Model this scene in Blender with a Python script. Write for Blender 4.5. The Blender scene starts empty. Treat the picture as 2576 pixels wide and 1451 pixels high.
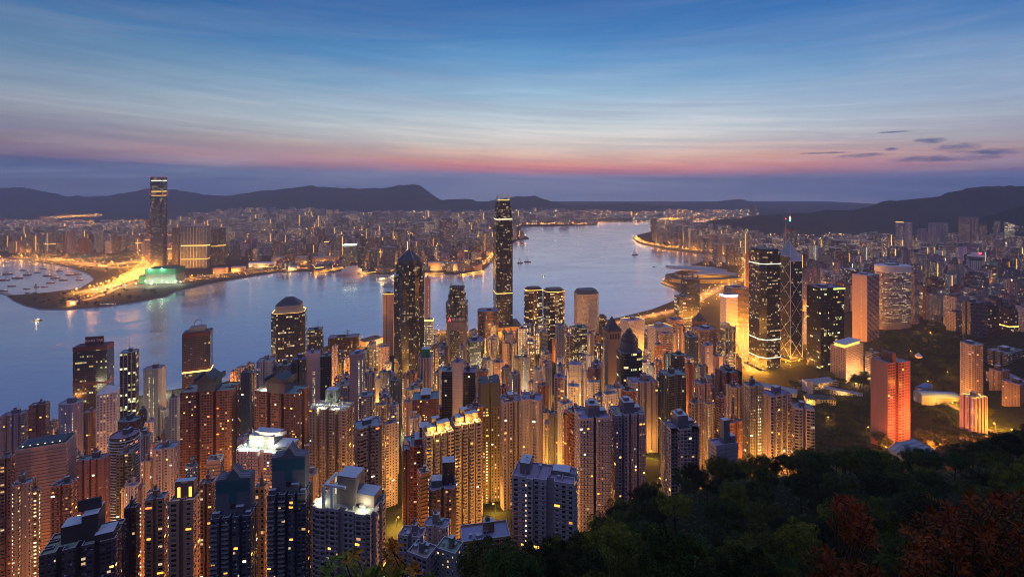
import bpy, math, random
import numpy as np
from mathutils import Vector, Matrix, noise

R = math.radians
SC = bpy.context.scene
COL = SC.collection
rnd = random.Random(7)

# ------------------------------------------------------------------ camera
CAM_H = 433.0                      # lookout height above the harbour, metres
F, CX, HY = 1230.0, 1288.0, 469.0  # focal length, centre and horizon in units of a 2576 wide frame
cam_d = bpy.data.cameras.new('camera')
cam = bpy.data.objects.new('camera', cam_d)
COL.objects.link(cam)
cam.location = (0, 0, CAM_H)
cam.rotation_euler = (R(90), 0, 0)
cam_d.sensor_width = 36
cam_d.lens = 36 * F / 2576
cam_d.shift_y = -(725.5 - HY) / 2576
cam_d.clip_start = 0.5
cam_d.clip_end = 60000
SC.camera = cam

SC.view_settings.view_transform = 'Standard'
SC.view_settings.look = 'None'
SC.view_settings.exposure = 0.75
SC.view_settings.gamma = 1
SC.render.engine = 'CYCLES'
cy = SC.cycles
cy.use_denoising = True
cy.max_bounces = 5
cy.diffuse_bounces = 2
cy.glossy_bounces = 2
cy.transmission_bounces = 1
cy.volume_bounces = 0
cy.transparent_max_bounces = 4
cy.filter_width = 1.0
cy.sample_clamp_indirect = 3.0
cy.sample_clamp_direct = 12.0
cy.caustics_reflective = False
cy.caustics_refractive = False


def lin(r, g, b):
    f = lambda c: (c / 255 / 12.92) if c / 255 <= 0.04045 else ((c / 255 + 0.055) / 1.055) ** 2.4
    return (f(r), f(g), f(b), 1.0)


# ------------------------------------------------------------------ node helpers
class NT:
    def __init__(s, tree):
        s.t = tree; s.n = tree.nodes; s.l = tree.links

    def node(s, typ, **kw):
        n = s.n.new(typ)
        for k, v in kw.items():
            setattr(n, k, v)
        return n

    def put(s, sock, v):
        if isinstance(v, bpy.types.NodeSocket):
            s.l.new(v, sock)
        elif v is not None:
            if sock.type == 'RGBA' and len(v) == 3:
                v = (*v, 1)
            sock.default_value = v

    def m(s, op, a, b=None, c=None, clamp=False):
        n = s.node('ShaderNodeMath', operation=op); n.use_clamp = clamp
        s.put(n.inputs[0], a)
        if b is not None: s.put(n.inputs[1], b)
        if c is not None: s.put(n.inputs[2], c)
        return n.outputs[0]

    def mix(s, f, a, b, typ='RGBA', blend='MIX'):
        n = s.node('ShaderNodeMix', data_type=typ)
        if typ == 'RGBA':
            n.blend_type = blend
            i, o = (0, 6, 7), 2
        else:
            i, o = (0, 2, 3), 0
        s.put(n.inputs[i[0]], f); s.put(n.inputs[i[1]], a); s.put(n.inputs[i[2]], b)
        return n.outputs[o]

    def sep(s, v):
        n = s.node('ShaderNodeSeparateXYZ'); s.put(n.inputs[0], v); return n.outputs

    def comb(s, x, y, z=0.0):
        n = s.node('ShaderNodeCombineXYZ')
        s.put(n.inputs[0], x); s.put(n.inputs[1], y); s.put(n.inputs[2], z)
        return n.outputs[0]

    def ramp(s, f, stops, interp='LINEAR'):
        n = s.node('ShaderNodeValToRGB'); cr = n.color_ramp; cr.interpolation = interp
        while len(cr.elements) > 1: cr.elements.remove(cr.elements[0])
        cr.elements[0].position = stops[0][0]
        cr.elements[0].color = stops[0][1]
        for p, c in stops[1:]:
            cr.elements.new(p).color = c
        s.put(n.inputs[0], f)
        return n.outputs[0]

    def noise(s, v, scale, detail=2.0, rough=0.5, dist=0.0):
        n = s.node('ShaderNodeTexNoise'); s.put(n.inputs['Vector'], v)
        n.inputs['Scale'].default_value = scale; n.inputs['Detail'].default_value = detail
        n.inputs['Roughness'].default_value = rough; n.inputs['Distortion'].default_value = dist
        return n.outputs['Fac']

    def white(s, v):
        n = s.node('ShaderNodeTexWhiteNoise'); n.noise_dimensions = '3D'; s.put(n.inputs[0], v)
        return n.outputs['Value'], n.outputs['Color']


# ------------------------------------------------------------------ sky at dusk (world) and the low glow
W = bpy.data.worlds.new('World'); SC.world = W; W.use_nodes = True
w = NT(W.node_tree); w.n.clear()
tc = w.node('ShaderNodeTexCoord').outputs['Generated']
dx, dy, dz = w.sep(tc)
hyp = w.m('SQRT', w.m('ADD', w.m('MULTIPLY', dx, dx), w.m('MULTIPLY', dy, dy)))
el = w.m('DIVIDE', dz, w.m('MAXIMUM', hyp, 0.02))               # tangent of elevation
az = w.m('ARCTAN2', dx, dy)                                      # radians, right positive
# cloud bank edge: higher to the left, drifting
azn = w.m('DIVIDE', w.m('ADD', az, 1.2), 2.4, clamp=True)
shift = w.ramp(azn, [(0.0, (0.030,) * 3 + (1,)), (0.17, (0.026,) * 3 + (1,)), (0.32, (0.016,) * 3 + (1,)), (0.45, (0.008,) * 3 + (1,)),
                     (0.62, (0.0,) * 3 + (1,)), (0.80, (0.004,) * 3 + (1,)), (1.0, (0.010,) * 3 + (1,))])
sv = w.comb(w.m('MULTIPLY', az, 1.0), w.m('MULTIPLY', el, 9.0), 0.0)
n1 = w.noise(sv, 2.3, 5, 0.55, 0.4)
sv2 = w.comb(w.m('MULTIPLY', az, 6.0), w.m('MULTIPLY', el, 30.0), 3.0)
n2 = w.noise(sv2, 1.6, 4, 0.6, 0.2)
e2 = w.m('SUBTRACT', el, shift)
wob = w.m('MULTIPLY', w.m('SUBTRACT', n1, 0.5), w.m('ADD', 0.010, w.m('MULTIPLY', w.m('MAXIMUM', el, 0.0), 0.20)))
e3 = w.m('ADD', w.m('ADD', e2, wob), w.m('MULTIPLY', w.m('SUBTRACT', n2, 0.5), 0.006))
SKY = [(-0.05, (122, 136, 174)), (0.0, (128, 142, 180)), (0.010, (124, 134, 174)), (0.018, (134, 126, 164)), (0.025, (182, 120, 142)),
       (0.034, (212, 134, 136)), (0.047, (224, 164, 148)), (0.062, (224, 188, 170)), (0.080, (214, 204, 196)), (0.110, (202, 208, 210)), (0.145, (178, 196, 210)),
       (0.190, (140, 176, 204)), (0.245, (98, 150, 196)), (0.305, (68, 124, 182)), (0.40, (50, 100, 164)), (0.50, (76, 112, 172)), (0.70, (134, 152, 200)), (1.5, (164, 176, 220))]  # top stops, above the view, are raised to light the city
pos = lambda t: (t + 0.05) / 1.55
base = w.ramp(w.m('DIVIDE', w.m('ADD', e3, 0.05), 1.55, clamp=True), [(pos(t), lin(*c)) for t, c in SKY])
# sides and back of the sky are dimmer and more violet
fall = w.ramp(azn, [(0.0, (0.34, 0.42, 0.56, 1)), (0.17, (0.40, 0.50, 0.62, 1)), (0.34, (0.68, 0.76, 0.83, 1)), (0.50, (1, 1, 1, 1)),
                    (0.62, (0.98, 0.98, 1.0, 1)), (0.76, (0.72, 0.78, 0.90, 1)), (0.88, (0.50, 0.60, 0.78, 1)), (1.0, (0.40, 0.48, 0.66, 1))])
edge = w.ramp(azn, [(0.0, (.62,) * 3 + (1,)), (0.2, (.55,) * 3 + (1,)), (0.42, (.0,) * 3 + (1,)), (0.66, (.0,) * 3 + (1,)), (0.85, (.35,) * 3 + (1,)), (1.0, (.5,) * 3 + (1,))])
band = w.ramp(w.m('DIVIDE', w.m('ADD', e3, 0.05), 0.2, clamp=True), [(0.33, (0, 0, 0, 1)), (0.40, (1, 1, 1, 1)), (0.62, (1, 1, 1, 1)), (0.85, (0, 0, 0, 1))])
patch = w.noise(w.comb(w.m('MULTIPLY', az, 3.0), w.m('MULTIPLY', el, 40.0), 17.0), 1.0, 4, .6, .6)
dull = w.m('MULTIPLY', band, w.m('ADD', w.m('MULTIPLY', edge, 1.0), w.m('MULTIPLY', w.m('SUBTRACT', patch, .5), 0.9)), clamp=True)
base = w.mix(dull, base, lin(178, 172, 188))
sky = w.mix(1.0, base, fall, blend='MULTIPLY')
# thin streaks of high cloud
st = w.noise(w.comb(w.m('MULTIPLY', az, 1.5), w.m('MULTIPLY', w.m('SUBTRACT', el, w.m('MULTIPLY', az, 0.03)), 16.0), 5.0), 1.7, 6, 0.62, 0.5)
stm = w.ramp(st, [(0.42, (0, 0, 0, 1)), (0.72, (1, 1, 1, 1))])
sky = w.mix(w.m('MULTIPLY', stm, w.m('MULTIPLY', w.m('SUBTRACT', 1.0, w.m('MULTIPLY', el, 2.2), clamp=True), 0.24)), sky, lin(196, 196, 204))
wv = w.comb(w.m('ADD', w.m('MULTIPLY', az, 2.2), w.m('MULTIPLY', el, 2.0)), w.m('MULTIPLY', w.m('ADD', el, w.m('MULTIPLY', az, 0.05)), 46.0), 9.0)
ws = w.ramp(w.noise(wv, 1.1, 7, 0.66, 0.9), [(0.44, (0, 0, 0, 1)), (0.74, (1, 1, 1, 1))])
calm = w.m('SUBTRACT', 1.0, w.m('MULTIPLY', el, 2.6), clamp=True)
sky = w.mix(w.m('MULTIPLY', ws, w.m('MULTIPLY', calm, 0.48)), sky, w.mix(1.0, sky, (1.75, 1.55, 1.45, 1), blend='MULTIPLY'))
wd = w.ramp(w.noise(wv, 0.7, 6, 0.6, 1.2), [(0.30, (1, 1, 1, 1)), (0.5, (0, 0, 0, 1))])
sky = w.mix(w.m('MULTIPLY', wd, w.m('MULTIPLY', calm, 0.34)), sky, lin(122, 120, 156))
# small dark clouds low on the right: (azimuth, elevation, half width, half height)
puff = None
pn = w.noise(w.comb(w.m('MULTIPLY', az, 60.0), w.m('MULTIPLY', el, 170.0), 0.0), 0.55, 5, 0.65, 0.3)
for a0, e0, wa, he in [(0.627, 0.0515, 0.042, 0.0040), (0.706, 0.0715, 0.022, 0.0055), (0.74, 0.0585, 0.028, 0.0085), (0.66, 0.060, 0.010, 0.0030),
                       (0.72, 0.043, 0.085, 0.0060), (0.57, 0.0575, 0.05, 0.0022), (0.66, 0.0875, 0.025, 0.002), (0.79, 0.050, 0.05, 0.006)]:
    qa = w.m('DIVIDE', w.m('SUBTRACT', az, a0), wa); qe = w.m('DIVIDE', w.m('SUBTRACT', el, e0), he)
    d = w.m('SUBTRACT', 1.0, w.m('ADD', w.m('MULTIPLY', qa, qa), w.m('MULTIPLY', qe, qe)))
    puff = d if puff is None else w.m('MAXIMUM', puff, d)
puff = w.m('ADD', w.m('MULTIPLY', puff, 0.8), w.m('MULTIPLY', w.m('SUBTRACT', pn, 0.5), 2.6))
puff = w.m('SMOOTH_MIN', w.m('MAXIMUM', puff, 0.0), 1.0, 0.2)
sky = w.mix(w.m('MULTIPLY', puff, 0.78, clamp=True), sky, lin(58, 82, 128))
# unseen sky behind the lookout: violet blue, raised to light the tower fronts
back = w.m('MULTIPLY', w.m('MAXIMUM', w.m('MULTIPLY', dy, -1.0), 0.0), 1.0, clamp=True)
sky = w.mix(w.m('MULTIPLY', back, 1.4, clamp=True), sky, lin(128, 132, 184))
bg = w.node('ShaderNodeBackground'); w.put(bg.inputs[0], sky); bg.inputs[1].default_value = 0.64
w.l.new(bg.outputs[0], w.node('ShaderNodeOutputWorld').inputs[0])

sun_d = bpy.data.lights.new('sun', 'SUN'); sun = bpy.data.objects.new('sun', sun_d); COL.objects.link(sun)
sun_d.energy = 0.03; sun_d.angle = R(40); sun_d.color = (1.0, 0.62, 0.55)      # below the cloud bank: only a breath of warm light
sun.rotation_euler = Vector((-0.10, -1.0, -0.10)).to_track_quat('-Z', 'Y').to_euler()

# ------------------------------------------------------------------ places
def at(px, py, Y):
    return Vector(((px - CX) / F * Y, Y, CAM_H - (py - HY) / F * Y))

def sea(px, py):
    Y = F * CAM_H / (py - HY)
    return ((px - CX) / F * Y, Y)

def to_px(x, y, z):
    return CX + F * x / y, HY + F * (CAM_H - z) / y

# ------------------------------------------------------------------ tags and mesh building
def tag(o, label=None, cat=None, group=None, kind=None):
    if label: o['label'] = label
    if cat: o['category'] = cat
    if group: o['group'] = group
    if kind: o['kind'] = kind
    return o

def empty(name, loc, rz=0.0):
    o = bpy.data.objects.new(name, None); COL.objects.link(o)
    o.empty_display_size = 1; o.location = loc; o.rotation_euler = (0, 0, rz)
    return o

class MB:
    def __init__(s):
        s.v, s.f, s.uv, s.mi = [], [], [], []

    def face(s, pts, uv=None, mi=0):
        i = len(s.v); s.v.extend(pts); s.f.append(tuple(range(i, i + len(pts))))
        s.uv.extend(uv if uv else [(0.0, 0.0)] * len(pts)); s.mi.append(mi)

    def box(s, cx, cy_, z0, sx, sy, sz, mi=0, rz=0.0, bottom=False):
        c, n = math.cos(rz), math.sin(rz)
        P = [(cx + a * sx / 2 * c - b * sy / 2 * n, cy_ + a * sx / 2 * n + b * sy / 2 * c) for a, b in ((-1, -1), (1, -1), (1, 1), (-1, 1))]
        s.prism(P, z0, z0 + sz, mi, top=mi, bottom=mi if bottom else None)

    def prism(s, P, z0, z1, mi=0, top=None, bottom=None):
        i = len(s.v); n = len(P)
        s.v.extend([(x, y, z0) for x, y in P] + [(x, y, z1) for x, y in P])
        for k in range(n):
            j = (k + 1) % n
            s.f.append((i + k, i + j, i + n + j, i + n + k)); s.uv.extend([(0, 0)] * 4); s.mi.append(mi)
        if top is not None:
            s.f.append(tuple(range(i + n, i + 2 * n))); s.uv.extend([(0, 0)] * n); s.mi.append(top)
        if bottom is not None:
            s.f.append(tuple(range(i + n - 1, i - 1, -1))); s.uv.extend([(0, 0)] * n); s.mi.append(bottom)

    def tube(s, pts, r0, r1=None, n=6, mi=0, cap=True):
        r1 = r0 if r1 is None else r1
        pts = [Vector(p) for p in pts]; i = len(s.v); m = len(pts)
        for k, p in enumerate(pts):
            d = (pts[min(k + 1, m - 1)] - pts[max(k - 1, 0)]).normalized()
            a = d.orthogonal().normalized(); b = d.cross(a)
            r = r0 + (r1 - r0) * k / max(m - 1, 1)
            for q in range(n):
                t = 2 * math.pi * q / n
                s.v.append(tuple(p + (a * math.cos(t) + b * math.sin(t)) * r))
        for k in range(m - 1):
            for q in range(n):
                w_ = (q + 1) % n
                s.f.append((i + k * n + q, i + k * n + w_, i + (k + 1) * n + w_, i + (k + 1) * n + q)); s.uv.extend([(0, 0)] * 4); s.mi.append(mi)
        if cap:
            s.f.append(tuple(range(i + n - 1, i - 1, -1))); s.uv.extend([(0, 0)] * n); s.mi.append(mi)
            s.f.append(tuple(range(i + (m - 1) * n, i + m * n))); s.uv.extend([(0, 0)] * n); s.mi.append(mi)

    def cone(s, P, z0, apex, mi=0):
        n = len(P); i = len(s.v)
        s.v.extend([(x, y, z0) for x, y in P]); s.v.append(tuple(apex))
        for k in range(n):
            s.f.append((i + k, i + (k + 1) % n, i + n)); s.uv.extend([(0, 0)] * 3); s.mi.append(mi)
        s.f.append(tuple(range(i + n - 1, i - 1, -1))); s.uv.extend([(0, 0)] * n); s.mi.append(mi)

    def dome(s, cx, cy_, cz, r, h, n=12, m=4, mi=0):
        prev = None
        for k in range(m + 1):
            t = k / m * math.pi / 2
            ring = [(cx + r * math.cos(t) * math.cos(2 * math.pi * q / n), cy_ + r * math.cos(t) * math.sin(2 * math.pi * q / n), cz + h * math.sin(t)) for q in range(n)]
            if prev:
                for q in range(n):
                    w_ = (q + 1) % n
                    s.face([prev[q], prev[w_], ring[w_], ring[q]], mi=mi)
            prev = ring

    def mesh(s, name, mats, smooth=False):
        me = bpy.data.meshes.new(name)
        me.from_pydata([tuple(v) for v in s.v], [], s.f)
        ul = me.uv_layers.new(name='UVMap')
        ul.data.foreach_set('uv', np.array(s.uv, dtype=np.float32).ravel())
        for mt in mats if isinstance(mats, (list, tuple)) else [mats]:
            me.materials.append(mt)
        if max(s.mi, default=0): me.polygons.foreach_set('material_index', s.mi)
        if smooth: me.polygons.foreach_set('use_smooth', [True] * len(s.f))
        me.update()
        return me

    def build(s, name, mats, parent=None, loc=None, color=None, smooth=False):
        o = bpy.data.objects.new(name, s.mesh(name, mats, smooth)); COL.objects.link(o)
        if parent is not None: o.parent = parent
        if loc is not None: o.location = loc
        if color is not None: o.color = color
        return o

def link(name, me, parent=None, loc=(0, 0, 0), rz=0.0, scale=None, color=None):
    o = bpy.data.objects.new(name, me); COL.objects.link(o)
    if parent is not None: o.parent = parent
    o.location = loc; o.rotation_euler = (0, 0, rz)
    if scale: o.scale = scale
    if color: o.color = color
    return o

# ------------------------------------------------------------------ materials
MATS = {}
def new_mat(name):
    m = bpy.data.materials.new(name); m.use_nodes = True
    t = NT(m.node_tree); t.n.clear()
    out = t.node('ShaderNodeOutputMaterial')
    MATS[name] = m
    return m, t, out

def principled(t, out, **kw):
    b = t.node('ShaderNodeBsdfPrincipled')
    for k, v in kw.items():
        t.put(b.inputs[k.replace('_', ' ')], v)
    t.l.new(b.outputs[0], out.inputs[0])
    return b

def plain(name, col, rough=0.8, metallic=0.0, tint=False, var=0.25, scale=0.15):
    m, t, out = new_mat(name)
    co = t.node('ShaderNodeTexCoord').outputs['Object']
    n = t.noise(co, scale, 4, 0.6)
    c = t.mix(t.m('MULTIPLY', n, var * 2), (*col, 1), tuple(x * 0.45 for x in col) + (1,))
    if tint:
        oi = t.node('ShaderNodeObjectInfo').outputs['Color']
        c = t.mix(1.0, c, oi, blend='MULTIPLY')
    principled(t, out, Base_Color=c, Roughness=rough, Metallic=metallic)
    return m

def glow(name, col, strength, vary=0.0):
    m, t, out = new_mat(name)
    e = t.node('ShaderNodeEmission'); e.inputs[0].default_value = (*col, 1)
    if vary:
        r = t.node('ShaderNodeObjectInfo').outputs['Random']
        t.put(e.inputs[1], t.m('MULTIPLY', strength, t.m('ADD', 1 - vary, t.m('MULTIPLY', r, 2 * vary))))
    else:
        e.inputs[1].default_value = strength
    t.l.new(e.outputs[0], out.inputs[0])
    m.cycles.emission_sampling = 'NONE'
    return m

# a wall with windows: UV counts cells, u along the wall in bays, v up in storeys
def pattern_group():
    g = bpy.data.node_groups.new('facade_pattern', 'ShaderNodeTree')
    def sock(n, typ='NodeSocketFloat', d=0.0, io='INPUT'):
        s = g.interface.new_socket(n, in_out=io, socket_type=typ)
        if io == 'INPUT': s.default_value = d
    for n, d in (('u0', .2), ('u1', .8), ('v0', .25), ('v1', .8), ('lit', .08), ('floors lit', 1.0), ('run', 5.0), ('power', 3.0), ('line', .06), ('rough', .75), ('blind', .25), ('dirt', .35), ('glass rough', .12), ('small', 0.0)):
        sock(n, d=d)
    for n, d in (('wall', (.4, .4, .4, 1)), ('glass', (.02, .025, .035, 1)), ('warm', (1, .55, .16, 1)), ('cool', (1, .83, .45, 1))):
        sock(n, 'NodeSocketColor', d)
    for n, ty in (('base', 'NodeSocketColor'), ('roughness', 'NodeSocketFloat'), ('emission', 'NodeSocketColor'), ('strength', 'NodeSocketFloat')):
        sock(n, ty, io='OUTPUT')
    t = NT(g); I = t.node('NodeGroupInput').outputs; O = t.node('NodeGroupOutput').inputs
    uv = t.node('ShaderNodeUVMap').outputs[0]
    u, v, _ = t.sep(uv)
    fu, fv = t.m('FLOOR', u), t.m('FLOOR', v)
    ru, rv = t.m('FRACT', u), t.m('FRACT', v)
    colv, cc = t.white(t.comb(fu, 0.0, 11.3)); k1, k2, k3 = t.sep(cc)
    sm = t.m('LESS_THAN', colv, I['small'])
    dw = t.m('MULTIPLY', sm, t.m('MULTIPLY', t.m('SUBTRACT', I['u1'], I['u0']), t.m('ADD', .14, t.m('MULTIPLY', k1, .22))))
    dh = t.m('MULTIPLY', sm, t.m('MULTIPLY', k2, .2))
    inw = t.m('MULTIPLY', t.m('MULTIPLY', t.m('GREATER_THAN', ru, t.m('ADD', I['u0'], dw)), t.m('LESS_THAN', ru, t.m('SUBTRACT', I['u1'], dw))),
              t.m('MULTIPLY', t.m('GREATER_THAN', rv, t.m('ADD', I['v0'], dh)), t.m('LESS_THAN', rv, I['v1'])))
    r1, c1 = t.white(t.comb(fu, fv, 1.7))
    q1, q2, q3 = t.sep(c1)
    rr, _c = t.white(t.comb(t.m('FLOOR', t.m('DIVIDE', fu, I['run'])), fv, 7.3))
    oi = t.node('ShaderNodeObjectInfo').outputs
    lit = t.m('MULTIPLY', t.m('LESS_THAN', r1, t.m('MULTIPLY', I['lit'], oi['Alpha'])), t.m('LESS_THAN', rr, I['floors lit']))
    # curtains and part-lit panes
    part = t.m('LESS_THAN', t.m('ABSOLUTE', t.m('SUBTRACT', ru, .5)), t.m('ADD', .12, t.m('MULTIPLY', q3, .5)))
    lit = t.m('MULTIPLY', t.m('MULTIPLY', lit, inw), part)
    co = t.node('ShaderNodeTexCoord').outputs['Object']
    ox, oy, oz = t.sep(co)
    dirt = t.noise(t.comb(t.m('MULTIPLY', ox, .5), t.m('MULTIPLY', oy, .5), t.m('MULTIPLY', oz, .07)), .5, 4, .65)
    wall = t.mix(1.0, I['wall'], oi['Color'], blend='MULTIPLY')
    wall = t.mix(t.m('MULTIPLY', dirt, I['dirt']), wall, t.mix(1.0, wall, (.35, .33, .32, 1), blend='MULTIPLY'))
    wall = t.mix(t.m('MULTIPLY', t.m('LESS_THAN', rv, I['line']), .55), wall, (.02, .02, .022, 1))
    gl = t.mix(t.m('MULTIPLY', t.m('LESS_THAN', q1, I['blind']), .7), I['glass'], (.20, .19, .18, 1))
    t.put(O['base'], t.mix(inw, wall, gl))
    t.put(O['roughness'], t.mix(inw, I['rough'], I['glass rough'], typ='FLOAT'))
    t.put(O['emission'], t.mix(q2, I['warm'], I['cool']))
    t.put(O['strength'], t.m('MULTIPLY', lit, t.m('MULTIPLY', I['power'], t.m('ADD', .15, t.m('MULTIPLY', q1, q1)))))
    return g
PATTERN = pattern_group()

def facade(name, **kw):
    m, t, out = new_mat(name)
    g = t.node('ShaderNodeGroup'); g.node_tree = PATTERN
    for k, v in kw.items():
        t.put(g.inputs[k.replace('_', ' ')], v)
    o = g.outputs
    principled(t, out, Base_Color=o['base'], Roughness=o['roughness'], Specular_IOR_Level=.3, Emission_Color=o['emission'], Emission_Strength=o['strength'])
    m.cycles.emission_sampling = 'NONE'
    return m

WARM, AMBER, PALE = (1, .42, .08, 1), (1, .55, .14, 1), (1, .86, .55, 1)
GREENISH = (.85, 1, .5, 1)
facade('wall_apartment', small=.45, u0=.24, u1=.76, v0=.28, v1=.78, lit=.075, power=3.0, wall=(1, 1, 1, 1), warm=WARM, cool=PALE)
facade('wall_apartment_wide', small=.45, u0=.10, u1=.90, v0=.36, v1=.86, lit=.065, power=2.8, wall=(1, 1, 1, 1), warm=WARM, cool=PALE, line=.10)
facade('wall_apartment_small', small=.45, u0=.34, u1=.66, v0=.34, v1=.72, lit=.09, power=3.4, wall=(1, 1, 1, 1), warm=AMBER, cool=PALE)
facade('wall_balcony', small=.45, u0=.06, u1=.94, v0=.40, v1=.94, lit=.05, power=2.8, wall=(1, 1, 1, 1), glass=(.012, .012, .016, 1), warm=WARM, cool=PALE, line=.0)
facade('wall_grid', u0=.26, u1=.74, v0=.26, v1=.76, lit=.10, power=2.6, wall=(1, 1, 1, 1), warm=AMBER, cool=PALE, dirt=.2)
facade('wall_bands', u0=.0, u1=1.0, v0=.42, v1=.86, lit=.20, floors_lit=.45, run=7.0, power=2.2, wall=(1, 1, 1, 1), warm=AMBER, cool=PALE)
facade('wall_glass', u0=.05, u1=.95, v0=.16, v1=.92, lit=.52, floors_lit=.26, run=4.0, power=1.3, rough=.3, wall=(1, 1, 1, 1), glass=(.016, .02, .03, 1), warm=AMBER, cool=PALE, line=.0, blind=.04, glass_rough=.22)
facade('wall_glass_dim', u0=.04, u1=.96, v0=.14, v1=.94, lit=.5, floors_lit=.10, run=3.0, power=1.5, rough=.3, wall=(1, 1, 1, 1), glass=(.014, .018, .028, 1), warm=AMBER, cool=GREENISH, line=.0, blind=.03, glass_rough=.2)
facade('wall_glass_bright', u0=.05, u1=.95, v0=.25, v1=.85, lit=.7, floors_lit=.45, run=8.0, power=1.3, rough=.4, wall=(1, 1, 1, 1), warm=AMBER, cool=(1, .9, .5, 1), line=.0, glass_rough=.25)
facade('wall_office_lit', u0=.16, u1=.84, v0=.24, v1=.80, lit=.55, floors_lit=.55, run=3.0, power=2.2, wall=(1, 1, 1, 1), warm=AMBER, cool=PALE)
facade('wall_stair', u0=.30, u1=.70, v0=.34, v1=.70, lit=.86, power=3.0, wall=(1, 1, 1, 1), warm=(1, .70, .26, 1), cool=(1, .88, .55, 1))
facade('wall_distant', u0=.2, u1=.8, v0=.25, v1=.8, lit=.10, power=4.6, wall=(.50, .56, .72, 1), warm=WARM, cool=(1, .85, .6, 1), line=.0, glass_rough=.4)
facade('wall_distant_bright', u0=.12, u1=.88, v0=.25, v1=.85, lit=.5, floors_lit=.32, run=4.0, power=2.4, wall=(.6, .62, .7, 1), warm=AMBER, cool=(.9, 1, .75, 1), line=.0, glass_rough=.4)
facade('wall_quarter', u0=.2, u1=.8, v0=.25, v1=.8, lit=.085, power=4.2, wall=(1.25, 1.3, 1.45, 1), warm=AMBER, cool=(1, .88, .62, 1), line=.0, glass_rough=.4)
facade('wall_blank', u0=2, u1=3, v0=2, v1=3, wall=(1, 1, 1, 1), dirt=.5, line=.05)
facade('wall_porthole', u0=.27, u1=.73, v0=.27, v1=.73, lit=.30, floors_lit=.55, run=2.0, power=2.4, wall=(1, 1, 1, 1), warm=AMBER, cool=PALE, dirt=.15, line=.0)
plain('roof_concrete', (.42, .44, .47), .85, tint=True, var=.35, scale=.25)
plain('coping', (.62, .64, .70), .8, var=.2)
plain('pale_paving', (.22, .21, .19), .85, var=.3, scale=.02)
plain('concrete', (.36, .35, .35), .85, tint=True, var=.3)
plain('dark_metal', (.06, .06, .07), .5, metallic=.6)
plain('steel', (.42, .44, .48), .4, metallic=.7)
plain('white_paint', (.72, .72, .74), .6)
plain('red_paint', (.35, .012, .02), .55)
plain('crimson_band', (.085, .006, .010), .5)
plain('asphalt', (.055, .052, .052), .85, var=.3, scale=.05)
plain('lane_paint', (.7, .7, .68), .7)
plain('stone', (.35, .31, .27), .85)
plain('netting', (.012, .15, .085), .9, var=.3)
plain('timber', (.20, .12, .07), .85)
plain('hull_dark', (.035, .04, .05), .6)
plain('hull_white', (.65, .65, .66), .5)
plain('blue_roof', (.12, .25, .5), .6)
plain('slate', (.05, .065, .085), .55)
plain('pale_glass', (.42, .50, .56), .25, metallic=.3)
plain('vault_metal', (.30, .34, .40), .4, metallic=.5)
glow('lamp_amber', (1, .34, .03), 42, .4)
glow('lamp_white', (.95, 1.0, .80), 40, .4)
glow('glow_amber', (1, .38, .04), 1.9, .4)
glow('glow_gold', (1, .56, .10), 1.9, .4)
glow('glow_pale', (1, .86, .52), 1.9, .4)
glow('glow_white', (.9, 1, .85), 3.2, .3)
glow('glow_red', (1, .03, .05), 8)
glow('glow_green', (.08, 1, .18), 5)
glow('glow_pink', (1, .05, .32), 2.0)
glow('glow_violet', (.50, .42, 1), 5)
glow('glow_orange_red', (1, .20, .04), 1.6)
M = MATS
# ------------------------------------------------------------------ relief of the island
CTRL = [(0, 0, 430), (0, 6, 424.5), (-2, 9, 422), (6, 9, 422), (9, 14, 417), (-9, 14, 412), (0, 20, 413), (-30, 20, 408), (25, 20, 411), (0, 60, 378), (40, 60, 378), (80, 60, 386), (-60, 60, 355),
        (0, 100, 345), (52, 100, 346), (100, 100, 352), (-80, 100, 305), (0, 150, 302), (-30, 180, 270), (0, 200, 262), (30, 170, 292), (80, 160, 305), (150, 170, 312), (200, 170, 318),
        (60, 235, 268), (90, 262, 266), (130, 280, 262), (174, 300, 253), (247, 300, 251), (262, 250, 291), (330, 290, 285), (420, 330, 270), (520, 380, 250),
        (0, 240, 222), (0, 300, 168), (0, 400, 138), (0, 500, 106), (0, 600, 80), (0, 800, 38), (0, 1000, 13), (0, 1200, 3), (0, 1400, 2),
        (-60, 300, 160), (-110, 330, 135), (-150, 250, 180), (-290, 300, 100), (-390, 400, 58), (-480, 500, 27), (-580, 600, 9), (-680, 700, 2), (-800, 800, 0), (-200, 200, 190), (-100, 130, 290),
        (-150, 400, 108), (-200, 600, 50), (-250, 800, 15), (-300, 1000, 2), (-400, 150, 150), (-500, 300, 70), (-700, 500, 8),
        (80, 330, 180), (100, 400, 150), (150, 400, 158), (190, 400, 172), (83, 480, 128), (200, 600, 92), (260, 480, 128), (320, 520, 120), (400, 450, 160), (480, 480, 150), (540, 550, 122), (430, 600, 98),
        (503, 650, 92), (475, 720, 72), (614, 650, 98), (723, 800, 86), (527, 850, 56), (564, 550, 135), (640, 560, 150), (760, 640, 150), (900, 800, 140), (700, 480, 210), (620, 400, 270),
        (572, 1150, 2), (400, 1000, 15), (350, 800, 48), (640, 1200, 3), (700, 1000, 40), (800, 1100, 42), (1080, 1250, 44), (1436, 1400, 56), (950, 1350, 8), (1000, 1600, 3), (1200, 1100, 110), (1500, 1200, 130),
        (600, 1500, 2), (300, 1300, 2), (1600, 1700, 30), (1300, 1900, 3), (1800, 1500, 120)]
_P = np.array([(a, b) for a, b, _ in CTRL], float) / 100.0
_z = np.array([c for *_, c in CTRL], float)
def _tps(d): return np.where(d > 1e-9, d * d * np.log(np.maximum(d, 1e-9)), 0.0)
_n = len(_P)
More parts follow.
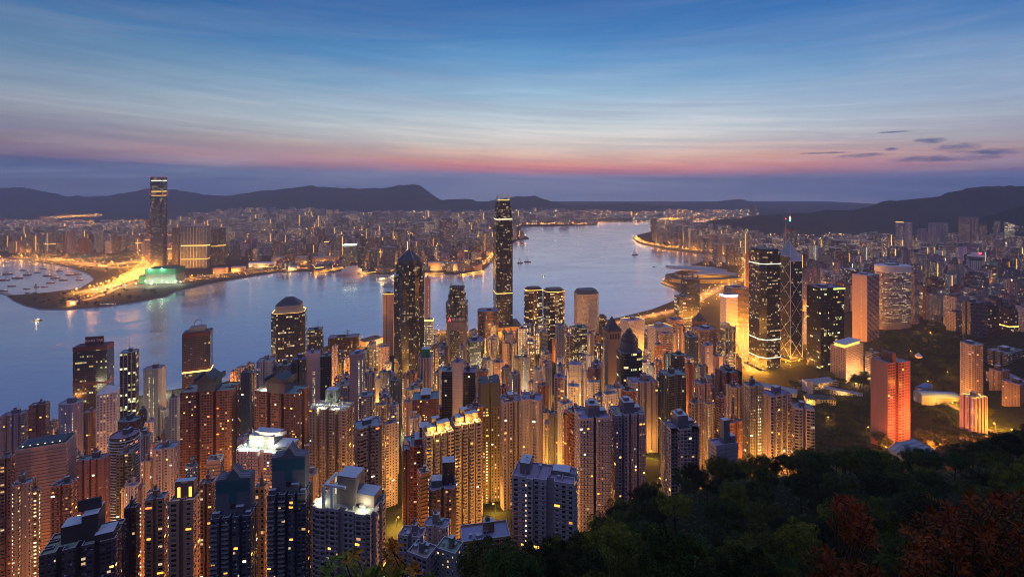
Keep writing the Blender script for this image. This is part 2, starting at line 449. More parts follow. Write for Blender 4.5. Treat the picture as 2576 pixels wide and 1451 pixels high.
_K = _tps(np.hypot(_P[:, None, 0] - _P[None, :, 0], _P[:, None, 1] - _P[None, :, 1])) + np.eye(_n) * 0.02
_A = np.zeros((_n + 3, _n + 3)); _A[:_n, :_n] = _K; _A[:_n, _n] = 1; _A[:_n, _n + 1:] = _P; _A[_n, :_n] = 1; _A[_n + 1:, :_n] = _P.T
_w = np.linalg.solve(_A, np.concatenate([_z, np.zeros(3)]))
def relief(x, y):
    x = np.asarray(x, float) / 100; y = np.asarray(y, float) / 100
    d = np.hypot(x[..., None] - _P[:, 0], y[..., None] - _P[:, 1])
    return _tps(d) @ _w[:_n] + _w[_n] + _w[_n + 1] * x + _w[_n + 2] * y

# ridges far off: (depth, half depth, [(px, py of the crest)])
RIDGES = {
    'hills_north': (9500, 1500, [(-700, 486), (-300, 478), (0, 473), (60, 472), (120, 484), (180, 493), (230, 495), (290, 489), (340, 482), (375, 475), (430, 477), (480, 483), (560, 491), (600, 489), (660, 480), (700, 478), (760, 470), (850, 470),
                                    (900, 474), (960, 473), (1010, 468), (1037, 464), (1060, 471), (1085, 487), (1112, 503), (1140, 499), (1180, 500), (1220, 508), (1270, 497), (1300, 495), (1345, 494), (1385, 506), (1420, 514), (1500, 519), (1560, 511), (1600, 514), (1640, 521), (1700, 519),
                                    (1760, 527), (1850, 534), (1950, 548), (2100, 560)]),
    'hills_far': (12500, 900, [(1350, 520), (1500, 526), (1600, 524), (1650, 518), (1700, 511), (1760, 510), (1800, 507), (1840, 504), (1870, 503), (1900, 508), (1960, 516), (2000, 517), (2050, 523), (2080, 526), (2110, 521), (2140, 512), (2170, 515), (2220, 524), (2300, 530), (2700, 545)]),
    'hills_east': (4700, 1000, [(1700, 572), (1800, 553), (1880, 546), (1960, 541), (2020, 537), (2080, 530), (2150, 526), (2200, 515), (2240, 505), (2300, 500), (2340, 497), (2380, 484), (2420, 478), (2450, 471), (2500, 473), (2540, 467), (2620, 470), (2760, 463), (3000, 470), (3400, 480)]),
    'hills_near_east': (3300, 700, [(2250, 640), (2340, 608), (2420, 572), (2480, 548), (2520, 537), (2576, 522), (2700, 506), (2900, 500), (3300, 500)]),
}
def ridge_z(key, x, y):
    Yr, hd, prof = RIDGES[key]
    px = CX + F * x / Yr
    pxs = [p for p, _ in prof]; zs = [CAM_H - (q - HY) / F * Yr for _, q in prof]
    crest = np.interp(px, pxs, zs, left=zs[0], right=zs[-1])
    jag = np.sin(x / 173.) * 5 + np.sin(x / 71. + 1.3) * 4 + np.sin(x / 397. + .7) * 9 + np.sin(x / 33.) * 2
    crest = crest + jag * (Yr / 9500.) ** .7
    t = (y - Yr) / hd
    bell = np.clip(1 - np.abs(t), 0, 1) ** 1.25
    return crest * bell

def ground(x, y):
    g = 3.0
    if y < 2050 and -1200 < x < 1900:
        f = min(1.0, max(0.0, (2050 - y) / 250))
        g = max(g, float(relief(x, y)) * f)
    for k in ('hills_east', 'hills_near_east'):
        g = max(g, float(ridge_z(k, x, y)))
    return g

# ------------------------------------------------------------------ ground, water
def terrain_mat(name, c0, c1, scale):
    m, t, out = new_mat(name)
    co = t.node('ShaderNodeTexCoord').outputs['Object']
    n = t.noise(co, scale, 6, .65); n2 = t.noise(co, scale * 9, 3, .6)
    c = t.mix(t.m('MULTIPLY', t.m('ADD', n, n2), .5), (*c0, 1), (*c1, 1))
    principled(t, out, Base_Color=c, Roughness=.95, Specular_IOR_Level=.05)
    return m
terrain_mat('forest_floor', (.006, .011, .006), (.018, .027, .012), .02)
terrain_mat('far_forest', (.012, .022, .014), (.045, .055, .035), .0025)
terrain_mat('city_ground', (.018, .022, .018), (.055, .054, .05), .012)

m, t, out = new_mat('harbour_water')
co = t.node('ShaderNodeTexCoord').outputs['Object']
x_, y_, _ = t.sep(co)
big = t.noise(t.comb(t.m('MULTIPLY', x_, 1.0), t.m('MULTIPLY', y_, 1.8)), .0019, 4, .55, .8)
slick = t.noise(t.comb(t.m('ADD', t.m('MULTIPLY', x_, .55), t.m('MULTIPLY', y_, .25)), t.m('SUBTRACT', t.m('MULTIPLY', y_, 1.7), t.m('MULTIPLY', x_, .6))), .0030, 5, .6, 1.3)
fine = t.noise(t.comb(x_, t.m('MULTIPLY', y_, 1.6)), .075, 3, .6)
mid = t.noise(t.comb(x_, t.m('MULTIPLY', y_, 1.7)), .011, 3, .6, .6)
rough = t.ramp(slick, [(.36, (.23,) * 3 + (1,)), (.50, (.17,) * 3 + (1,)), (.57, (.15,) * 3 + (1,)), (.64, (.06,) * 3 + (1,)), (1, (.05,) * 3 + (1,))])
bmp = t.node('ShaderNodeBump'); bmp.inputs['Strength'].default_value = .16; bmp.inputs['Distance'].default_value = 2.5
t.put(bmp.inputs['Height'], t.m('ADD', t.m('MULTIPLY', fine, .35), t.m('MULTIPLY', mid, 1.6)))
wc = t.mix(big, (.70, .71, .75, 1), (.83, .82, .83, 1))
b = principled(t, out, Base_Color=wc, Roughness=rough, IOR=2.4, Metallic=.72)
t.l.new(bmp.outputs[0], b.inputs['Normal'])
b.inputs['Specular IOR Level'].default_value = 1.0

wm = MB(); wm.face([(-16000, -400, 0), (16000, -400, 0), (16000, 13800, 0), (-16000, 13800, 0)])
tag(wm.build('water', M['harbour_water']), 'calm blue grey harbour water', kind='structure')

ISLAND = [(-2000, 660)] + [sea(*p) for p in [(0, 1090), (140, 1060), (290, 1010), (420, 985), (560, 965), (680, 920), (830, 870), (960, 862), (1090, 832), (1180, 836), (1420, 830), (1500, 812), (1560, 800), (1640, 780), (1698, 757), (1712, 738), (1668, 707),
          (1690, 690), (1830, 680), (1790, 672), (1740, 668), (1770, 657), (1860, 664), (1866, 654), (1800, 644), (1760, 639), (1700, 632), (1640, 621), (1604, 611), (1592, 600), (1602, 592), (1635, 584), (1650, 575), (1700, 563)]] + [(9000, 6100), (9000, -300), (-2000, -300)]
KOWLOON = [(-9000, 3300)] + [sea(*p) for p in [(0, 652), (90, 658), (175, 672), (225, 690), (238, 704), (200, 727), (120, 737), (60, 742), (18, 745), (35, 757), (60, 768), (100, 778), (160, 779), (250, 773), (330, 763), (420, 746), (440, 734), (520, 716), (600, 701), (700, 686), (760, 684),
          (905, 689), (1000, 694), (1070, 690), (1150, 692), (1212, 684), (1228, 668), (1262, 632), (1300, 606), (1330, 602), (1330, 598), (1306, 590), (1312, 571), (1420, 569), (1500, 567), (1506, 560), (1600, 559), (1660, 556)]] + [(9000, 6900), (9000, 14000), (-9000, 14000)]
def slab(name, poly, label):
    b = MB(); b.prism(poly, -1.2, 3.0, 1, top=0)
    o = b.build(name, [M['city_ground'], M['concrete']]); tag(o, label, kind='structure'); return o
slab('ground', ISLAND, 'flat reclaimed ground along the near shore')
slab('ground_peninsula', KOWLOON, 'flat ground of the peninsula across the harbour')

def grid_mesh(name, xs, ys, zf, mat, label, smooth=True):
    X, Yg = np.meshgrid(xs, ys); Z = zf(X, Yg)
    nx, ny = len(xs), len(ys)
    v = np.stack([X, Yg, Z], -1).reshape(-1, 3)
    idx = np.arange(nx * ny).reshape(ny, nx)
    q = np.stack([idx[:-1, :-1], idx[:-1, 1:], idx[1:, 1:], idx[1:, :-1]], -1).reshape(-1, 4)
    me = bpy.data.meshes.new(name); me.from_pydata(v.tolist(), [], q.tolist())
    me.polygons.foreach_set('use_smooth', [smooth] * len(q)); me.materials.append(mat); me.update()
    o = bpy.data.objects.new(name, me); COL.objects.link(o); tag(o, label, kind='structure'); return o

def nz(X, Y, s, a, seed=0.0):
    out = np.zeros(X.shape)
    for i in range(X.shape[0]):
        for j in range(X.shape[1]):
            out[i, j] = noise.fractal(Vector((X[i, j] * s, Y[i, j] * s, seed)), 1.0, 2.1, 5)
    return out * a

def hill_z(X, Y):
    f = np.clip((2050 - Y) / 250, 0, 1)
    z = np.zeros(X.shape)
    for i in range(X.shape[0]): z[i] = relief(X[i], Y[i]) * f[i]
    d = np.hypot(X, Y)
    z = z - np.clip(1.6 - d * .05, 0, 1.6) * 0
    return np.where(z > 3.4, z, -3.0)
grid_mesh('hillside', np.concatenate([np.linspace(-1100, -70, 70), np.linspace(-60, 120, 60), np.linspace(130, 1900, 110)]), np.concatenate([np.linspace(-60, 100, 60), np.linspace(106, 2050, 150)]), hill_z, M['forest_floor'], 'steep wooded hillside running down from the lookout')
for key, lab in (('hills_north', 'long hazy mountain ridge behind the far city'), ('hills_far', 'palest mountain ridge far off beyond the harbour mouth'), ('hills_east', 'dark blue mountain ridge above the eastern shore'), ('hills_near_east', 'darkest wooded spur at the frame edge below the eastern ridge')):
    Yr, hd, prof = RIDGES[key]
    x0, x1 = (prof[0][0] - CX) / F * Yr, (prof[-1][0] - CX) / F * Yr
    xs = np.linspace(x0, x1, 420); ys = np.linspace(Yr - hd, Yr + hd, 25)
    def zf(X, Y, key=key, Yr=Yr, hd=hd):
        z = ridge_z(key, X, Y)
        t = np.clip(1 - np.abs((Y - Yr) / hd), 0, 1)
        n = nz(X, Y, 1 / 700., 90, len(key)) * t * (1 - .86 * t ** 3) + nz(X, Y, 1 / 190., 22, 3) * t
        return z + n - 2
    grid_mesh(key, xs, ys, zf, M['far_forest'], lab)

# ------------------------------------------------------------------ roads
def ribbon(name, pts, width, z, label, mat='asphalt', lines=True):
    pts = [Vector((p[0], p[1], p[2] if len(p) > 2 else z)) for p in pts]
    b = MB()
    def edge(k, off):
        a, c = pts[max(k - 1, 0)], pts[min(k + 1, len(pts) - 1)]
        d = (c - a); d.z = 0; d.normalize(); n = Vector((d.y, -d.x, 0)); return pts[k] + n * off
    def strip(o0, o1, dz, mi):
        for k in range(len(pts) - 1):
            b.face([tuple(edge(k, o0) + Vector((0, 0, dz))), tuple(edge(k, o1) + Vector((0, 0, dz))), tuple(edge(k + 1, o1) + Vector((0, 0, dz))), tuple(edge(k + 1, o0) + Vector((0, 0, dz)))][::-1], mi=mi)
    strip(-width / 2, width / 2, 0, 0)
    if lines:
        for o in (-width / 2 + .8, -.4, width / 2 - 1.2): strip(o, o + .5, .02, 1)
    o = b.build(name, [M[mat], M['lane_paint']]); tag(o, label, kind='structure'); return pts
def curve(pts, n=8):
    pts = [Vector((p[0], p[1], p[2] if len(p) > 2 else 0)) for p in pts]; out = []
    for i in range(len(pts) - 1):
        p0, p1, p2, p3 = pts[max(i - 1, 0)], pts[i], pts[i + 1], pts[min(i + 2, len(pts) - 1)]
        for k in range(n):
            t = k / n
            out.append(.5 * ((2 * p1) + (p2 - p0) * t + (2 * p0 - 5 * p1 + 4 * p2 - p3) * t * t + (3 * p1 - p0 - 3 * p2 + p3) * t ** 3))
    return out + [pts[-1]]

ROADS = {}
def road(key, pxs, width, label, z=3.08, n=8):
    pts = curve([(*sea(*p), z) for p in pxs], n)
    ROADS[key] = ribbon(key, pts, width, z, label, mat='pale_paving')
road('road_tunnel_plaza', [(215, 738), (262, 727), (310, 712), (345, 693), (372, 672), (392, 655)], 95, 'broad tunnel toll plaza glowing amber below the far dark tower')
road('road_reclamation', [(-60, 655), (60, 650), (150, 655), (230, 668), (300, 674), (360, 668)], 45, 'expressway along the typhoon shelter under amber lamps')
road('road_loop', [(150, 655), (215, 662), (290, 664), (345, 655), (400, 645)], 34, 'second expressway crossing behind the typhoon shelter')
road('road_quay', [(392, 690), (345, 706), (300, 722), (262, 742), (215, 757)], 22, 'service road along the reclamation quay')
road('road_waterfront', [(425, 709), (500, 698), (560, 690), (630, 678), (720, 668), (790, 664), (870, 664), (960, 668), (1075, 672), (1140, 672), (1210, 664), (1240, 640), (1275, 612)], 22, 'lit road along the far waterfront')
road('road_corridor', [(1604, 600), (1607, 606), (1625, 614), (1660, 621), (1700, 627), (1760, 633), (1815, 640), (1850, 648), (1880, 662)], 30, 'curving waterfront expressway edged with amber lamps', z=9.0)
road('road_harbour_bend', [(1880, 662), (1882, 690), (1860, 708), (1820, 722), (1785, 738), (1760, 752), (1735, 770)], 40, 'glowing harbour front road behind the convention hall')
road('road_valley', [(1905, 940), (1885, 905), (1872, 865), (1870, 825), (1862, 790), (1850, 765), (1820, 745)], 44, 'amber road between the square glass tower and the lattice bank')
road('road_ravine', [(2020, 945), (2045, 905), (2030, 870), (2035, 820), (2040, 770)], 34, 'amber road rising beside the dark twin slab tower')
road('road_junction', [(1890, 925), (1960, 918), (2035, 905), (2080, 890)], 60, 'amber cross road under the braced prism tower')
road('road_pier', [(900, 872), (950, 862), (985, 850), (1090, 838), (1200, 842), (1300, 848), (1430, 838), (1560, 812), (1700, 782)], 26, 'lit waterfront road behind the ferry piers')
# the near streets on the slope
def hill_road(key, pts, width, label):
    c = curve(pts, 6); ROADS[key] = ribbon(key, [(p.x, p.y, ground(p.x, p.y) + 1.2) for p in c], width, 0, label)
hill_road('road_slope', [(612, 590), (640, 640), (660, 700), (690, 760), (720, 840)], 12, 'amber road climbing past the paired pale tower')
hill_road('road_lane', [(-470, 330), (-420, 400), (-380, 470), (-330, 560)], 10, 'amber lane at the foot of the lit stair tower')
# ------------------------------------------------------------------ footprints (w wide, d deep, front is the side that faces the lookout)
def rect_notched(w, d, f=(), r=(), b=(), l=(), flags='wwww', nf='b'):
    """Rectangle whose sides carry notches (centre, width share, depth share); a negative depth makes a bay."""
    P = []
    def side(x0, y0, x1, y1, nx, ny, notches, flag, depth_of):
        P.append((x0, y0, flag))
        for c, ws, dp in sorted(notches):
            D = dp * depth_of; a, e = c - ws / 2, c + ws / 2
            ax, ay, ex, ey = x0 + (x1 - x0) * a, y0 + (y1 - y0) * a, x0 + (x1 - x0) * e, y0 + (y1 - y0) * e
            inner = flag if dp < 0 else nf
            P.extend([(ax, ay, inner if dp > 0 else 'b'), (ax + nx * D, ay + ny * D, inner), (ex + nx * D, ey + ny * D, inner if dp > 0 else 'b'), (ex, ey, flag)])
    side(-w / 2, -d / 2, w / 2, -d / 2, 0, 1, f, flags[0], d)
    side(w / 2, -d / 2, w / 2, d / 2, -1, 0, r, flags[1], w)
    side(w / 2, d / 2, -w / 2, d / 2, 0, -1, b, flags[2], d)
    side(-w / 2, d / 2, -w / 2, -d / 2, 1, 0, l, flags[3], w)
    return P
def ngon(w, d, n=16, p=2.0, flag='w', ph=0.5):
    out = []
    for k in range(n):
        t = 2 * math.pi * (k + ph) / n - math.pi / 2
        c, s = math.cos(t), math.sin(t)
        out.append((w / 2 * math.copysign(abs(c) ** (2 / p), c), d / 2 * math.copysign(abs(s) ** (2 / p), s), flag))
    return out
def chamfer(w, d, c=.15, flags='wwww', cf='w'):
    e = c * min(w, d); a, b = w / 2, d / 2
    return [(-a + e, -b, flags[0]), (a - e, -b, cf), (a, -b + e, flags[1]), (a, b - e, cf), (a - e, b, flags[2]), (-a + e, b, cf), (-a, b - e, flags[3]), (-a, -b + e, cf)]
FOOT = {
    'rect': lambda w, d, fl: rect_notched(w, d, flags=fl),
    'aitch': lambda w, d, fl: rect_notched(w, d, f=[(.5, .18, .28)], b=[(.5, .18, .28)], flags=fl),
    'twin': lambda w, d, fl: rect_notched(w, d, f=[(.5, .10, .4)], b=[(.5, .10, .4)], r=[(.5, .16, .12)], l=[(.5, .16, .12)], flags=fl),
    'triple': lambda w, d, fl: rect_notched(w, d, f=[(.34, .07, .30), (.66, .07, .30)], b=[(.5, .2, .2)], r=[(.5, .2, .12)], l=[(.5, .2, .12)], flags=fl),
    'bays': lambda w, d, fl: rect_notched(w, d, f=[(.16, .18, -.06), (.5, .12, .14), (.84, .18, -.06)], b=[(.5, .2, .2)], r=[(.28, .22, -.05), (.72, .22, -.05)], l=[(.28, .22, -.05), (.72, .22, -.05)], flags=fl),
    'cross': lambda w, d, fl: rect_notched(w, d, f=[(.14, .27, .22), (.86, .27, .22)], b=[(.14, .27, .22), (.86, .27, .22)], r=[(.5, .14, .2)], l=[(.5, .14, .2)], flags=fl, nf='w'),
    'fingers': lambda w, d, fl: rect_notched(w, d, f=[(.25, .08, .22), (.5, .08, .30), (.75, .08, .22)], b=[(.5, .2, .2)], r=[(.33, .1, .12), (.67, .1, .12)], l=[(.33, .1, .12), (.67, .1, .12)], flags=fl),
    'core': lambda w, d, fl: rect_notched(w, d, f=[(.5, .26, -.16)], b=[(.5, .26, -.16)], flags=fl),
    'chamfer': lambda w, d, fl: chamfer(w, d, .2, fl),
    'round': lambda w, d, fl: ngon(w, d, 28),
    'squircle': lambda w, d, fl: ngon(w, d, 32, 4.0),
    'hex': lambda w, d, fl: ngon(w, d, 6),
}

def inset(P, e):
    n = len(P); out = []
    for k in range(n):
        a, b, c = Vector(P[k - 1][:2]), Vector(P[k][:2]), Vector(P[(k + 1) % n][:2])
        d1, d2 = (b - a).normalized(), (c - b).normalized()
        n1, n2 = Vector((-d1.y, d1.x)), Vector((-d2.y, d2.x))
        q = n1 + n2
        den = max(1 + n1.dot(n2), .35)
        out.append((b.x + q.x * e / den, b.y + q.y * e / den))
    return out

THINGS = []      # placed towers: dict(x, y, r, px, py, root, short)
LANDMARKS = []   # (px, py, phrase)
SEED = [0]
LITQ = {}
def lit_quad(mat):
    if mat not in LITQ:
        b = MB(); b.face([(-.5, 0, 0), (.5, 0, 0), (.5, 0, 1), (-.5, 0, 1)]); LITQ[mat] = b.mesh('lit_window', M[mat])
    return LITQ[mat]
BALC = {}
def balcony_mesh(L):
    if L not in BALC:
        b = MB(); b.prism([(-L / 2, -1.5), (L / 2, -1.5), (L / 2, .1), (-L / 2, .1)], 0, .18, top=0, bottom=0)
        b.prism([(-L / 2, -1.5), (L / 2, -1.5), (L / 2, -1.36), (-L / 2, -1.36)], .18, 1.15, top=0)
        BALC[L] = b.mesh('balcony', M['concrete'])
    return BALC[L]

def wall_mesh(P, h, cw, fh, ledge=0.0, top=1.3, units=False):
    """Walls of an extruded outline with UVs in cells; the parapet and its inner face belong to it. Slots: w main, b blank, s second, k third."""
    SL = {'w': 0, 'b': 1, 's': 2, 'k': 3}
    b = MB(); n = len(P); SEED[0] += 1; run_u = 0.0
    nf = max(1, round(h / fh)); v1 = nf * (h + top) / h
    for k in range(n):
        (x0, y0, fl), (x1, y1, _) = P[k], P[(k + 1) % n]
        L = math.hypot(x1 - x0, y1 - y0); nc = max(1, round(L / cw)); u0 = SEED[0] * 61 % 997 + k * 17
        if n >= 20:
            u0 = SEED[0] * 61 % 997 + run_u; nc = L / cw; run_u += nc
        elif L < cw * .8 and fl not in 'sk': fl = 'b'
        b.face([(x0, y0, 0), (x1, y1, 0), (x1, y1, h), (x0, y0, h)], [(u0, 0), (u0 + nc, 0), (u0 + nc, nf), (u0, nf)], SL[fl])
        b.face([(x0, y0, h), (x1, y1, h), (x1, y1, h + top), (x0, y0, h + top)], [(0, .5)] * 4, 1)
        nc = max(1, round(nc))
        if ledge and fl == 'w' and L > cw * 1.6:
            ux, uy = (x1 - x0) / L, (y1 - y0) / L; nx, ny = uy, -ux; c = L / nc
            for i in range(nf):
                z = i * h / nf + .05
                q0, q1 = .12, L - .12
                A = (x0 + ux * q0, y0 + uy * q0); B = (x0 + ux * q1, y0 + uy * q1)
                b.face([(A[0], A[1], z + .28), (B[0], B[1], z + .28), (B[0] + nx * ledge, B[1] + ny * ledge, z + .28), (A[0] + nx * ledge, A[1] + ny * ledge, z + .28)][::-1], mi=1)
                b.face([(A[0] + nx * ledge, A[1] + ny * ledge, z), (B[0] + nx * ledge, B[1] + ny * ledge, z), (B[0] + nx * ledge, B[1] + ny * ledge, z + .28), (A[0] + nx * ledge, A[1] + ny * ledge, z + .28)], mi=1)
                b.face([(A[0], A[1], z), (B[0], B[1], z), (B[0] + nx * ledge, B[1] + ny * ledge, z), (A[0] + nx * ledge, A[1] + ny * ledge, z)], mi=1)
        if units and fl == 'w' and L > cw * 1.2:
            ux, uy = (x1 - x0) / L, (y1 - y0) / L; nx, ny = uy, -ux; c = L / nc; hr = random.Random(SEED[0] * 77 + k)
            for i in range(int(nf * .2), nf):
                for q in range(nc):
                    if hr.random() < .26:
                        s0 = (q + hr.uniform(.15, .6)) * c; s1 = s0 + .95; z0 = (i + hr.choice((.04, .04, .3))) * h / nf; z1 = z0 + .65; D = .6
                        A, B = (x0 + ux * s0, y0 + uy * s0), (x0 + ux * s1, y0 + uy * s1); A2, B2 = (A[0] + nx * D, A[1] + ny * D), (B[0] + nx * D, B[1] + ny * D)
                        b.face([(*A2, z0), (*B2, z0), (*B2, z1), (*A2, z1)], [(0, .5)] * 4, hr.choice((1, 4, 1))); b.face([(*A2, z1), (*B2, z1), (*B, z1), (*A, z1)], [(0, .5)] * 4, 4)
                        b.face([(*A, z0), (*A2, z0), (*A2, z1), (*A, z1)], [(0, .5)] * 4, 1); b.face([(*B2, z0), (*B, z0), (*B, z1), (*B2, z1)], [(0, .5)] * 4, 1); b.face([(*A, z0), (*B, z0), (*B2, z0), (*A2, z0)], [(0, .5)] * 4, 1)
    Q = inset(P, .4)
    for k in range(n):
        j = (k + 1) % n
        b.face([(P[k][0], P[k][1], h + top), (P[j][0], P[j][1], h + top), (*Q[j], h + top), (*Q[k], h + top)], [(0, .5)] * 4, 4)
        b.face([(*Q[j], h), (*Q[k], h), (*Q[k], h + top), (*Q[j], h + top)], [(0, .5)] * 4, 1)
    return b, Q

def solve_foot(foot, flags, ratio, rot, px0, px1, Y, h_top):
    """Width and centre so that the outline spans px0 to px1 at depth Y."""
    w = (px1 - px0) / F * Y; X = ((px0 + px1) / 2 - CX) / F * Y
    c, s = math.cos(rot), math.sin(rot)
    for _ in range(6):
        P = FOOT[foot](w, w * ratio, flags) if isinstance(foot, str) else foot(w, w * ratio, flags)
        pp = [CX + F * (X + x * c - y * s) / max(Y + x * s + y * c, 5) for x, y, _f in P]
        a, b = min(pp), max(pp)
        w *= (px1 - px0) / (b - a); X += ((px0 + px1) / 2 - (a + b) / 2) / F * Y
    return w, X, P

def roof_bits(root_roof, P, h, rr, near, color, dishes=True, tank=True, house=True):
    xs = [p[0] for p in P]; ys = [p[1] for p in P]; w, d = max(xs) - min(xs), max(ys) - min(ys)
    k = min(w, d)
    if house:
        b = MB(); hh = rr.uniform(4, 7.5); hw, hd = w * rr.uniform(.18, .34), d * rr.uniform(.25, .45)
        ox, oy = rr.uniform(-.12, .12) * w, rr.uniform(-.05, .12) * d
        b.prism([(ox - hw / 2, oy - hd / 2), (ox + hw / 2, oy - hd / 2), (ox + hw / 2, oy + hd / 2), (ox - hw / 2, oy + hd / 2)], h, h + hh, 0, top=1)
        color = (*[max(c, .17) for c in color[:3]], 1)
        o = b.build('lift_house', [M['wall_blank'], M['coping']], root_roof, color=color)
        if near and rr.random() < .6:
            b = MB(); b.prism([(ox - hw * .3, oy - hd * .3), (ox + hw * .1, oy - hd * .3), (ox + hw * .1, oy + hd * .2), (ox - hw * .3, oy + hd * .2)], h + hh, h + hh + rr.uniform(2, 3.5), 0, top=1)
            b.build('water_tank', [M['wall_blank'], M['roof_concrete']], root_roof, color=color)
    if near:
        for _ in range(rr.randint(2, 4)):
            b = MB(); ax, ay = rr.uniform(-.36, .36) * w, rr.uniform(-.34, .34) * d; s = rr.uniform(1.2, 2.6)
            b.prism([(ax - s / 2, ay - s / 2), (ax + s / 2, ay - s / 2), (ax + s / 2, ay + s / 2), (ax - s / 2, ay + s / 2)], h + .02, h + rr.uniform(1.2, 2.4), 0, top=0)
            b.build('cooling_unit', M['steel'], root_roof)
        if dishes and rr.random() < .5:
            dish(root_roof, rr.uniform(-.3, .3) * w, rr.uniform(-.35, 0) * d, h, rr.uniform(1.4, 2.4))
        if rr.random() < .6:
            b = MB(); b.tube([(w * .1, d * .1, h), (w * .1, d * .1, h + rr.uniform(9, 15))], .16, .07, 5); b.build('antenna', M['dark_metal'], root_roof)

def dish(parent, x, y, z, r):
    b = MB(); n = 14; rings = []
    for q, (rr_, zz) in enumerate(((0.05, 0), (.5, .1), (1, .38))):
        rings.append([(math.cos(2 * math.pi * k / n) * rr_ * r, math.sin(2 * math.pi * k / n) * rr_ * r, zz * r) for k in range(n)])
    for a, c in zip(rings, rings[1:]):
        for k in range(n): b.face([a[k], a[(k + 1) % n], c[(k + 1) % n], c[k]])
    tilt = Matrix.Translation((x, y, z + r * 1.0)) @ Matrix.Rotation(R(-35), 4, 'X') @ Matrix.Rotation(R(20), 4, 'Z')
    b.v = [tuple(tilt @ Vector(p)) for p in b.v]
    b.tube([(x, y, z), (x, y, z + r * 1.02)], .12, .12, 5)
    b.build('satellite_dish', M['white_paint'], parent, smooth=True)

PAL = {'lav': (.42, .37, .43), 'white': (.62, .60, .62), 'grey': (.33, .33, .36), 'brown': (.20, .095, .065), 'orange': (.55, .30, .18), 'pink': (.50, .35, .34), 'dark': (.045, .045, .055), 'cream': (.56, .47, .36),
       'navy': (.07, .09, .13), 'teal': (.08, .17, .20), 'beige': (.42, .33, .27), 'red': (.42, .09, .05), 'coral': (.62, .33, .26), 'rust': (.36, .15, .09), 'plum': (.17, .09, .12), 'slate': (.16, .17, .20), 'purple': (.26, .20, .32)}

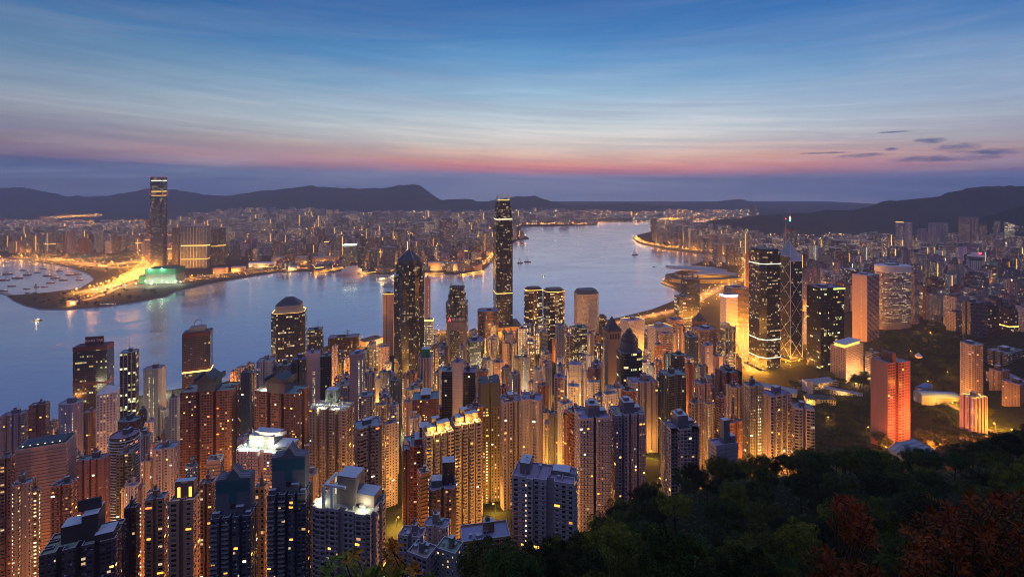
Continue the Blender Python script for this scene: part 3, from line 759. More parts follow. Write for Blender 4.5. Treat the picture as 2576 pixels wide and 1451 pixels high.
def tower(px0, px1, ytop, Y, foot='rect', mat='wall_apartment', tint='lav', rot=0, ratio=.7, label=None, short=None, name='apartment_tower', cat='apartment tower', group=None, lit=1.0, cw=3.3, fh=3.1,
          flags='wwww', mat2='wall_blank', mat3='wall_stair', roof='house', near=None, strips=(), ledge=None, balc=None, zbase=None, fit=True, nlit=None, seed=None, xw=None):
    rr = random.Random(int(px0 * 31 + ytop * 7 + Y) if seed is None else seed)
    rot = R(rot)
    Zt = CAM_H - (ytop - HY) / F * Y
    if xw: w, X, P = xw[1], xw[0], FOOT[foot](xw[1], xw[1] * ratio, flags)
    else: w, X, P = solve_foot(foot, flags, ratio, rot, px0, px1, Y, Zt)
    gz = (ground(X, Y) if zbase is None else zbase) - 6.0
    h = Zt - gz
    near = (Y < 720) if near is None else near
    col = (*(PAL[tint] if isinstance(tint, str) else tint), lit)
    j = 1 + rr.uniform(-.08, .08); col = (col[0] * j, col[1] * j, col[2] * j, lit)
    root = empty(name, (X, Y, gz), rot)
    tag(root, label, cat, group)
    led = (.45 if Y < 520 else 0.0) if ledge is None else ledge
    b, Q = wall_mesh(P, h, cw, fh, led, units=Y < 560 and mat.startswith('wall_apart'))
    wall = b.build('wall', [M[mat], M['wall_blank'], M[mat2], M[mat3], M['coping']], root, color=col)
    rb = MB(); rb.face([(x, y, h) for x, y in Q])
    rf = rb.build('roof', M['roof_concrete'], root, color=(*[rr.uniform(.55, 1.15) + .3 * c for c in col[:3]], 1))
    if roof in ('house', 'plain', 'clutter'):
        roof_bits(rf, P, h, rr, near, col, house=roof != 'plain')
    nf = max(1, round(h / fh))
    # lit windows as panes of their own on the sides that show
    if nlit is None: nlit = int(rr.uniform(3, 8) * lit) if Y < 620 else (int(rr.uniform(1, 4) * lit) if Y < 1000 else 0)
    nlit = round(nlit * .7)
    if nlit and mat not in ('wall_stair',):
        E = []
        for k in range(len(P)):
            (x0, y0, fl), (x1, y1, _) = P[k], P[(k + 1) % len(P)]
            L = math.hypot(x1 - x0, y1 - y0)
            if fl != 'w' or L < cw: continue
            nx, ny = (y1 - y0) / L, -(x1 - x0) / L
            c, s = math.cos(rot), math.sin(rot)
            wx, wy = nx * c - ny * s, nx * s + ny * c
            if wx * X + wy * Y < -.15 * math.hypot(X, Y): E.append((L, x0, y0, x1, y1, nx, ny))
        zvis = max(0.0, h * .25)
        for _ in range(nlit if E else 0):
            L, x0, y0, x1, y1, nx, ny = rr.choices(E, [e[0] for e in E])[0]
            nc = max(1, round(L / cw)); i = rr.randrange(nc); f = rr.randrange(int(nf * .3), nf)
            q = (i + .5) / nc; mt = rr.choices(['glow_amber', 'glow_gold', 'glow_pale', 'glow_orange_red'], [5, 4, 3, 1])[0]
            wide = L / nc * rr.choice((.5, .55, .8)); hh = h / nf
            o = link('lit_window', lit_quad(mt), root, (x0 + (x1 - x0) * q + nx * .06, y0 + (y1 - y0) * q + ny * .06, f * hh + hh * .34), math.atan2(y1 - y0, x1 - x0), (wide, 1, hh * rr.uniform(.36, .46)))
    # vertical strips of lit stair landings: (edge index, position along edge 0..1, width m, material)
    for k, q, sw, mt, z0, z1 in strips:
        (x0, y0, _), (x1, y1, _) = P[k], P[(k + 1) % len(P)]
        L = math.hypot(x1 - x0, y1 - y0); ux, uy = (x1 - x0) / L, (y1 - y0) / L; nx, ny = uy, -ux
        sb = MB(); cx, cy_ = x0 + (x1 - x0) * q + nx * .07, y0 + (y1 - y0) * q + ny * .07
        A, B = (cx - ux * sw / 2, cy_ - uy * sw / 2), (cx + ux * sw / 2, cy_ + uy * sw / 2); SEED[0] += 1; u = SEED[0] * 13 % 500; n_ = max(1, round(sw / 2.2))
        sb.face([(*A, h * z0), (*B, h * z0), (*B, h * z1), (*A, h * z1)], [(u, round(nf * z0)), (u + n_, round(nf * z0)), (u + n_, round(nf * z1)), (u, round(nf * z1))])
        sb.build('stair_window_strip', M[mt], root, color=(*col[:3], 1))
    if balc:
        for k, q, L in balc:
            (x0, y0, _), (x1, y1, _) = P[k], P[(k + 1) % len(P)]
            for f in range(int(nf * .25), nf):
                link('balcony', balcony_mesh(L), root, (x0 + (x1 - x0) * q, y0 + (y1 - y0) * q, f * h / nf), math.atan2(y1 - y0, x1 - x0))
    rad = .5 * math.hypot(w, w * ratio)
    THINGS.append(dict(x=X, y=Y, r=rad, root=root, px=(px0 + px1) / 2, py=ytop, P=P, rot=rot, h=h, gz=gz, w=w))
    if short: LANDMARKS.append(((px0 + px1) / 2, ytop + 25, short))
    root['_h'] = h
    del root['_h']
    return root, P, h, rf, col

def part(b, name, mats, parent, color=None, smooth=False):
    return b.build(name, mats, parent, color=color, smooth=smooth)
OFF = dict(name='office_tower', cat='office tower', cw=3.6, fh=3.9, nlit=0)
def crown_lights(root, P, h, mat, inset_by=-.3, hh=1.0, name='roof_light_band'):
    Q = inset(P, inset_by); b = MB()
    for k in range(len(Q)):
        j = (k + 1) % len(Q)
        b.face([(*Q[k], h - hh), (*Q[j], h - hh), (*Q[j], h), (*Q[k], h)])
    return b.build(name, M[mat], root)
def text(body, size, parent, loc, rot, mat, name='sign_lettering', ext=.15):
    c = bpy.data.curves.new(name, 'FONT'); c.body = body; c.size = size; c.extrude = ext; c.align_x = 'CENTER'; c.align_y = 'CENTER'
    c.materials.append(M[mat]); o = bpy.data.objects.new(name, c); COL.objects.link(o)
    me = bpy.data.meshes.new_from_object(o.evaluated_get(bpy.context.evaluated_depsgraph_get())); bpy.data.objects.remove(o)
    if not me.materials: me.materials.append(M[mat])
    o = bpy.data.objects.new(name, me); COL.objects.link(o)
    o.parent = parent; o.location = loc; o.rotation_euler = rot
    return o
def band(root, P, z0, z1, mat, out=.25, name='coloured_band'):
    Q = inset(P, -out); b = MB(); b.prism(Q, z0, z1, 0, top=0, bottom=0); return b.build(name, M[mat], root)
def mast(parent, x, y, z, hgt, r=.5, name='mast', mat='steel'):
    b = MB(); b.tube([(x, y, z), (x, y, z + hgt * .6), (x, y, z + hgt)], r, r * .3, 6); return b.build(name, M[mat], parent)
def beacon(parent, x, y, z, mat='glow_red', r=1.1):
    b = MB(); b.dome(x, y, z, r, r * 1.6, 8, 3); return b.build('warning_light', M[mat], parent)

# --- the tall harbour tower with clawed crown
Y = 1450; X = (1265 - CX) / F * Y; sc = Y / F
root = empty('office_tower', (X, Y, 2.0), R(12)); tag(root, 'tallest dark tower in the middle with stepped shoulders and a claw crown', 'office tower')
THINGS.append(dict(x=X, y=Y, r=42, root=root, px=1265, py=487, P=None, rot=0, h=400, gz=2, w=58)); LANDMARKS.append((1265, 660, 'the tall claw crowned tower'))
W0 = 49.0
prof = [(0, 306, 1.0), (306, 348, .93), (348, 372, .86), (372, 389, .76)]
col = (.055, .058, .07, 1.0)
for i, (z0, z1, s) in enumerate(prof):
    P = rect_notched(W0 * s, W0 * s, f=[(.10, .10, .07), (.90, .10, .07)], r=[(.10, .10, .07), (.90, .10, .07)], b=[(.10, .10, .07), (.90, .10, .07)], l=[(.10, .10, .07), (.90, .10, .07)], nf='w')
    b, Q = wall_mesh(P, z1 - z0, 2.6, 4.0, 0, 1.0)
    b.v = [(x, y, z + z0) for x, y, z in b.v]
    b.face([(x, y, z1) for x, y in Q], mi=1)
    part(b, 'wall', [M['wall_glass'], M['wall_blank'], M['wall_glass'], M['wall_glass'], M['wall_blank']], root, col)
cb = MB()
for side in range(4):
    a = side * math.pi / 2
    for k in range(9):
        q = (k - 4) * 3.7; hgt = 26 - abs(k - 4) * 2.2
        p0 = Vector((q, -W0 * .385, 387)); p1 = Vector((q * .98, -W0 * .37, 397)); p2 = Vector((q * .86, -W0 * .29, 387 + hgt))
        m_ = Matrix.Rotation(a, 3, 'Z'); cb.tube([m_ @ p0, m_ @ p1, m_ @ p2], .8, .3, 5)
part(cb, 'crown', M['pale_glass'], root)
cl = MB(); cl.prism(inset(ngon(W0 * .74, W0 * .74, 8, 4), 0), 389.2, 391.5, 0, top=0); part(cl, 'crown_lantern', M['glow_gold'], root)
for z in (336,): crown_lights(root, rect_notched(W0 * .93, W0 * .93), z, 'glow_pale', -.5, 2.2, 'light_band')
crown_lights(root, rect_notched(W0, W0), 120, 'glow_gold', -.4, 1.6, 'light_band')
pod = MB(); pod.prism([(-48, -44), (50, -44), (50, 40), (-48, 40)], -3, 26, 0, top=1); part(pod, 'podium', [M['wall_office_lit'], M['roof_concrete']], root, (.45, .32, .22, 1))

# --- the far slab tower that overtops the other shore
Y = 2650
root, P, h, rf, col = tower(378, 421, 446, Y, foot=lambda w, d, fl: rect_notched(w, d, f=[(.08, .16, .06), (.92, .16, .06)], r=[(.08, .16, .06), (.92, .16, .06)], b=[(.08, .16, .06), (.92, .16, .06)], l=[(.08, .16, .06), (.92, .16, .06)], nf='w'),
    mat='wall_glass', tint=(.05, .06, .09), rot=9, ratio=.85, label='very tall dark glass tower standing alone above the far shore', short='the lone far tower', roof='none', near=False, **OFF)
for z in (h * .965, h * .845, h * .80):
    crown_lights(root, P, z, 'glow_gold' if z < h * .9 else 'glow_pale', -.6, 2.5, 'light_band')
for z in (h + .5, h * .81, h * .36): 
    for q in (0, len(P) // 4, 2 * len(P) // 4): beacon(root, P[q][0] * 1.01, P[q][1] * 1.01, z, 'glow_red', 1.5)

# --- star plan tower with pyramid top and mast
Y = 1060; X = (1030 - CX) / F * Y
root = empty('office_tower', (X, Y, 3.0), R(20)); tag(root, 'dark star plan glass tower topped by a pyramid and a needle mast', 'office tower')
THINGS.append(dict(x=X, y=Y, r=38, root=root, px=1030, py=629, P=None, rot=0, h=290, gz=3, w=62)); LANDMARKS.append((1030, 760, 'the needle topped pyramid tower'))
def star(s):
    P = []
    for k in range(16):
        t = 2 * math.pi * k / 16 + .2; r = (34 if k % 2 == 0 else 29) * s
        P.append((r * math.cos(t), r * math.sin(t), 'w'))
    return P
for z0, z1, s in ((-6, 238, 1.0), (238, 262, .86)):
    b, Q = wall_mesh(star(s), z1 - z0, 3.0, 3.9, 0, .8); b.v = [(x, y, z + z0) for x, y, z in b.v]; b.face([(x, y, z1) for x, y in Q], mi=1)
    part(b, 'wall', [M['wall_glass'], M['wall_blank'], M['wall_glass'], M['wall_glass'], M['wall_blank']], root, (.045, .05, .06, .75))
b = MB(); b.prism([(x, y) for x, y, _ in star(.72)], 262, 272, 0, top=0); part(b, 'wall', M['slate'], root)
b = MB(); b.cone([(27 * math.cos(t), 27 * math.sin(t)) for t in [k * math.pi / 4 + .2 for k in range(8)]], 272, (0, 0, 296)); part(b, 'roof', M['slate'], root)
b = MB()
for k in range(4):
    t = k * math.pi / 2 + .2; b.tube([(24 * math.cos(t), 24 * math.sin(t), 276), (0, 0, 300)], .7, .4, 5)
part(b, 'roof_frame', M['steel'], root)
mast(root, 0, 0, 295, 50, .9)
wing = MB(); wing.prism([(-34, -8), (-24, -14), (-20, 6), (-32, 10)], 236, 243, 0, top=0); part(wing, 'roof_terrace', M['pale_glass'], root)

# --- crowned tower with the bright framed bank in front
Y = 1330
root, P, h, rf, col = tower(1121, 1178, 760, Y, foot='squircle', mat='wall_glass', tint=(.05, .06, .08), ratio=1, label='dark rounded tower with a spiky crown just behind the pale framed bank', short='the spiky crowned tower', roof='none', **OFF)
for z0, z1, s in ((h, h + 22, .9), (h + 22, h + 42, .78)):
    S = ngon(P[0][0] * 0 + 52 * s, 52 * s, 24, 4.0); b, Q = wall_mesh(S, z1 - z0, 3, 4, 0, .5); b.v = [(x, y, z + z0) for x, y, z in b.v]; b.face([(x, y, z1) for x, y in Q], mi=1)
    part(b, 'wall', [M['wall_glass'], M['wall_blank'], M['wall_glass'], M['wall_glass'], M['wall_blank']], root, (.05, .055, .07, 1))
b = MB()
for k in range(18):
    t = 2 * math.pi * k / 18; b.tube([(19.5 * math.cos(t), 19.5 * math.sin(t), h + 40), (17 * math.cos(t), 17 * math.sin(t), h + 58)], .6, .2, 4)
part(b, 'crown', M['steel'], root)
root, P, h, rf, col = tower(1125, 1174, 808, 1100, foot='rect', mat='wall_glass_bright', tint=(.16, .16, .15), ratio=.55, label='pale stone framed bank block with a dim glass centre and red rooftop sign', short='the stone framed bank', roof='plain', near=False, cw=1.6, fh=3.9, name='office_tower', cat='office tower', nlit=0, lit=.5)
w_ = P[1][0] - P[0][0]; d_ = P[2][1] - P[1][1]
b = MB()
for x0, x1 in ((-w_ / 2 - .6, -w_ * .34), (w_ * .34, w_ / 2 + .6)): b.prism([(x0, -d_ / 2 - 2.4), (x1, -d_ / 2 - 2.4), (x1, d_ / 2 + .6), (x0, d_ / 2 + .6)], 0, h - 16, 0, top=0)
b.prism([(-w_ / 2 - .6, -d_ / 2 - 2.4), (w_ / 2 + .6, -d_ / 2 - 2.4), (w_ / 2 + .6, d_ / 2 + .6), (-w_ / 2 - .6, d_ / 2 + .6)], h - 16, h + 2, 0, top=0)
part(b, 'stone_frame', M['wall_blank'], root, (.60, .50, .42, 1))
sg = MB(); sg.prism([(-w_ / 2 + 1, -d_ / 2 - 1), (w_ / 2 - 1, -d_ / 2 - 1), (w_ / 2 - 1, -d_ / 2 + .2), (-w_ / 2 + 1, -d_ / 2 + .2)], h + 2, h + 12.5, 0, top=0); sgo = part(sg, 'sign', M['dark_metal'], root)
text('恒生銀行', 7.2, sgo, (4.5, -d_ / 2 - 1.2, h + 7), (R(90), 0, 0), 'white_paint')
b = MB(); b.tube([(-17.5, -d_ / 2 - 1.3, h + 4), (-15, -d_ / 2 - 1.3, h + 10.5), (-12.5, -d_ / 2 - 1.3, h + 4)], .55, .55, 4); b.tube([(-16.4, -d_ / 2 - 1.3, h + 6.4), (-13.6, -d_ / 2 - 1.3, h + 6.4)], .45, .45, 4); b.build('sign_emblem', M['glow_red'], sgo)

# --- square glass tower and its braced neighbour
root, P, h, rf, col = tower(1884, 1964, 629, 1180, foot='chamfer', mat='wall_glass', tint=(.05, .052, .06), rot=14, ratio=.95, label='massive square glass tower with chamfered corners and glowing lobby', short='the square glass tower', roof='none', lit=1.15, **OFF)
for z in (h * .90, h * .27, h * .12): crown_lights(root, P, z, 'glow_pale', -.4, 1.5, 'light_band')
b = MB(); b.prism(inset(P, 5), h, h + 5, 0, top=0); part(b, 'roof_plant', M['dark_metal'], root)
Y = 1215; X = (1987 - CX) / F * Y
root = empty('office_tower', (X, Y, 0), R(18)); tag(root, 'faceted prism tower with white diagonal bracing and a slanted top', 'office tower')
THINGS.append(dict(x=X, y=Y, r=34, root=root, px=1987, py=601, P=None, rot=0, h=300, gz=3, w=46)); LANDMARKS.append((1987, 740, 'the braced prism tower'))
s_ = 18.5
cor = [(-s_, -s_), (s_, -s_), (s_, s_), (-s_, s_)]; tops = [(262, 'f'), (198, 'r'), (126, 'b'), (228, 'l')]
def sloped(b, a, c, z0, za, zc, u=12, fl=0):
    L = math.hypot(c[0] - a[0], c[1] - a[1]); n = round(L / 3)
    b.face([(*a, z0), (*c, z0), (*c, zc), (*a, za)], [(u, z0 / 4), (u + n, z0 / 4), (u + n, zc / 4), (u, za / 4)], fl)
ctr = (0, 0)
quads = [(cor[0], cor[1], 250, 296, .0), (cor[1], cor[2], 205, 262, 0), (cor[2], cor[3], 150, 205, 0), (cor[3], cor[0], 262, 306, 0)]
for k, (a, c, zo, zi, _) in enumerate(quads):
    b = MB()
    sloped(b, a, c, 12, zo, zo, 40 * k)
    sloped(b, c, ctr, 12, zo, zi, 40 * k + 9); sloped(b, ctr, a, 12, zi, zo, 40 * k + 19)
    b.face([(*a, zo), (*c, zo), (*ctr, zi)], [(0, 0)] * 3, 1)
    part(b, 'glass_shaft', [M['wall_glass_dim'], M['pale_glass']], root, (.06, .075, .10, 1))
b = MB()
for k, (a, c, zo, zi, _) in enumerate(quads):
    a3, c3 = Vector((*a, 0)) * 1.012, Vector((*c, 0)) * 1.012
    b.tube([a3 + Vector((0, 0, 12)), a3 + Vector((0, 0, zo))], 1.0, 1.0, 5)
    z = 14
    while z + 48 <= zo + 1:
        z1 = z + 48
        b.tube([a3 + Vector((0, 0, z)), c3 + Vector((0, 0, z1))], .6, .6, 5); b.tube([c3 + Vector((0, 0, z)), a3 + Vector((0, 0, z1))], .6, .6, 5)
        z = z1
    b.tube([a3 + Vector((0, 0, zo)), c3 + Vector((0, 0, zo))], .85, .85, 5)
    b.tube([c3 + Vector((0, 0, zo)), Vector((0, 0, zi + .5))], .55, .55, 5); b.tube([a3 + Vector((0, 0, zo)), Vector((0, 0, zi + .5))], .55, .55, 5)
part(b, 'bracing', M['white_paint'], root)
b = MB(); b.prism([(-26, -26), (26, -26), (26, 26), (-26, 26)], -4, 12, 0, top=1); part(b, 'podium', [M['wall_office_lit'], M['roof_concrete']], root, (.5, .38, .27, 1))
for x, z in ((-9, 300), (2, 300)):
    mm = mast(root, x, 4, 258, 100 if x < 0 else 62, 1.3)
beacon(root, -9, 4, 352)

# --- pyramid capped tower with the tall needle and green lantern, farther back
root, P, h, rf, col = tower(1971, 2004, 581, 2300, foot='hex', mat='wall_distant_bright', tint=(.22, .16, .16), ratio=1, label='distant tower with dark pyramid cap, green lantern and long needle', short='the green lantern needle tower', roof='none', **OFF)
r_ = 31
b = MB(); b.prism(ngon2 := [(x * .9, y * .9) for x, y, _ in P], h, h + 14, 0, top=0); part(b, 'wall', M['wall_distant_bright'], root, (.3, .16, .12, 1))
b = MB(); b.cone([(x * .86, y * .86) for x, y, _ in P], h + 14, (0, 0, h + 50)); part(b, 'roof', M['slate'], root)
b = MB(); b.tube([(0, 0, h + 46), (0, 0, h + 64)], 3.2, 2.6, 6); part(b, 'lantern', M['glow_green'], root)
beacon(root, 0, 0, h + 64, 'glow_red', 3.0); mast(root, 0, 0, h + 64, 62, 2.4, 'needle')

# --- porthole tower
root, P, h, rf, col = tower(1444, 1506, 737, 1310, foot='chamfer', mat='wall_porthole', tint=(.50, .40, .33), rot=12, ratio=.75, label='pale tower punched with round windows under a chamfered dark roof', short='the porthole tower', roof='none', name='office_tower', cat='office tower', cw=3.0, fh=3.2, nlit=0)
b = MB(); Q = inset(P, 6); n = len(P)
for k in range(n):
    j = (k + 1) % n; b.face([(P[k][0], P[k][1], h + 1.3), (P[j][0], P[j][1], h + 1.3), (*Q[j], h + 11), (*Q[k], h + 11)])
b.face([(*q, h + 11) for q in Q]); part(b, 'roof', M['slate'], root)

# --- rounded twin towers by the water
for i, (a, c, y) in enumerate(((1318, 1365, 727), (1366, 1421, 730))):
    root, P, h, rf, col = tower(a, c, y, 1380 + i * 6, foot=lambda w, d, fl: ngon(w, d, 28, 3.0), mat='wall_glass', tint=(.16, .075, .05), ratio=.8, rot=10, label=('slimmer of the rounded twin towers of copper glass by the water', 'broader of the rounded twin towers of copper glass by the water')[i], short='the copper twin towers' if i else None, roof='none', group='copper glass twin towers', lit=1.6, **OFF)
    crown_lights(root, P, h + 1.2, 'glow_gold', -.3, 1.2); b = MB(); b.prism(inset(P, 7), h, h + 6, 0, top=0); part(b, 'roof_plant', M['dark_metal'], root)
    for q in (.2, .8):
        sb = MB(); x = (q - .5) * (c - a) / F * 1380; sb.face([(x - .8, -24.5 * (c - a) / 55, 10), (x + .8, -24.5 * (c - a) / 55, 10), (x + .8, -24.5 * (c - a) / 55, h - 4), (x - .8, -24.5 * (c - a) / 55, h - 4)])

# --- round ribbed tower on the slope
root, P, h, rf, col = tower(2432, 2477, 655, 1900, foot='round', mat='wall_bands', tint=(.50, .52, .58), ratio=1, label='round white ribbed tower with a revolving dark drum on top', short='the round ribbed tower', roof='none', lit=.4, **OFF)
rw = 35
for z0, z1, s, mt in ((h, h + 5, .80, 'dark_metal'), (h + 5, h + 16, .92, 'wall_glass_dim'), (h + 16, h + 20, .98, 'white_paint'), (h + 20, h + 30, .55, 'white_paint')):
    b = MB(); b.prism([(x * s, y * s) for x, y, _ in P], z0, z1, 0, top=0, bottom=0); part(b, 'roof_drum', M[mt], root, (.1, .12, .16, 1))
b = MB()
for k in range(0, 28, 1):
    x, y, _ = P[k]; b.prism([(x * 1.0 - .5, y - .5), (x + .5, y - .5), (x + .5, y + .5), (x - .5, y + .5)], 0, h + 1, 0, top=0)
part(b, 'ribs', M['white_paint'], root)
beacon(root, 0, -18, h + 28, 'glow_red', 2); beacon(root, 14, -8, h + 28, 'glow_red', 2)

# --- curved hotel tower and its flat wing
root, P, h, rf, col = tower(2200, 2292, 668, 1450, foot=lambda w, d, fl: ngon(w, d, 36, 2.6), mat='wall_bands', tint=(.50, .46, .46), ratio=.55, label='broad curved hotel tower with white balcony bands and a plain white cap', short='the curved hotel tower', roof='house', name='hotel_tower', cat='hotel tower', cw=3.2, fh=3.3, nlit=0, lit=2.8, near=False)
band(root, P, h - 17, h + 1.8, 'white_paint', .9, 'cap'); band(root, P, -3, 22, 'stone', .9, 'base_wall')
tower(2291, 2313, 682, 1470, mat='wall_bands', tint='lav', ratio=1.2, label='narrow flat wing joined beside the curved hotel tower', name='hotel_tower', cat='hotel tower', cw=3.2, fh=3.3, nlit=0, lit=.8, near=False)
tower(2144, 2212, 690, 1350, mat='wall_bands', tint='pink', rot=28, ratio=.6, label='mauve slab hotel with a blank end wall beside the curved hotel tower', short='the mauve slab hotel', name='hotel_tower', cat='hotel tower', cw=3.2, fh=3.4, nlit=0, lit=.25, near=False, flags='wwwb', strips=((3, .6, 2.2, 'wall_stair', .05, .97),))
# --- black slab office pair
root, P, h, rf, col = tower(2029, 2124, 720, 1130, foot=lambda w, d, fl: rect_notched(w, d, f=[(.28, .05, .16)], r=[(.5, .12, .1)], flags=fl, nf='b'), mat='wall_glass_dim', tint=(.012, .014, .018), rot=12, ratio=.62, label='black slab office tower with scattered lit floors and a lime roof strip', short='the black slab tower', roof='clutter', lit=1.6, **OFF)
b = MB(); b.face([(2, P[0][1] - .5, h - 4), (P[-1][0] * 0 + 34, P[0][1] - .5, h - 4), (34, P[0][1] - .5, h - .6), (2, P[0][1] - .5, h - .6)]); bpy.data.materials['glow_gold']; part(b, 'roof_light_strip', glow('glow_lime', (.62, 1, .12), 1.6), root)
# --- lit hotel block
root, P, h, rf, col = tower(2089, 2172, 866, 1010, mat='wall_grid', tint=(.66, .44, .30), rot=30, ratio=.42, label='square amber lit block with a grid of small windows and a glowing roof rim', short='the amber lit block', roof='none', name='office_block', cat='office block', cw=3.2, fh=3.3, nlit=0, lit=.6)
b = MB(); b.prism(inset(P, 5), h, h + 6.5, 0, top=1); part(b, 'roof_plant', [M['glow_gold'], M['roof_concrete']], root)
b = MB(); b.prism(inset(P, 3.2), h + 6.5, h + 7.6, 0, top=0, bottom=0); part(b, 'roof_canopy', M['white_paint'], root)
tower(2176, 2212, 886, 985, mat='wall_bands', tint='beige', rot=25, ratio=.6, label='pale banded office block tucked behind the coral tower', name='office_block', cat='office block', cw=3.2, fh=3.6, nlit=0, lit=.3, near=False)

# --- the coral tower
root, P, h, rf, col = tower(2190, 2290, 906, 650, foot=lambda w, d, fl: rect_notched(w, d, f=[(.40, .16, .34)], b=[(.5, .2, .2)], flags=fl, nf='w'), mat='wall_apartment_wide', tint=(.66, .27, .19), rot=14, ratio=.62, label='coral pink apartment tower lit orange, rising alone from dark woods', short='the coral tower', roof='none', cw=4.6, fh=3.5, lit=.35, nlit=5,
    flags='wwwb', strips=((1, .5, 2.0, 'wall_stair', .05, .97),))
b = MB(); a = P[1][0]; c_ = P[4][0]; b.prism([(a - 2, P[2][1] - 6), (c_ - 2, P[2][1] - 6), (c_ - 2, P[2][1] + 9), (a - 2, P[2][1] + 9)], h - 40, h + 13, 0, top=1); part(b, 'lift_core', [M['wall_blank'], M['roof_concrete']], root, (.66, .27, .19, 1))
# --- paired pale towers at the right
root, P, h, rf, col = tower(2415, 2474, 864, 760, foot='squircle', mat='wall_apartment_wide', tint=(.48, .36, .33), ratio=.8, rot=10, label='tall beige rounded apartment tower standing behind a shorter one at the right', short='the beige rounded tower', cw=3.6, fh=3.1, lit=.6, near=False, nlit=4)
root, P, h, rf, col = tower(2414, 2485, 996, 640, foot='fingers', mat='wall_apartment', tint=(.56, .42, .40), rot=16, ratio=.7, label='pinkish apartment tower with amber lit roof in front of the beige rounded tower', cw=3.2, fh=3.0, lit=.5, nlit=6, ledge=.5, strips=((len(FOOT['fingers'](1, 1, 'wwww')) - 1, .5, 2.0, 'wall_stair', .1, .95),))
crown_lights(root, P, h + 1.25, 'glow_gold', .42, 1.1)
tower(2420, 2485, 760, 1150, foot='triple', mat='wall_bands', tint='slate', ratio=.4, rot=8, label='grey slab apartment tower with an amber podium on the wooded hill', cw=3.4, fh=3.2, nlit=0, lit=.2, near=False)

# --- twin red banded towers by the water, with the rooftop sign
root, P, h, rf, col = tower(183, 287, 868, 950, mat='wall_glass_dim', tint=(.075, .05, .06), rot=14, ratio=.45, label='dark red banded slab tower carrying a long red rooftop sign', short='the red banded sign tower', roof='none', **OFF)
for z0, z1 in ((h - 6, h + 1.6), (h - 72, h - 67)): band(root, P, z0, z1, 'crimson_band')
wd = P[1][0] - P[0][0]
sg = MB(); sg.prism([(-wd * .24, -2), (wd * .30, -2), (wd * .30, 1), (-wd * .24, 1)], h + 2.2, h + 17, 0, top=0, bottom=0); so = part(sg, 'sign', M['crimson_band'], root)
text('SHUN TAK', 6.3, so, (wd * .03, -2.2, h + 9.4), (R(90), 0, 0), 'white_paint')
b = MB()
for x in (-wd * .2, 0, wd * .2): b.tube([(x, 4, h), (x, 0, h + 14)], .4, .4, 5)
part(b, 'sign_stay', M['dark_metal'], root)
root, P, h, rf, col = tower(458, 536, 834, 1020, mat='wall_glass_dim', tint=(.11, .07, .075), rot=22, ratio=.6, label='red banded tower by the water with ring sculpture on its roof', short='the red banded ring tower', roof='none', **OFF)
for z0, z1 in ((h - 6, h + 1.6), (h - 76, h - 71)): band(root, P, z0, z1, 'crimson_band')
crown_lights(root, P, h - 76.2, 'glow_gold', -.3, 3.0, 'light_band')
b = MB(); b.prism([(-14, -9), (14, -9), (14, 12), (-14, 12)], h, h + 11, 0, top=0); rh = part(b, 'roof_house', M['stone'], root)
b = MB(); b.tube([(7 * math.cos(t), 2, h + 17 + 7 * math.sin(t)) for t in [k * math.pi / 10 for k in range(21)]], .7, .7, 6); b.build('ring', M['steel'], rh)

# --- domed office by the water
root, P, h, rf, col = tower(682, 772, 782, 1000, foot='chamfer', mat='wall_glass', tint=(.07, .06, .06), rot=16, ratio=.85, label='dark office tower with a ridged dome roof and lit ledge near the water', short='the ridged dome tower', roof='none', lit=1.2, **OFF)
crown_lights(root, P, h + 1.4, 'glow_gold', 1.2, 2.5)
Q = inset(P, 7); b = MB(); b.prism(Q, h, h + 15, 0, top=0); dr = part(b, 'roof_drum', M['stone'], root)
b = MB(); n = len(Q)
for k in range(n):
    j = (k + 1) % n; b.face([(*Q[k], h + 15), (*Q[j], h + 15), (Q[j][0] * .35, Q[j][1] * .35, h + 28), (Q[k][0] * .35, Q[k][1] * .35, h + 28)])
b.face([(q[0] * .35, q[1] * .35, h + 28) for q in Q]); part(b, 'roof', M['slate'], root)
# --- pyramid roofed stone tower
root, P, h, rf, col = tower(1517, 1562, 827, 850, foot='rect', mat='wall_blank', tint=(.32, .23, .18), rot=16, ratio=.8, label='brown stone tower with arched loggia and a steep slate pyramid roof', short='the slate pyramid tower', roof='none', strips=((1, .85, 2.2, 'wall_stair', .02, .8), (3, .2, 2.2, 'wall_stair', .02, .8)), near=False, nlit=0)
P2 = inset(P, -.8); b = MB(); b.prism(P2, h - 2, h + 2, 0, top=0, bottom=0)
b.cone(inset(P, 2), h + 2, (0, 0, h + 23)); part(b, 'roof', M['slate'], root); mast(root, 0, 0, h + 21, 14, .4)
b = MB()
for k in range(4):
    (x0, y0, _), (x1, y1, _) = P[k], P[(k + 1) % 4]; L = math.hypot(x1 - x0, y1 - y0); nx, ny = (y1 - y0) / L, -(x1 - x0) / L
    for q in (.2, .4, .6, .8):
        cx, cy_ = x0 + (x1 - x0) * q + nx * .05, y0 + (y1 - y0) * q + ny * .05; ux, uy = (x1 - x0) / L * 1.6, (y1 - y0) / L * 1.6
        b.face([(cx - ux, cy_ - uy, h - 15), (cx + ux, cy_ + uy, h - 15), (cx + ux, cy_ + uy, h - 7), (cx, cy_, h - 5), (cx - ux, cy_ - uy, h - 7)])
part(b, 'loggia', M['dark_metal'], root)
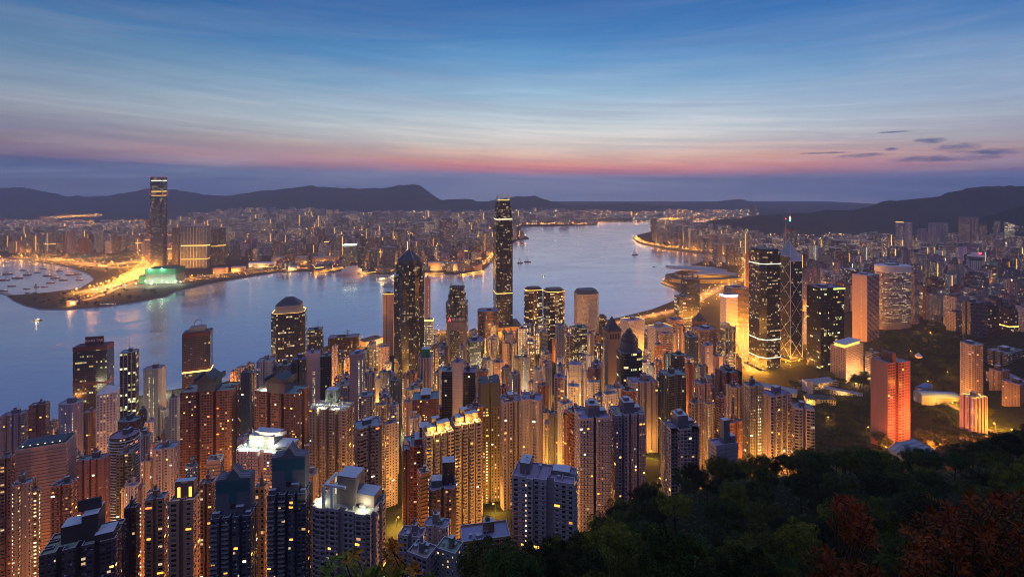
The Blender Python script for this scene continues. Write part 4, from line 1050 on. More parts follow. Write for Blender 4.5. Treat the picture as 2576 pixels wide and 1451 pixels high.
# --- blue domed glass tower
root, P, h, rf, col = tower(1551, 1616, 882, 760, foot='squircle', mat='wall_glass_dim', tint=(.05, .09, .13), ratio=.7, rot=12, label='blue green glass tower with stacked round dome and spire', short='the blue domed tower', roof='none', lit=1.8, **OFF)
rr_ = 14
for z0, z1, s in ((0, 14, 14), (14, 17, 12.5), (17, 22, 11), (22, 25, 9), (25, 28, 6)):
    b = MB(); b.prism([(s * math.cos(t), s * math.sin(t) + 2) for t in [k * math.pi / 10 for k in range(20)]], h + z0, h + z1, 0, top=0); part(b, 'roof_drum', M['slate'] if z0 else M['wall_glass_dim'], root, (.07, .1, .14, .6))
b = MB(); b.dome(0, 2, h + 28, 5, 6, 12, 3); part(b, 'roof', M['slate'], root); mast(root, 0, 2, h + 33, 24, .5, 'spire')
# --- lattice bank
root, P, h, rf, col = tower(1811, 1849, 824, 1050, mat='wall_glass', tint=(.20, .19, .20), rot=20, ratio=.5, label='grey bank headquarters hung on external steel trusses', short='the lattice bank', roof='none', lit=1.2, **OFF)
b = MB(); wd = P[1][0] - P[0][0]; dp = P[2][1] - P[1][1]
for sx in (-wd / 2, -wd / 6, wd / 6, wd / 2): b.tube([(sx, -dp / 2 - 1.2, 0), (sx, -dp / 2 - 1.2, h + 6)], 1.0, 1.0, 5)
for z in range(25, int(h), 30):
    for sx in (-wd / 2, wd / 6): b.tube([(sx, -dp / 2 - 1.3, z + 12), (sx + wd / 6, -dp / 2 - 1.3, z)], .7, .7, 5); b.tube([(sx + wd / 6, -dp / 2 - 1.3, z), (sx + wd / 3, -dp / 2 - 1.3, z + 12)], .7, .7, 5)
part(b, 'truss', M['steel'], root)
b = MB(); b.prism([(-wd * .4, -4), (wd * .1, -4), (wd * .1, 8), (-wd * .4, 8)], h, h + 10, 0, top=0); part(b, 'roof_plant', M['steel'], root)
# --- pair of white gridded blocks
for i, (a, c, y, Yy) in enumerate(((1560, 1622, 803, 1250), (1629, 1693, 820, 1130))):
    root, P, h, rf, col = tower(a, c, y, Yy, mat='wall_grid', tint=(.66, .56, .50), rot=22, ratio=.6, label=('white gridded hotel block set back toward the water, amber roof lights', 'white gridded hotel block set nearer up the slope, amber roof lights')[i], short='the white gridded pair' if not i else None, group='white gridded blocks', name='hotel_block', cat='hotel block', cw=3.3, fh=3.3, nlit=0, lit=1.6)
    crown_lights(root, P, h + 1.2, 'glow_gold', .45, 1.0)
# --- harbour front towers, offices
for a in [
    (963, 993, 738, 1250, dict(mat='wall_blank', tint=(.60, .34, .22), label='orange lit blank slab with one dark slot close beside the needle tower', strips=((0, .38, 1.4, 'dark_metal', .02, .98),))),
    (1068, 1083, 700, 1250, dict(mat='wall_blank', tint=(.56, .33, .22), label='slim orange lit blank slab peeping from behind the needle topped tower', strips=((0, .7, 1.6, 'wall_stair', .3, .9),))),
    (1066, 1091, 803, 1150, dict(mat='wall_stair', tint='beige', label='low tower with rows of gold windows at the needle tower foot')),
    (773, 814, 828, 1020, dict(mat='wall_glass_bright', tint=(.05, .06, .07), label='office block with bright yellow floors and many whip antennas on top', rot=15, lit=.8)),
    (825, 906, 846, 1150, dict(mat='wall_glass_dim', tint=(.16, .08, .06), ratio=.35, label='long dark brown slab with a latticed rooftop mast beside the harbour', rot=10)),
    (1201, 1254, 780, 1380, dict(foot='squircle', mat='wall_bands', tint=(.22, .12, .09), label='rounded brown banded block at the foot of the claw crowned tower')),
    (1498, 1526, 795, 1335, dict(mat='wall_bands', tint=(.16, .11, .07), label='bronze banded office standing close behind the porthole tower', rot=10, lit=2)),
    (1676, 1721, 803, 1300, dict(mat='wall_bands', tint='orange', label='orange banded office behind the nearer white gridded block', rot=20)),
    (1712, 1760, 700, 1510, dict(mat='wall_glass_dim', tint=(.05, .06, .075), label='dark glass tower with four roof prongs before the convention hall', short='the pronged dark tower', roof='prongs', rot=12)),
    (1696, 1742, 745, 1450, dict(mat='wall_glass', tint=(.08, .06, .055), label='bronze lit glass block just before the pronged dark tower', rot=12, lit=1.8)),
    (1740, 1778, 806, 1200, dict(mat='wall_bands', tint='brown', label='banded office with a dark pyramid hat', roof='pyramid', rot=18)),
    (1738, 1806, 825, 1130, dict(mat='wall_office_lit', tint=(.22, .13, .11), label='brown stepped office block with ribbed front below the pyramid hat', rot=18, lit=.5)),
    (1811, 1856, 740, 1450, dict(mat='wall_grid', tint=(.60, .52, .58), label='white tower with a glowing violet roof band', short='the violet capped tower', rot=15, lit=.8)),
    (1822, 1884, 722, 1560, dict(mat='wall_glass_dim', tint=(.30, .20, .19), label='rosy glass office behind the square glass tower', rot=10, lit=.8)),
    (301, 350, 884, 800, dict(mat='wall_glass_dim', tint=(.25, .21, .16), label='small glass office framed in stone with a flagpole roof', rot=22, ratio=.8, lit=2, short='the flagpole office')),
    (242, 302, 986, 700, dict(mat='wall_grid', tint=(.36, .33, .42), label='tower under a white pyramid roof', short='the white pyramid roof', roof='whitepyr', rot=24, ratio=.8, lit=1.5)),
    (147, 210, 1012, 680, dict(mat='wall_apartment_small', tint=(.33, .31, .42), foot='squircle', label='smooth lavender tower with two columns of lit windows', strips=((31, .5, 2.4, 'wall_stair', .05, .93), (2, .5, 2.4, 'wall_stair', .05, .93)))),
    (1632, 1664, 918, 900, dict(mat='wall_blank', tint=(.35, .36, .42), label='windowless grey block beside the blue domed tower', rot=18)),
    (1722, 1756, 846, 1050, dict(mat='wall_glass_dim', tint='navy', label='plain dark navy slab below the bronze lit glass block', rot=16)),
    (1694, 1746, 897, 960, dict(mat='wall_office_lit', tint=(.25, .14, .09), label='low brown office with an orange lit top floor', rot=24, ratio=1.1)),
    (1656, 1692, 838, 1080, dict(mat='wall_bands', tint='orange', label='terraced office with a green lit roof garden', rot=20, lit=1.5)),
    (1764, 1794, 868, 960, dict(mat='wall_blank', tint='pink', label='slim pale tower with one bright vertical stair strip', rot=14, strips=((0, .35, 3, 'wall_stair', .02, .97),))),
    (1792, 1819, 895, 980, dict(mat='wall_blank', tint='pink', label='blank rose coloured slab under the lattice bank', rot=14)),
    (1438, 1477, 822, 1010, dict(mat='wall_glass_bright', tint=(.10, .13, .11), label='green tinted office with glowing glass crown below the porthole tower', rot=15, lit=1.1)),
    (1397, 1421, 820, 1020, dict(mat='wall_grid', tint='grey', label='plain grey gridded tower below the copper twin towers', rot=10, lit=.2)),
    (1303, 1326, 826, 1000, dict(mat='wall_stair', tint='beige', label='beige tower striped with columns of gold windows', rot=12)),
    (1174, 1219, 855, 950, dict(mat='wall_glass_bright', tint=(.07, .08, .08), label='glass office with a blank flank beside the stone framed bank', rot=20, ratio=.9, lit=.7, flags='wbww')),
]:
    px0, px1, yt, Yy, kw = a; kw = dict(kw); rk = kw.pop('roof', 'house'); ks = dict(OFF); ks.update(kw); ks.setdefault('ratio', .7)
    root, P, h, rf, col = tower(px0, px1, yt, Yy, roof='none' if rk in ('pyramid', 'whitepyr', 'prongs') else rk, near=False, **ks)
    xs = [p[0] for p in P]; wd = max(xs) - min(xs)
    if rk in ('pyramid', 'whitepyr'):
        b = MB(); b.cone(inset(P, -.6 if rk == 'whitepyr' else 1), h + 1.4, (0, 0, h + (11 if rk == 'whitepyr' else 20))); part(b, 'roof_cap', M['white_paint' if rk == 'whitepyr' else 'slate'], root)
    if rk == 'prongs':
        b = MB()
        for x, y in ((-.4, -.3), (.4, -.3), (.4, .3), (-.4, .3), (0, -.3)): b.prism([(x * wd - 1.5, y * wd - 1.5), (x * wd + 1.5, y * wd - 1.5), (x * wd + 1.5, y * wd + 1.5), (x * wd - 1.5, y * wd + 1.5)], h, h + 12, 0, top=0)
        part(b, 'roof_prongs', M['slate'], root)
    lb = ks['label']
    if 'violet' in lb: crown_lights(root, P, h + 1, 'glow_violet', -.4, 6)
    if 'orange lit blank slab with one' in lb: crown_lights(root, P, h + 1.2, 'glow_amber', -.2, 1.6)
    if 'low tower with rows' in lb: crown_lights(root, P, h + 1.2, 'glow_gold', -.5, 4)
    if 'antennas' in lb:
        for x, y, q in ((-10, -4, 22), (-4, 5, 17), (6, -2, 24), (11, 4, 18)): mast(rf, x, y, h, q, .35, 'antenna')
    if 'latticed' in lb:
        b = MB(); b.tube([(8, 0, h), (8, 0, h + 16)], .7, .7, 5); b.tube([(3, 0, h + 12), (13, 0, h + 12)], .5, .5, 5); b.tube([(4, 0, h + 8), (12, 0, h + 8)], .5, .5, 5); b.build('antenna', M['dark_metal'], rf)
    if 'flagpole' in lb:
        mast(rf, 0, 0, h, 26, .4, 'flagpole')
        b = MB()
        for k in range(1, 4):
            x = P[0][0] + (P[1][0] - P[0][0]) * k / 4 if len(P) == 4 else 0
            b.prism([(x - .6, P[0][1] - .5), (x + .6, P[0][1] - .5), (x + .6, P[0][1] + .2), (x - .6, P[0][1] + .2)], 0, h, 0, top=0)
        part(b, 'pilaster', M['stone'], root)
# ------------------------------------------------------------------ apartment towers on the slope, each read off the photograph
def gable(root, P, h, mat='slate', gh=9, share=.5, wallcol=(.2, .25, .28, 1)):
    """Pediment house with curled ridge ends on top of a tower."""
    xs = [p[0] for p in P]; ys = [p[1] for p in P]; w = (max(xs) - min(xs)) * share; d = (max(ys) - min(ys)) * .5
    b = MB(); b.prism([(-w / 2, -d), (w / 2, -d), (w / 2, d * .4), (-w / 2, d * .4)], h, h + 13, 0, top=0); rh = b.build('pediment_house', M['wall_blank'], root, color=wallcol)
    b = MB(); z = h + 13; e = 2.2
    F_ = [(-w / 2 - e, -d - e, z), (w / 2 + e, -d - e, z), (0, -d - e, z + gh)]; B_ = [(x, d * .4 + e, zz) for x, _, zz in F_]
    b.face(F_); b.face([B_[1], B_[0], B_[2]]); b.face([F_[1], B_[1], B_[2], F_[2]]); b.face([F_[0], F_[2], B_[2], B_[0]]); b.face([F_[1], F_[0], B_[0], B_[1]])
    b.build('pediment_roof', M[mat], rh)
    b = MB()
    for x in (-w / 2 - e, w / 2 + e): b.prism([(x - 1.3, -d - e), (x + 1.3, -d - e), (x + 1.3, d * .4 + e), (x - 1.3, d * .4 + e)], z - 1, z + 5, 0, top=0)
    b.tube([(0, -d - e, z + gh - 1), (0, -d - e, z + gh + 4)], 1.1, .7, 6)
    b.build('roof_finial', M[mat], rh)
    return rh
def teal_gable(root, P, h, share=.88, gz=25):
    """Broad blank upper storeys ending in a shallow gable outlined by pale rails, with a teal tile band."""
    xs = [p[0] for p in P]; ys = [p[1] for p in P]; w = (max(xs) - min(xs)) * share; y0 = min(ys) + (max(ys) - min(ys)) * .30; y1 = max(ys) * .9
    b = MB(); O = [(-w / 2, h), (w / 2, h), (w / 2, h + gz), (w * .2, h + gz + .6), (0, h + gz + 7), (-w * .2, h + gz + .6), (-w / 2, h + gz)]
    b.face([(x, y0, z) for x, z in O]); b.face([(x, y1, z) for x, z in O][::-1])
    for k in range(len(O)):
        (xa, za), (xb, zb) = O[k], O[(k + 1) % len(O)]; b.face([(xa, y0, za), (xa, y1, za), (xb, y1, zb), (xb, y0, zb)])
    up = b.build('upper_wall', M['wall_blank'], root, color=(.30, .33, .42, 1))
    b = MB(); b.face([(-w / 2 + .5, y0 - .06, h + gz - 9), (w / 2 - .5, y0 - .06, h + gz - 9), (w / 2 - .5, y0 - .06, h + gz - 1), (-w / 2 + .5, y0 - .06, h + gz - 1)])
    b.face([(-w * .12, y0 - .07, h + gz - 16), (w * .12, y0 - .07, h + gz - 16), (w * .12, y0 - .07, h + gz - 9), (-w * .12, y0 - .07, h + gz - 9)])
    b.build('tile_band', plain('teal_tile', (.03, .13, .17), .5) if 'teal_tile' not in M else M['teal_tile'], up)
    b = MB()
    for dz in (.3, 1.6, 2.9): b.tube([(-w / 2, y0, h + gz + dz), (-w * .2, y0, h + gz + dz + .6), (0, y0, h + gz + dz + 7.2), (w * .2, y0, h + gz + dz + .6), (w / 2, y0, h + gz + dz)], .22, .22, 5)
    b.build('rail', M['steel'], up)
    b = MB(); b.face([(-1.6, y0 - .08, h + gz - 20), (1.6, y0 - .08, h + gz - 20), (1.6, y0 - .08, h + gz - 16.5), (-1.6, y0 - .08, h + gz - 16.5)]); b.build('window', M['dark_metal'], up)
    return up

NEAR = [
 # px0, px1, ytop, Y, options
 (453, 606, 975, 600, dict(foot='triple', mat='wall_apartment_wide', tint=(.24, .10, .06), ratio=.45, rot=8, label='huge brown tiled apartment block in three bays below a curled pediment', short='the great brown pediment block', top='gable', lit=.9, nlit=22, cw=3.0)),
 (640, 778, 978, 610, dict(foot='triple', mat='wall_apartment_wide', tint=(.26, .13, .09), ratio=.45, rot=-10, label='brown apartment block with a paler pediment house lit from below', short='the pale pediment block', top='gable2', lit=.9, nlit=22, cw=3.0)),
 (275, 352, 1092, 545, dict(foot=lambda w, d, fl: ngon(w, d, 24, 2.6), mat='wall_balcony', tint=(.17, .085, .06), ratio=.9, label='dark brown tower ringed by curving white balcony edges', short='the curved balcony tower', rings=1, lit=1.2, nlit=14)),
 (296, 354, 1056, 575, dict(foot='squircle', mat='wall_apartment', tint=(.07, .03, .035), ratio=.7, label='black topped slim tower rising just behind the curved balcony tower', lit=.4)),
 (98, 316, 1352, 320, dict(foot='fingers', mat='wall_apartment_wide', tint=(.13, .075, .09), ratio=.55, rot=24, label='broad dark plum tower filling the bottom corner with stepped blank roof walls', short='the dark plum tower', top='steps', lit=.25, nlit=5, cw=3.2)),
 (312, 352, 1275, 345, dict(foot='aitch', mat='wall_apartment', tint=(.12, .03, .03), ratio=.7, rot=10, label='narrow dark maroon tower squeezed beside the dark plum tower', lit=.4, nlit=4)),
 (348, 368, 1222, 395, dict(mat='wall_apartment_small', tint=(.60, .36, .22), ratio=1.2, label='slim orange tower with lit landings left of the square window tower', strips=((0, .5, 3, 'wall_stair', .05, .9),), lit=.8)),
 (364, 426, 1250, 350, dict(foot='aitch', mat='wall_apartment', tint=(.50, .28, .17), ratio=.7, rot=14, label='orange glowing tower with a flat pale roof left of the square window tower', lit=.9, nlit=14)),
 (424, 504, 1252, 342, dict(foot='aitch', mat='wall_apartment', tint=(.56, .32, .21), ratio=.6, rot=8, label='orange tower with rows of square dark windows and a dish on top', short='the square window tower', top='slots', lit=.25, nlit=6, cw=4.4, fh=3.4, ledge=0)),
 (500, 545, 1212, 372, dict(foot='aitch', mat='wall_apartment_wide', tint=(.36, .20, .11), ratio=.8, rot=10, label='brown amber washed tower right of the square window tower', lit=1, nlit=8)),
 (529, 648, 1288, 330, dict(foot='fingers', mat='wall_apartment_wide', tint=(.10, .105, .15), ratio=.55, rot=10, label='navy tower with teal banded gable, the left one of two', short='the left teal gable tower', top='teal', lit=.5, nlit=9, cw=3.0, balc=((0, .5, 4.0), (4, .5, 4.0)))),
 (672, 784, 1232, 335, dict(foot='fingers', mat='wall_apartment_wide', tint=(.10, .105, .15), ratio=.55, rot=6, label='navy tower with teal banded gable and a dish, the right one of two', short='the right teal gable tower', top='teal', lit=.6, nlit=10, cw=3.0, balc=((0, .5, 4.0), (4, .5, 4.0)))),
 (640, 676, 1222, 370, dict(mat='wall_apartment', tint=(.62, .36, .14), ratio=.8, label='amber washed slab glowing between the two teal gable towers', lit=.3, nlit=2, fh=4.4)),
 (786, 970, 1262, 330, dict(foot='bays', mat='wall_apartment_wide', tint=(.46, .38, .39), ratio=.5, rot=-12, label='big taupe apartment block with a white framed roof terrace', short='the taupe terrace block', top='terrace', lit=.35, nlit=8, cw=3.8, fh=3.4)),
 (778, 891, 1022, 520, dict(foot='fingers', mat='wall_apartment_wide', tint=(.42, .33, .26), ratio=.5, rot=-8, label='beige tower with a floodlit white trellis roof and round emblem', short='the floodlit trellis tower', top='emblem', lit=.9, nlit=10)),
 (594, 756, 1122, 455, dict(foot='bays', mat='wall_apartment', tint=(.46, .38, .40), ratio=.5, rot=-8, label='white stepped tower with glaring floodlights and curved parapets', short='the floodlit white tower', top='flood', lit=.6, nlit=8)),
 (890, 960, 1066, 450, dict(foot='bays', mat='wall_balcony', tint=(.20, .20, .25), ratio=.8, rot=26, label='glassy dark tower with pinkish balcony flank and a tall roof tank', short='the dark glass flank tower', lit=.3, nlit=6, balc=((9, .3, 3.2),))),
 (1031, 1102, 1110, 440, dict(foot='core', mat='wall_apartment_wide', tint=(.27, .09, .055), ratio=.7, rot=10, label='red brown tower with a stepped crown and amber lower floors', short='the red brown tower', top='stepcrown', lit=.7, nlit=12)),
 (1050, 1082, 1186, 385, dict(mat='wall_blank', tint=(.62, .32, .12), ratio=1.0, rot=28, label='amber slab wall with one strip of white landings', strips=((0, .85, 2.2, 'wall_stair', .02, .96),), nlit=0)),  # orange light on this side wall is put into its tint
 (1078, 1148, 1218, 365, dict(foot='bays', mat='wall_apartment_wide', tint=(.13, .085, .075), ratio=.8, rot=8, label='dark brown tower with a black roof turret in front of the gold lit tower', top='turret', lit=.8, nlit=8)),
 (1062, 1142, 1082, 430, dict(foot='fingers', mat='wall_balcony', tint=(.52, .43, .37), ratio=.7, rot=24, label='cream tower with gold lit roof houses and bright yellow stair edge', short='the gold lit tower', top='goldroof', lit=.4, nlit=6, balc=((0, .5, 3.4), (4, .5, 3.4), (8, .5, 3.4)))),
 (1134, 1212, 1058, 450, dict(foot='fingers', mat='wall_balcony', tint=(.42, .33, .33), ratio=.7, rot=20, label='mauve balcony tower with curved roof walls behind the gold lit tower', short='the mauve balcony tower', top='goldroof', lit=.3, nlit=6, balc=((0, .5, 3.4), (4, .5, 3.4), (8, .5, 3.4), (12, .5, 3.4)))),
 (1203, 1258, 958, 530, dict(foot='twin', mat='wall_grid', tint=(.16, .14, .10), ratio=.8, rot=8, label='unfinished black netted tower with greenish lit windows low down', short='the black netted tower', lit=1.6, nlit=12, strips=((0, .8, 3.0, 'wall_stair', .0, .55),), top='green')),
 (1258, 1316, 1004, 500, dict(foot='fingers', mat='wall_apartment', tint=(.40, .33, .38), ratio=.8, rot=14, label='tall mauve tower with balconies and a dotted stair flank', short='the dotted stair tower', lit=.4, nlit=7, strips=((16, .5, 2.4, 'wall_stair', .05, .97),))),
 (1310, 1366, 1000, 485, dict(foot='bays', mat='wall_apartment', tint=(.43, .36, .40), ratio=.8, rot=-10, label='grey mauve tower with glazed blue roof terrace', lit=.3, nlit=5, balc=((0, .5, 3), (8, .5, 3)))),
 (1288, 1452, 1190, 335, dict(foot=lambda w, d, fl: rect_notched(w, d, f=[(.30, .1, -.08), (.62, .12, .2)], r=[(.5, .2, .2)], flags=fl), mat='wall_apartment', tint=(.47, .43, .47), ratio=.45, rot=-14, label='low white slab block by the trees with pale blue divided roof', short='the white slab by the trees', top='slabroof', lit=.3, nlit=9, cw=4.6, fh=3.3, strips=((0, .92, 2.2, 'wall_stair', .1, .97),))),
 (1445, 1536, 1042, 425, dict(foot='twin', mat='wall_apartment', tint=(.50, .42, .46), ratio=.7, rot=6, label='white twin finned tower with a tall blank roof core, nearer the slab', short='the white finned tower', top='core', lit=.5, nlit=10, cw=2.8)),
 (1530, 1624, 1034, 440, dict(foot='fingers', mat='wall_apartment', tint=(.47, .38, .43), ratio=.7, rot=8, label='white many finned tower with a blank roof core, beside the woods', top='core', lit=.6, nlit=14, cw=2.8)),
 (1662, 1760, 1068, 425, dict(foot='cross', mat='wall_apartment_wide', tint=(.47, .44, .50), ratio=.7, rot=10, label='white cross shaped tower with framed pale roofs at the wood edge', short='the white cross tower', lit=.35, nlit=7, top='core')),
 (1782, 1856, 1112, 415, dict(foot='rect', mat='wall_blank', tint=(.40, .40, .50), ratio=.5, rot=14, label='low white house with a tall flat tower wall at the wood edge', top='fin', nlit=2)),
 (1826, 1870, 972, 520, dict(foot='twin', mat='wall_apartment_small', tint=(.38, .30, .26), ratio=.8, rot=8, label='rust tower with white roof frames beside the bright strip tower', lit=.5, nlit=6)),
 (1868, 1921, 968, 505, dict(foot='aitch', mat='wall_apartment_small', tint=(.33, .30, .27), ratio=.8, rot=10, label='tower with a broad bright ladder of lit stair windows', short='the bright ladder tower', lit=.5, nlit=5, strips=((4, .2, 4.2, 'wall_stair', .02, .93),))),
 (1799, 1867, 932, 660, dict(foot='cross', mat='wall_apartment', tint=(.22, .105, .095), ratio=.9, rot=16, label='maroon cross shaped tower with white framed roof pits', short='the maroon cross tower', lit=.5, nlit=6)),
 (1908, 1992, 988, 515, dict(foot='fingers', mat='wall_balcony', tint=(.47, .38, .44), ratio=.6, rot=18, label='lilac balcony tower with a blank end wall at the garden edge', short='the lilac balcony tower', flags='wwwb', lit=.3, nlit=8, balc=((0, .5, 3.0), (4, .5, 3.0), (8, .5, 3.0)))),
 (1988, 2050, 1024, 500, dict(foot='aitch', mat='wall_balcony', tint=(.46, .37, .42), ratio=.8, rot=-14, label='lilac tower beside the garden with one amber lit flat', lit=.3, nlit=4, balc=((0, .5, 3.0), (4, .5, 3.0)))),
 (1658, 1726, 938, 640, dict(foot='bays', mat='wall_glass_dim', tint=(.12, .15, .20), ratio=.7, rot=12, label='dark tower with stacked glazed terraces in blue grey', lit=.8, nlit=6)),
 (1688, 1724, 892, 740, dict(foot='chamfer', mat='wall_glass_dim', tint=(.09, .11, .16), ratio=.8, rot=16, label='small dark blue glass tower with white corner posts', lit=.4, nlit=2)),
 (1742, 1792, 962, 610, dict(foot='twin', mat='wall_apartment', tint=(.38, .27, .27), ratio=.8, rot=12, label='slim dusty pink tower with many small lit windows', lit=1, nlit=10)),
 (1523, 1572, 974, 640, dict(foot='bays', mat='wall_apartment', tint=(.50, .44, .48), ratio=.7, rot=10, label='white flank tower with dark bay windows above the white finned tower', lit=.5, nlit=5)),
 (1576, 1655, 956, 660, dict(foot='fingers', mat='wall_apartment', tint=(.40, .35, .40), ratio=.6, rot=10, label='wide grey finned tower below the blue domed tower', lit=.5, nlit=9)),
 (1111, 1156, 930, 640, dict(foot='rect', mat='wall_glass_dim', tint=(.07, .085, .11), ratio=.9, rot=0, label='dark glazed half of a paired tower, left of its white core', lit=.5, nlit=3)),
 (1138, 1166, 910, 622, dict(foot='rect', mat='wall_blank', tint=(.40, .36, .41), ratio=1.1, label='white blank lift core between two dark glazed halves', short='the white core pair', nlit=0)),
 (1164, 1198, 932, 640, dict(foot='rect', mat='wall_glass_dim', tint=(.07, .08, .105), ratio=1.1, label='dark glazed half of a paired tower, right of its white core', lit=.5, nlit=3)),
 (1037, 1104, 996, 605, dict(foot='core', mat='wall_apartment', tint=(.17, .085, .08), ratio=.7, rot=8, label='maroon tower with a pale capped core and a dotted stair strip', short='the pale capped maroon tower', lit=.5, nlit=4, strips=((2, .5, 4.0, 'wall_stair', .05, .85),), top='palecap')),
 (1052, 1090, 897, 780, dict(foot='fingers', mat='wall_apartment', tint=(.42, .33, .36), ratio=.9, label='tall lilac tower under green netting beside the needle tower', lit=.4, top='greentop')),
 (880, 917, 888, 720, dict(foot='rect', mat='wall_blank', tint=(.44, .33, .34), ratio=.8, rot=18, label='tall blank mauve slab with a column of amber windows', short='the tall mauve slab', strips=((0, .62, 3, 'wall_stair', .05, .95), (0, .85, 2, 'wall_stair', .05, .95)), nlit=0)),
 (770, 806, 886, 760, dict(foot='rect', mat='wall_blank', tint=(.42, .35, .41), ratio=.8, rot=20, label='lilac slab with a bright column of square windows', strips=((0, .55, 4.5, 'wall_stair', .05, .84),), nlit=0)),
 (806, 834, 894, 765, dict(foot='rect', mat='wall_glass_dim', tint=(.06, .06, .08), ratio=.9, rot=20, label='dark companion slab right behind the lilac slab', lit=.4)),
 (734, 772, 902, 745, dict(foot='twin', mat='wall_apartment', tint=(.05, .055, .07), ratio=.8, rot=14, label='black tower with pale blue glass roof left of the lilac slab', lit=.2)),
 (645, 695, 905, 720, dict(foot='aitch', mat='wall_apartment', tint=(.40, .37, .45), ratio=.8, rot=8, label='lilac slab with a black central slot before the ridged dome tower', lit=.2, nlit=3)),
 (693, 736, 916, 730, dict(foot='bays', mat='wall_apartment', tint=(.12, .13, .17), ratio=.8, rot=8, label='dark tower with pale blue roof edges before the ridged dome tower', lit=.3)),
 (606, 634, 936, 690, dict(foot='rect', mat='wall_apartment_small', tint=(.07, .075, .10), ratio=.9, rot=10, label='narrow black ribbed tower right of the great brown pediment block', lit=.6)),
 (360, 417, 925, 850, dict(foot='chamfer', mat='wall_apartment_small', tint=(.38, .33, .33), ratio=.7, rot=10, label='grey tower with a dark notched top and dotted window columns', short='the notched grey tower', lit=.6, strips=((0, .35, 2.2, 'wall_stair', .1, .9), (0, .65, 2.2, 'wall_stair', .1, .9)))),
 (0, 76, 1040, 690, dict(foot='fingers', mat='wall_balcony', tint=(.30, .26, .32), ratio=.5, rot=20, label='grey slatted apartment slab at the frame edge by the water', short='the slatted slab', lit=.3, nlit=4)),
 (72, 126, 1016, 700, dict(foot='aitch', mat='wall_apartment_wide', tint=(.22, .11, .10), ratio=.6, rot=20, label='brown slab with ribbed roof right of the grey slatted slab', lit=.8, nlit=6)),
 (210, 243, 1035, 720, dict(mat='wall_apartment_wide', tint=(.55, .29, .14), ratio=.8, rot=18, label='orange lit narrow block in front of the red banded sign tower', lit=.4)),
 (37, 192, 1112, 470, dict(foot='rect', mat='wall_blank', tint=(.40, .30, .29), ratio=.55, rot=22, label='squat pale hall with a huge flat slate blue roof', short='the flat roofed hall', top='court', nlit=0)),
 (30, 86, 1214, 400, dict(foot='bays', mat='wall_apartment_small', tint=(.36, .28, .25), ratio=.8, rot=28, label='pale tower with two blazing stair strips by the frame edge', short='the blazing stair tower', strips=((5, .5, 3.6, 'wall_stair', .05, .97), (0, .8, 2.6, 'wall_stair', .05, .97)), lit=.6)),
 (80, 103, 1232, 405, dict(mat='wall_stair', tint=(.30, .22, .16), ratio=1, rot=20, label='slim tower striped with lit landings beside the blazing stair tower', nlit=0)),
 (0, 38, 1150, 440, dict(foot='aitch', mat='wall_apartment_wide', tint=(.30, .13, .08), ratio=.7, rot=20, label='red brown tower cut by the frame edge below the slatted slab', lit=1, nlit=6)),
 (127, 194, 1216, 420, dict(foot='twin', mat='wall_apartment_wide', tint=(.26, .13, .10), ratio=.6, rot=16, label='brown tower with greenish roof below the flat roofed hall', lit=.6, nlit=5)),
 (191, 278, 1152, 480, dict(foot='fingers', mat='wall_apartment_small', tint=(.24, .13, .13), ratio=.5, rot=12, label='cluster of brown round topped bays under one roof left of the curved balcony tower', lit=.5, nlit=6)),
 (352, 386, 1158, 520, dict(foot='aitch', mat='wall_apartment_small', tint=(.38, .30, .30), ratio=.8, rot=10, label='small pale tower with white lit landings right of the curved balcony tower', strips=((0, .6, 2.2, 'wall_stair', .05, .9),), lit=.6)),
 (384, 453, 1122, 530, dict(foot='bays', mat='wall_apartment', tint=(.33, .26, .34), ratio=.7, rot=14, label='lilac tower with a wavy roof wall left of the great brown block', short='the wavy roof tower', lit=.5, nlit=6)),
 (424, 455, 1000, 690, dict(mat='wall_grid', tint=(.50, .42, .42), ratio=.8, rot=8, label='white gridded slim tower touching the great brown block', lit=.2)),
 (1002, 1072, 1340, 305, dict(foot='aitch', mat='wall_apartment', tint=(.42, .37, .40), ratio=.6, rot=-10, label='small grey block with a terrace roof and lit stairwell near the flowers', lit=1, nlit=5, ledge=0)),
 (1066, 1134, 1316, 325, dict(foot='bays', mat='wall_apartment', tint=(.45, .42, .48), ratio=.6, rot=-12, label='small white block with stacked blue roof tanks behind the terrace block', lit=1.4, nlit=9, ledge=0)),
 (1024, 1100, 1384, 285, dict(foot='rect', mat='wall_apartment_wide', tint=(.36, .30, .36), ratio=.8, rot=-24, label='low lilac block with a pale blue flat roof above the flowers', lit=.3, nlit=2, ledge=0)),
 (1096, 1166, 1374, 290, dict(foot='rect', mat='wall_apartment_small', tint=(.38, .38, .36), ratio=.8, rot=-22, label='low block with a greenish lit end wall and blue awning', lit=2, nlit=3, ledge=0, strips=((3, .5, 3, 'wall_stair', .0, .95),))),
 (1158, 1284, 1338, 310, dict(foot='rect', mat='wall_apartment_wide', tint=(.46, .27, .16), ratio=.5, rot=10, label='low orange block with a black flat roof tucked against the trees', lit=.8, nlit=3, ledge=0)),
 (2484, 2576, 880, 900, dict(foot='fingers', mat='wall_bands', tint=(.26, .24, .27), ratio=.5, rot=24, label='terraced grey flats stepping down the slope at the frame edge', lit=.8)),
 (2520, 2600, 960, 720, dict(foot='aitch', mat='wall_apartment', tint=(.26, .18, .21), ratio=.6, rot=20, label='dim brown apartment block cut by the frame edge on the slope', lit=.5)),
 (2488, 2540, 930, 790, dict(foot='bays', mat='wall_apartment', tint=(.28, .20, .20), ratio=.7, rot=20, label='dim tan block beside the paired pale towers', lit=.5)),
]
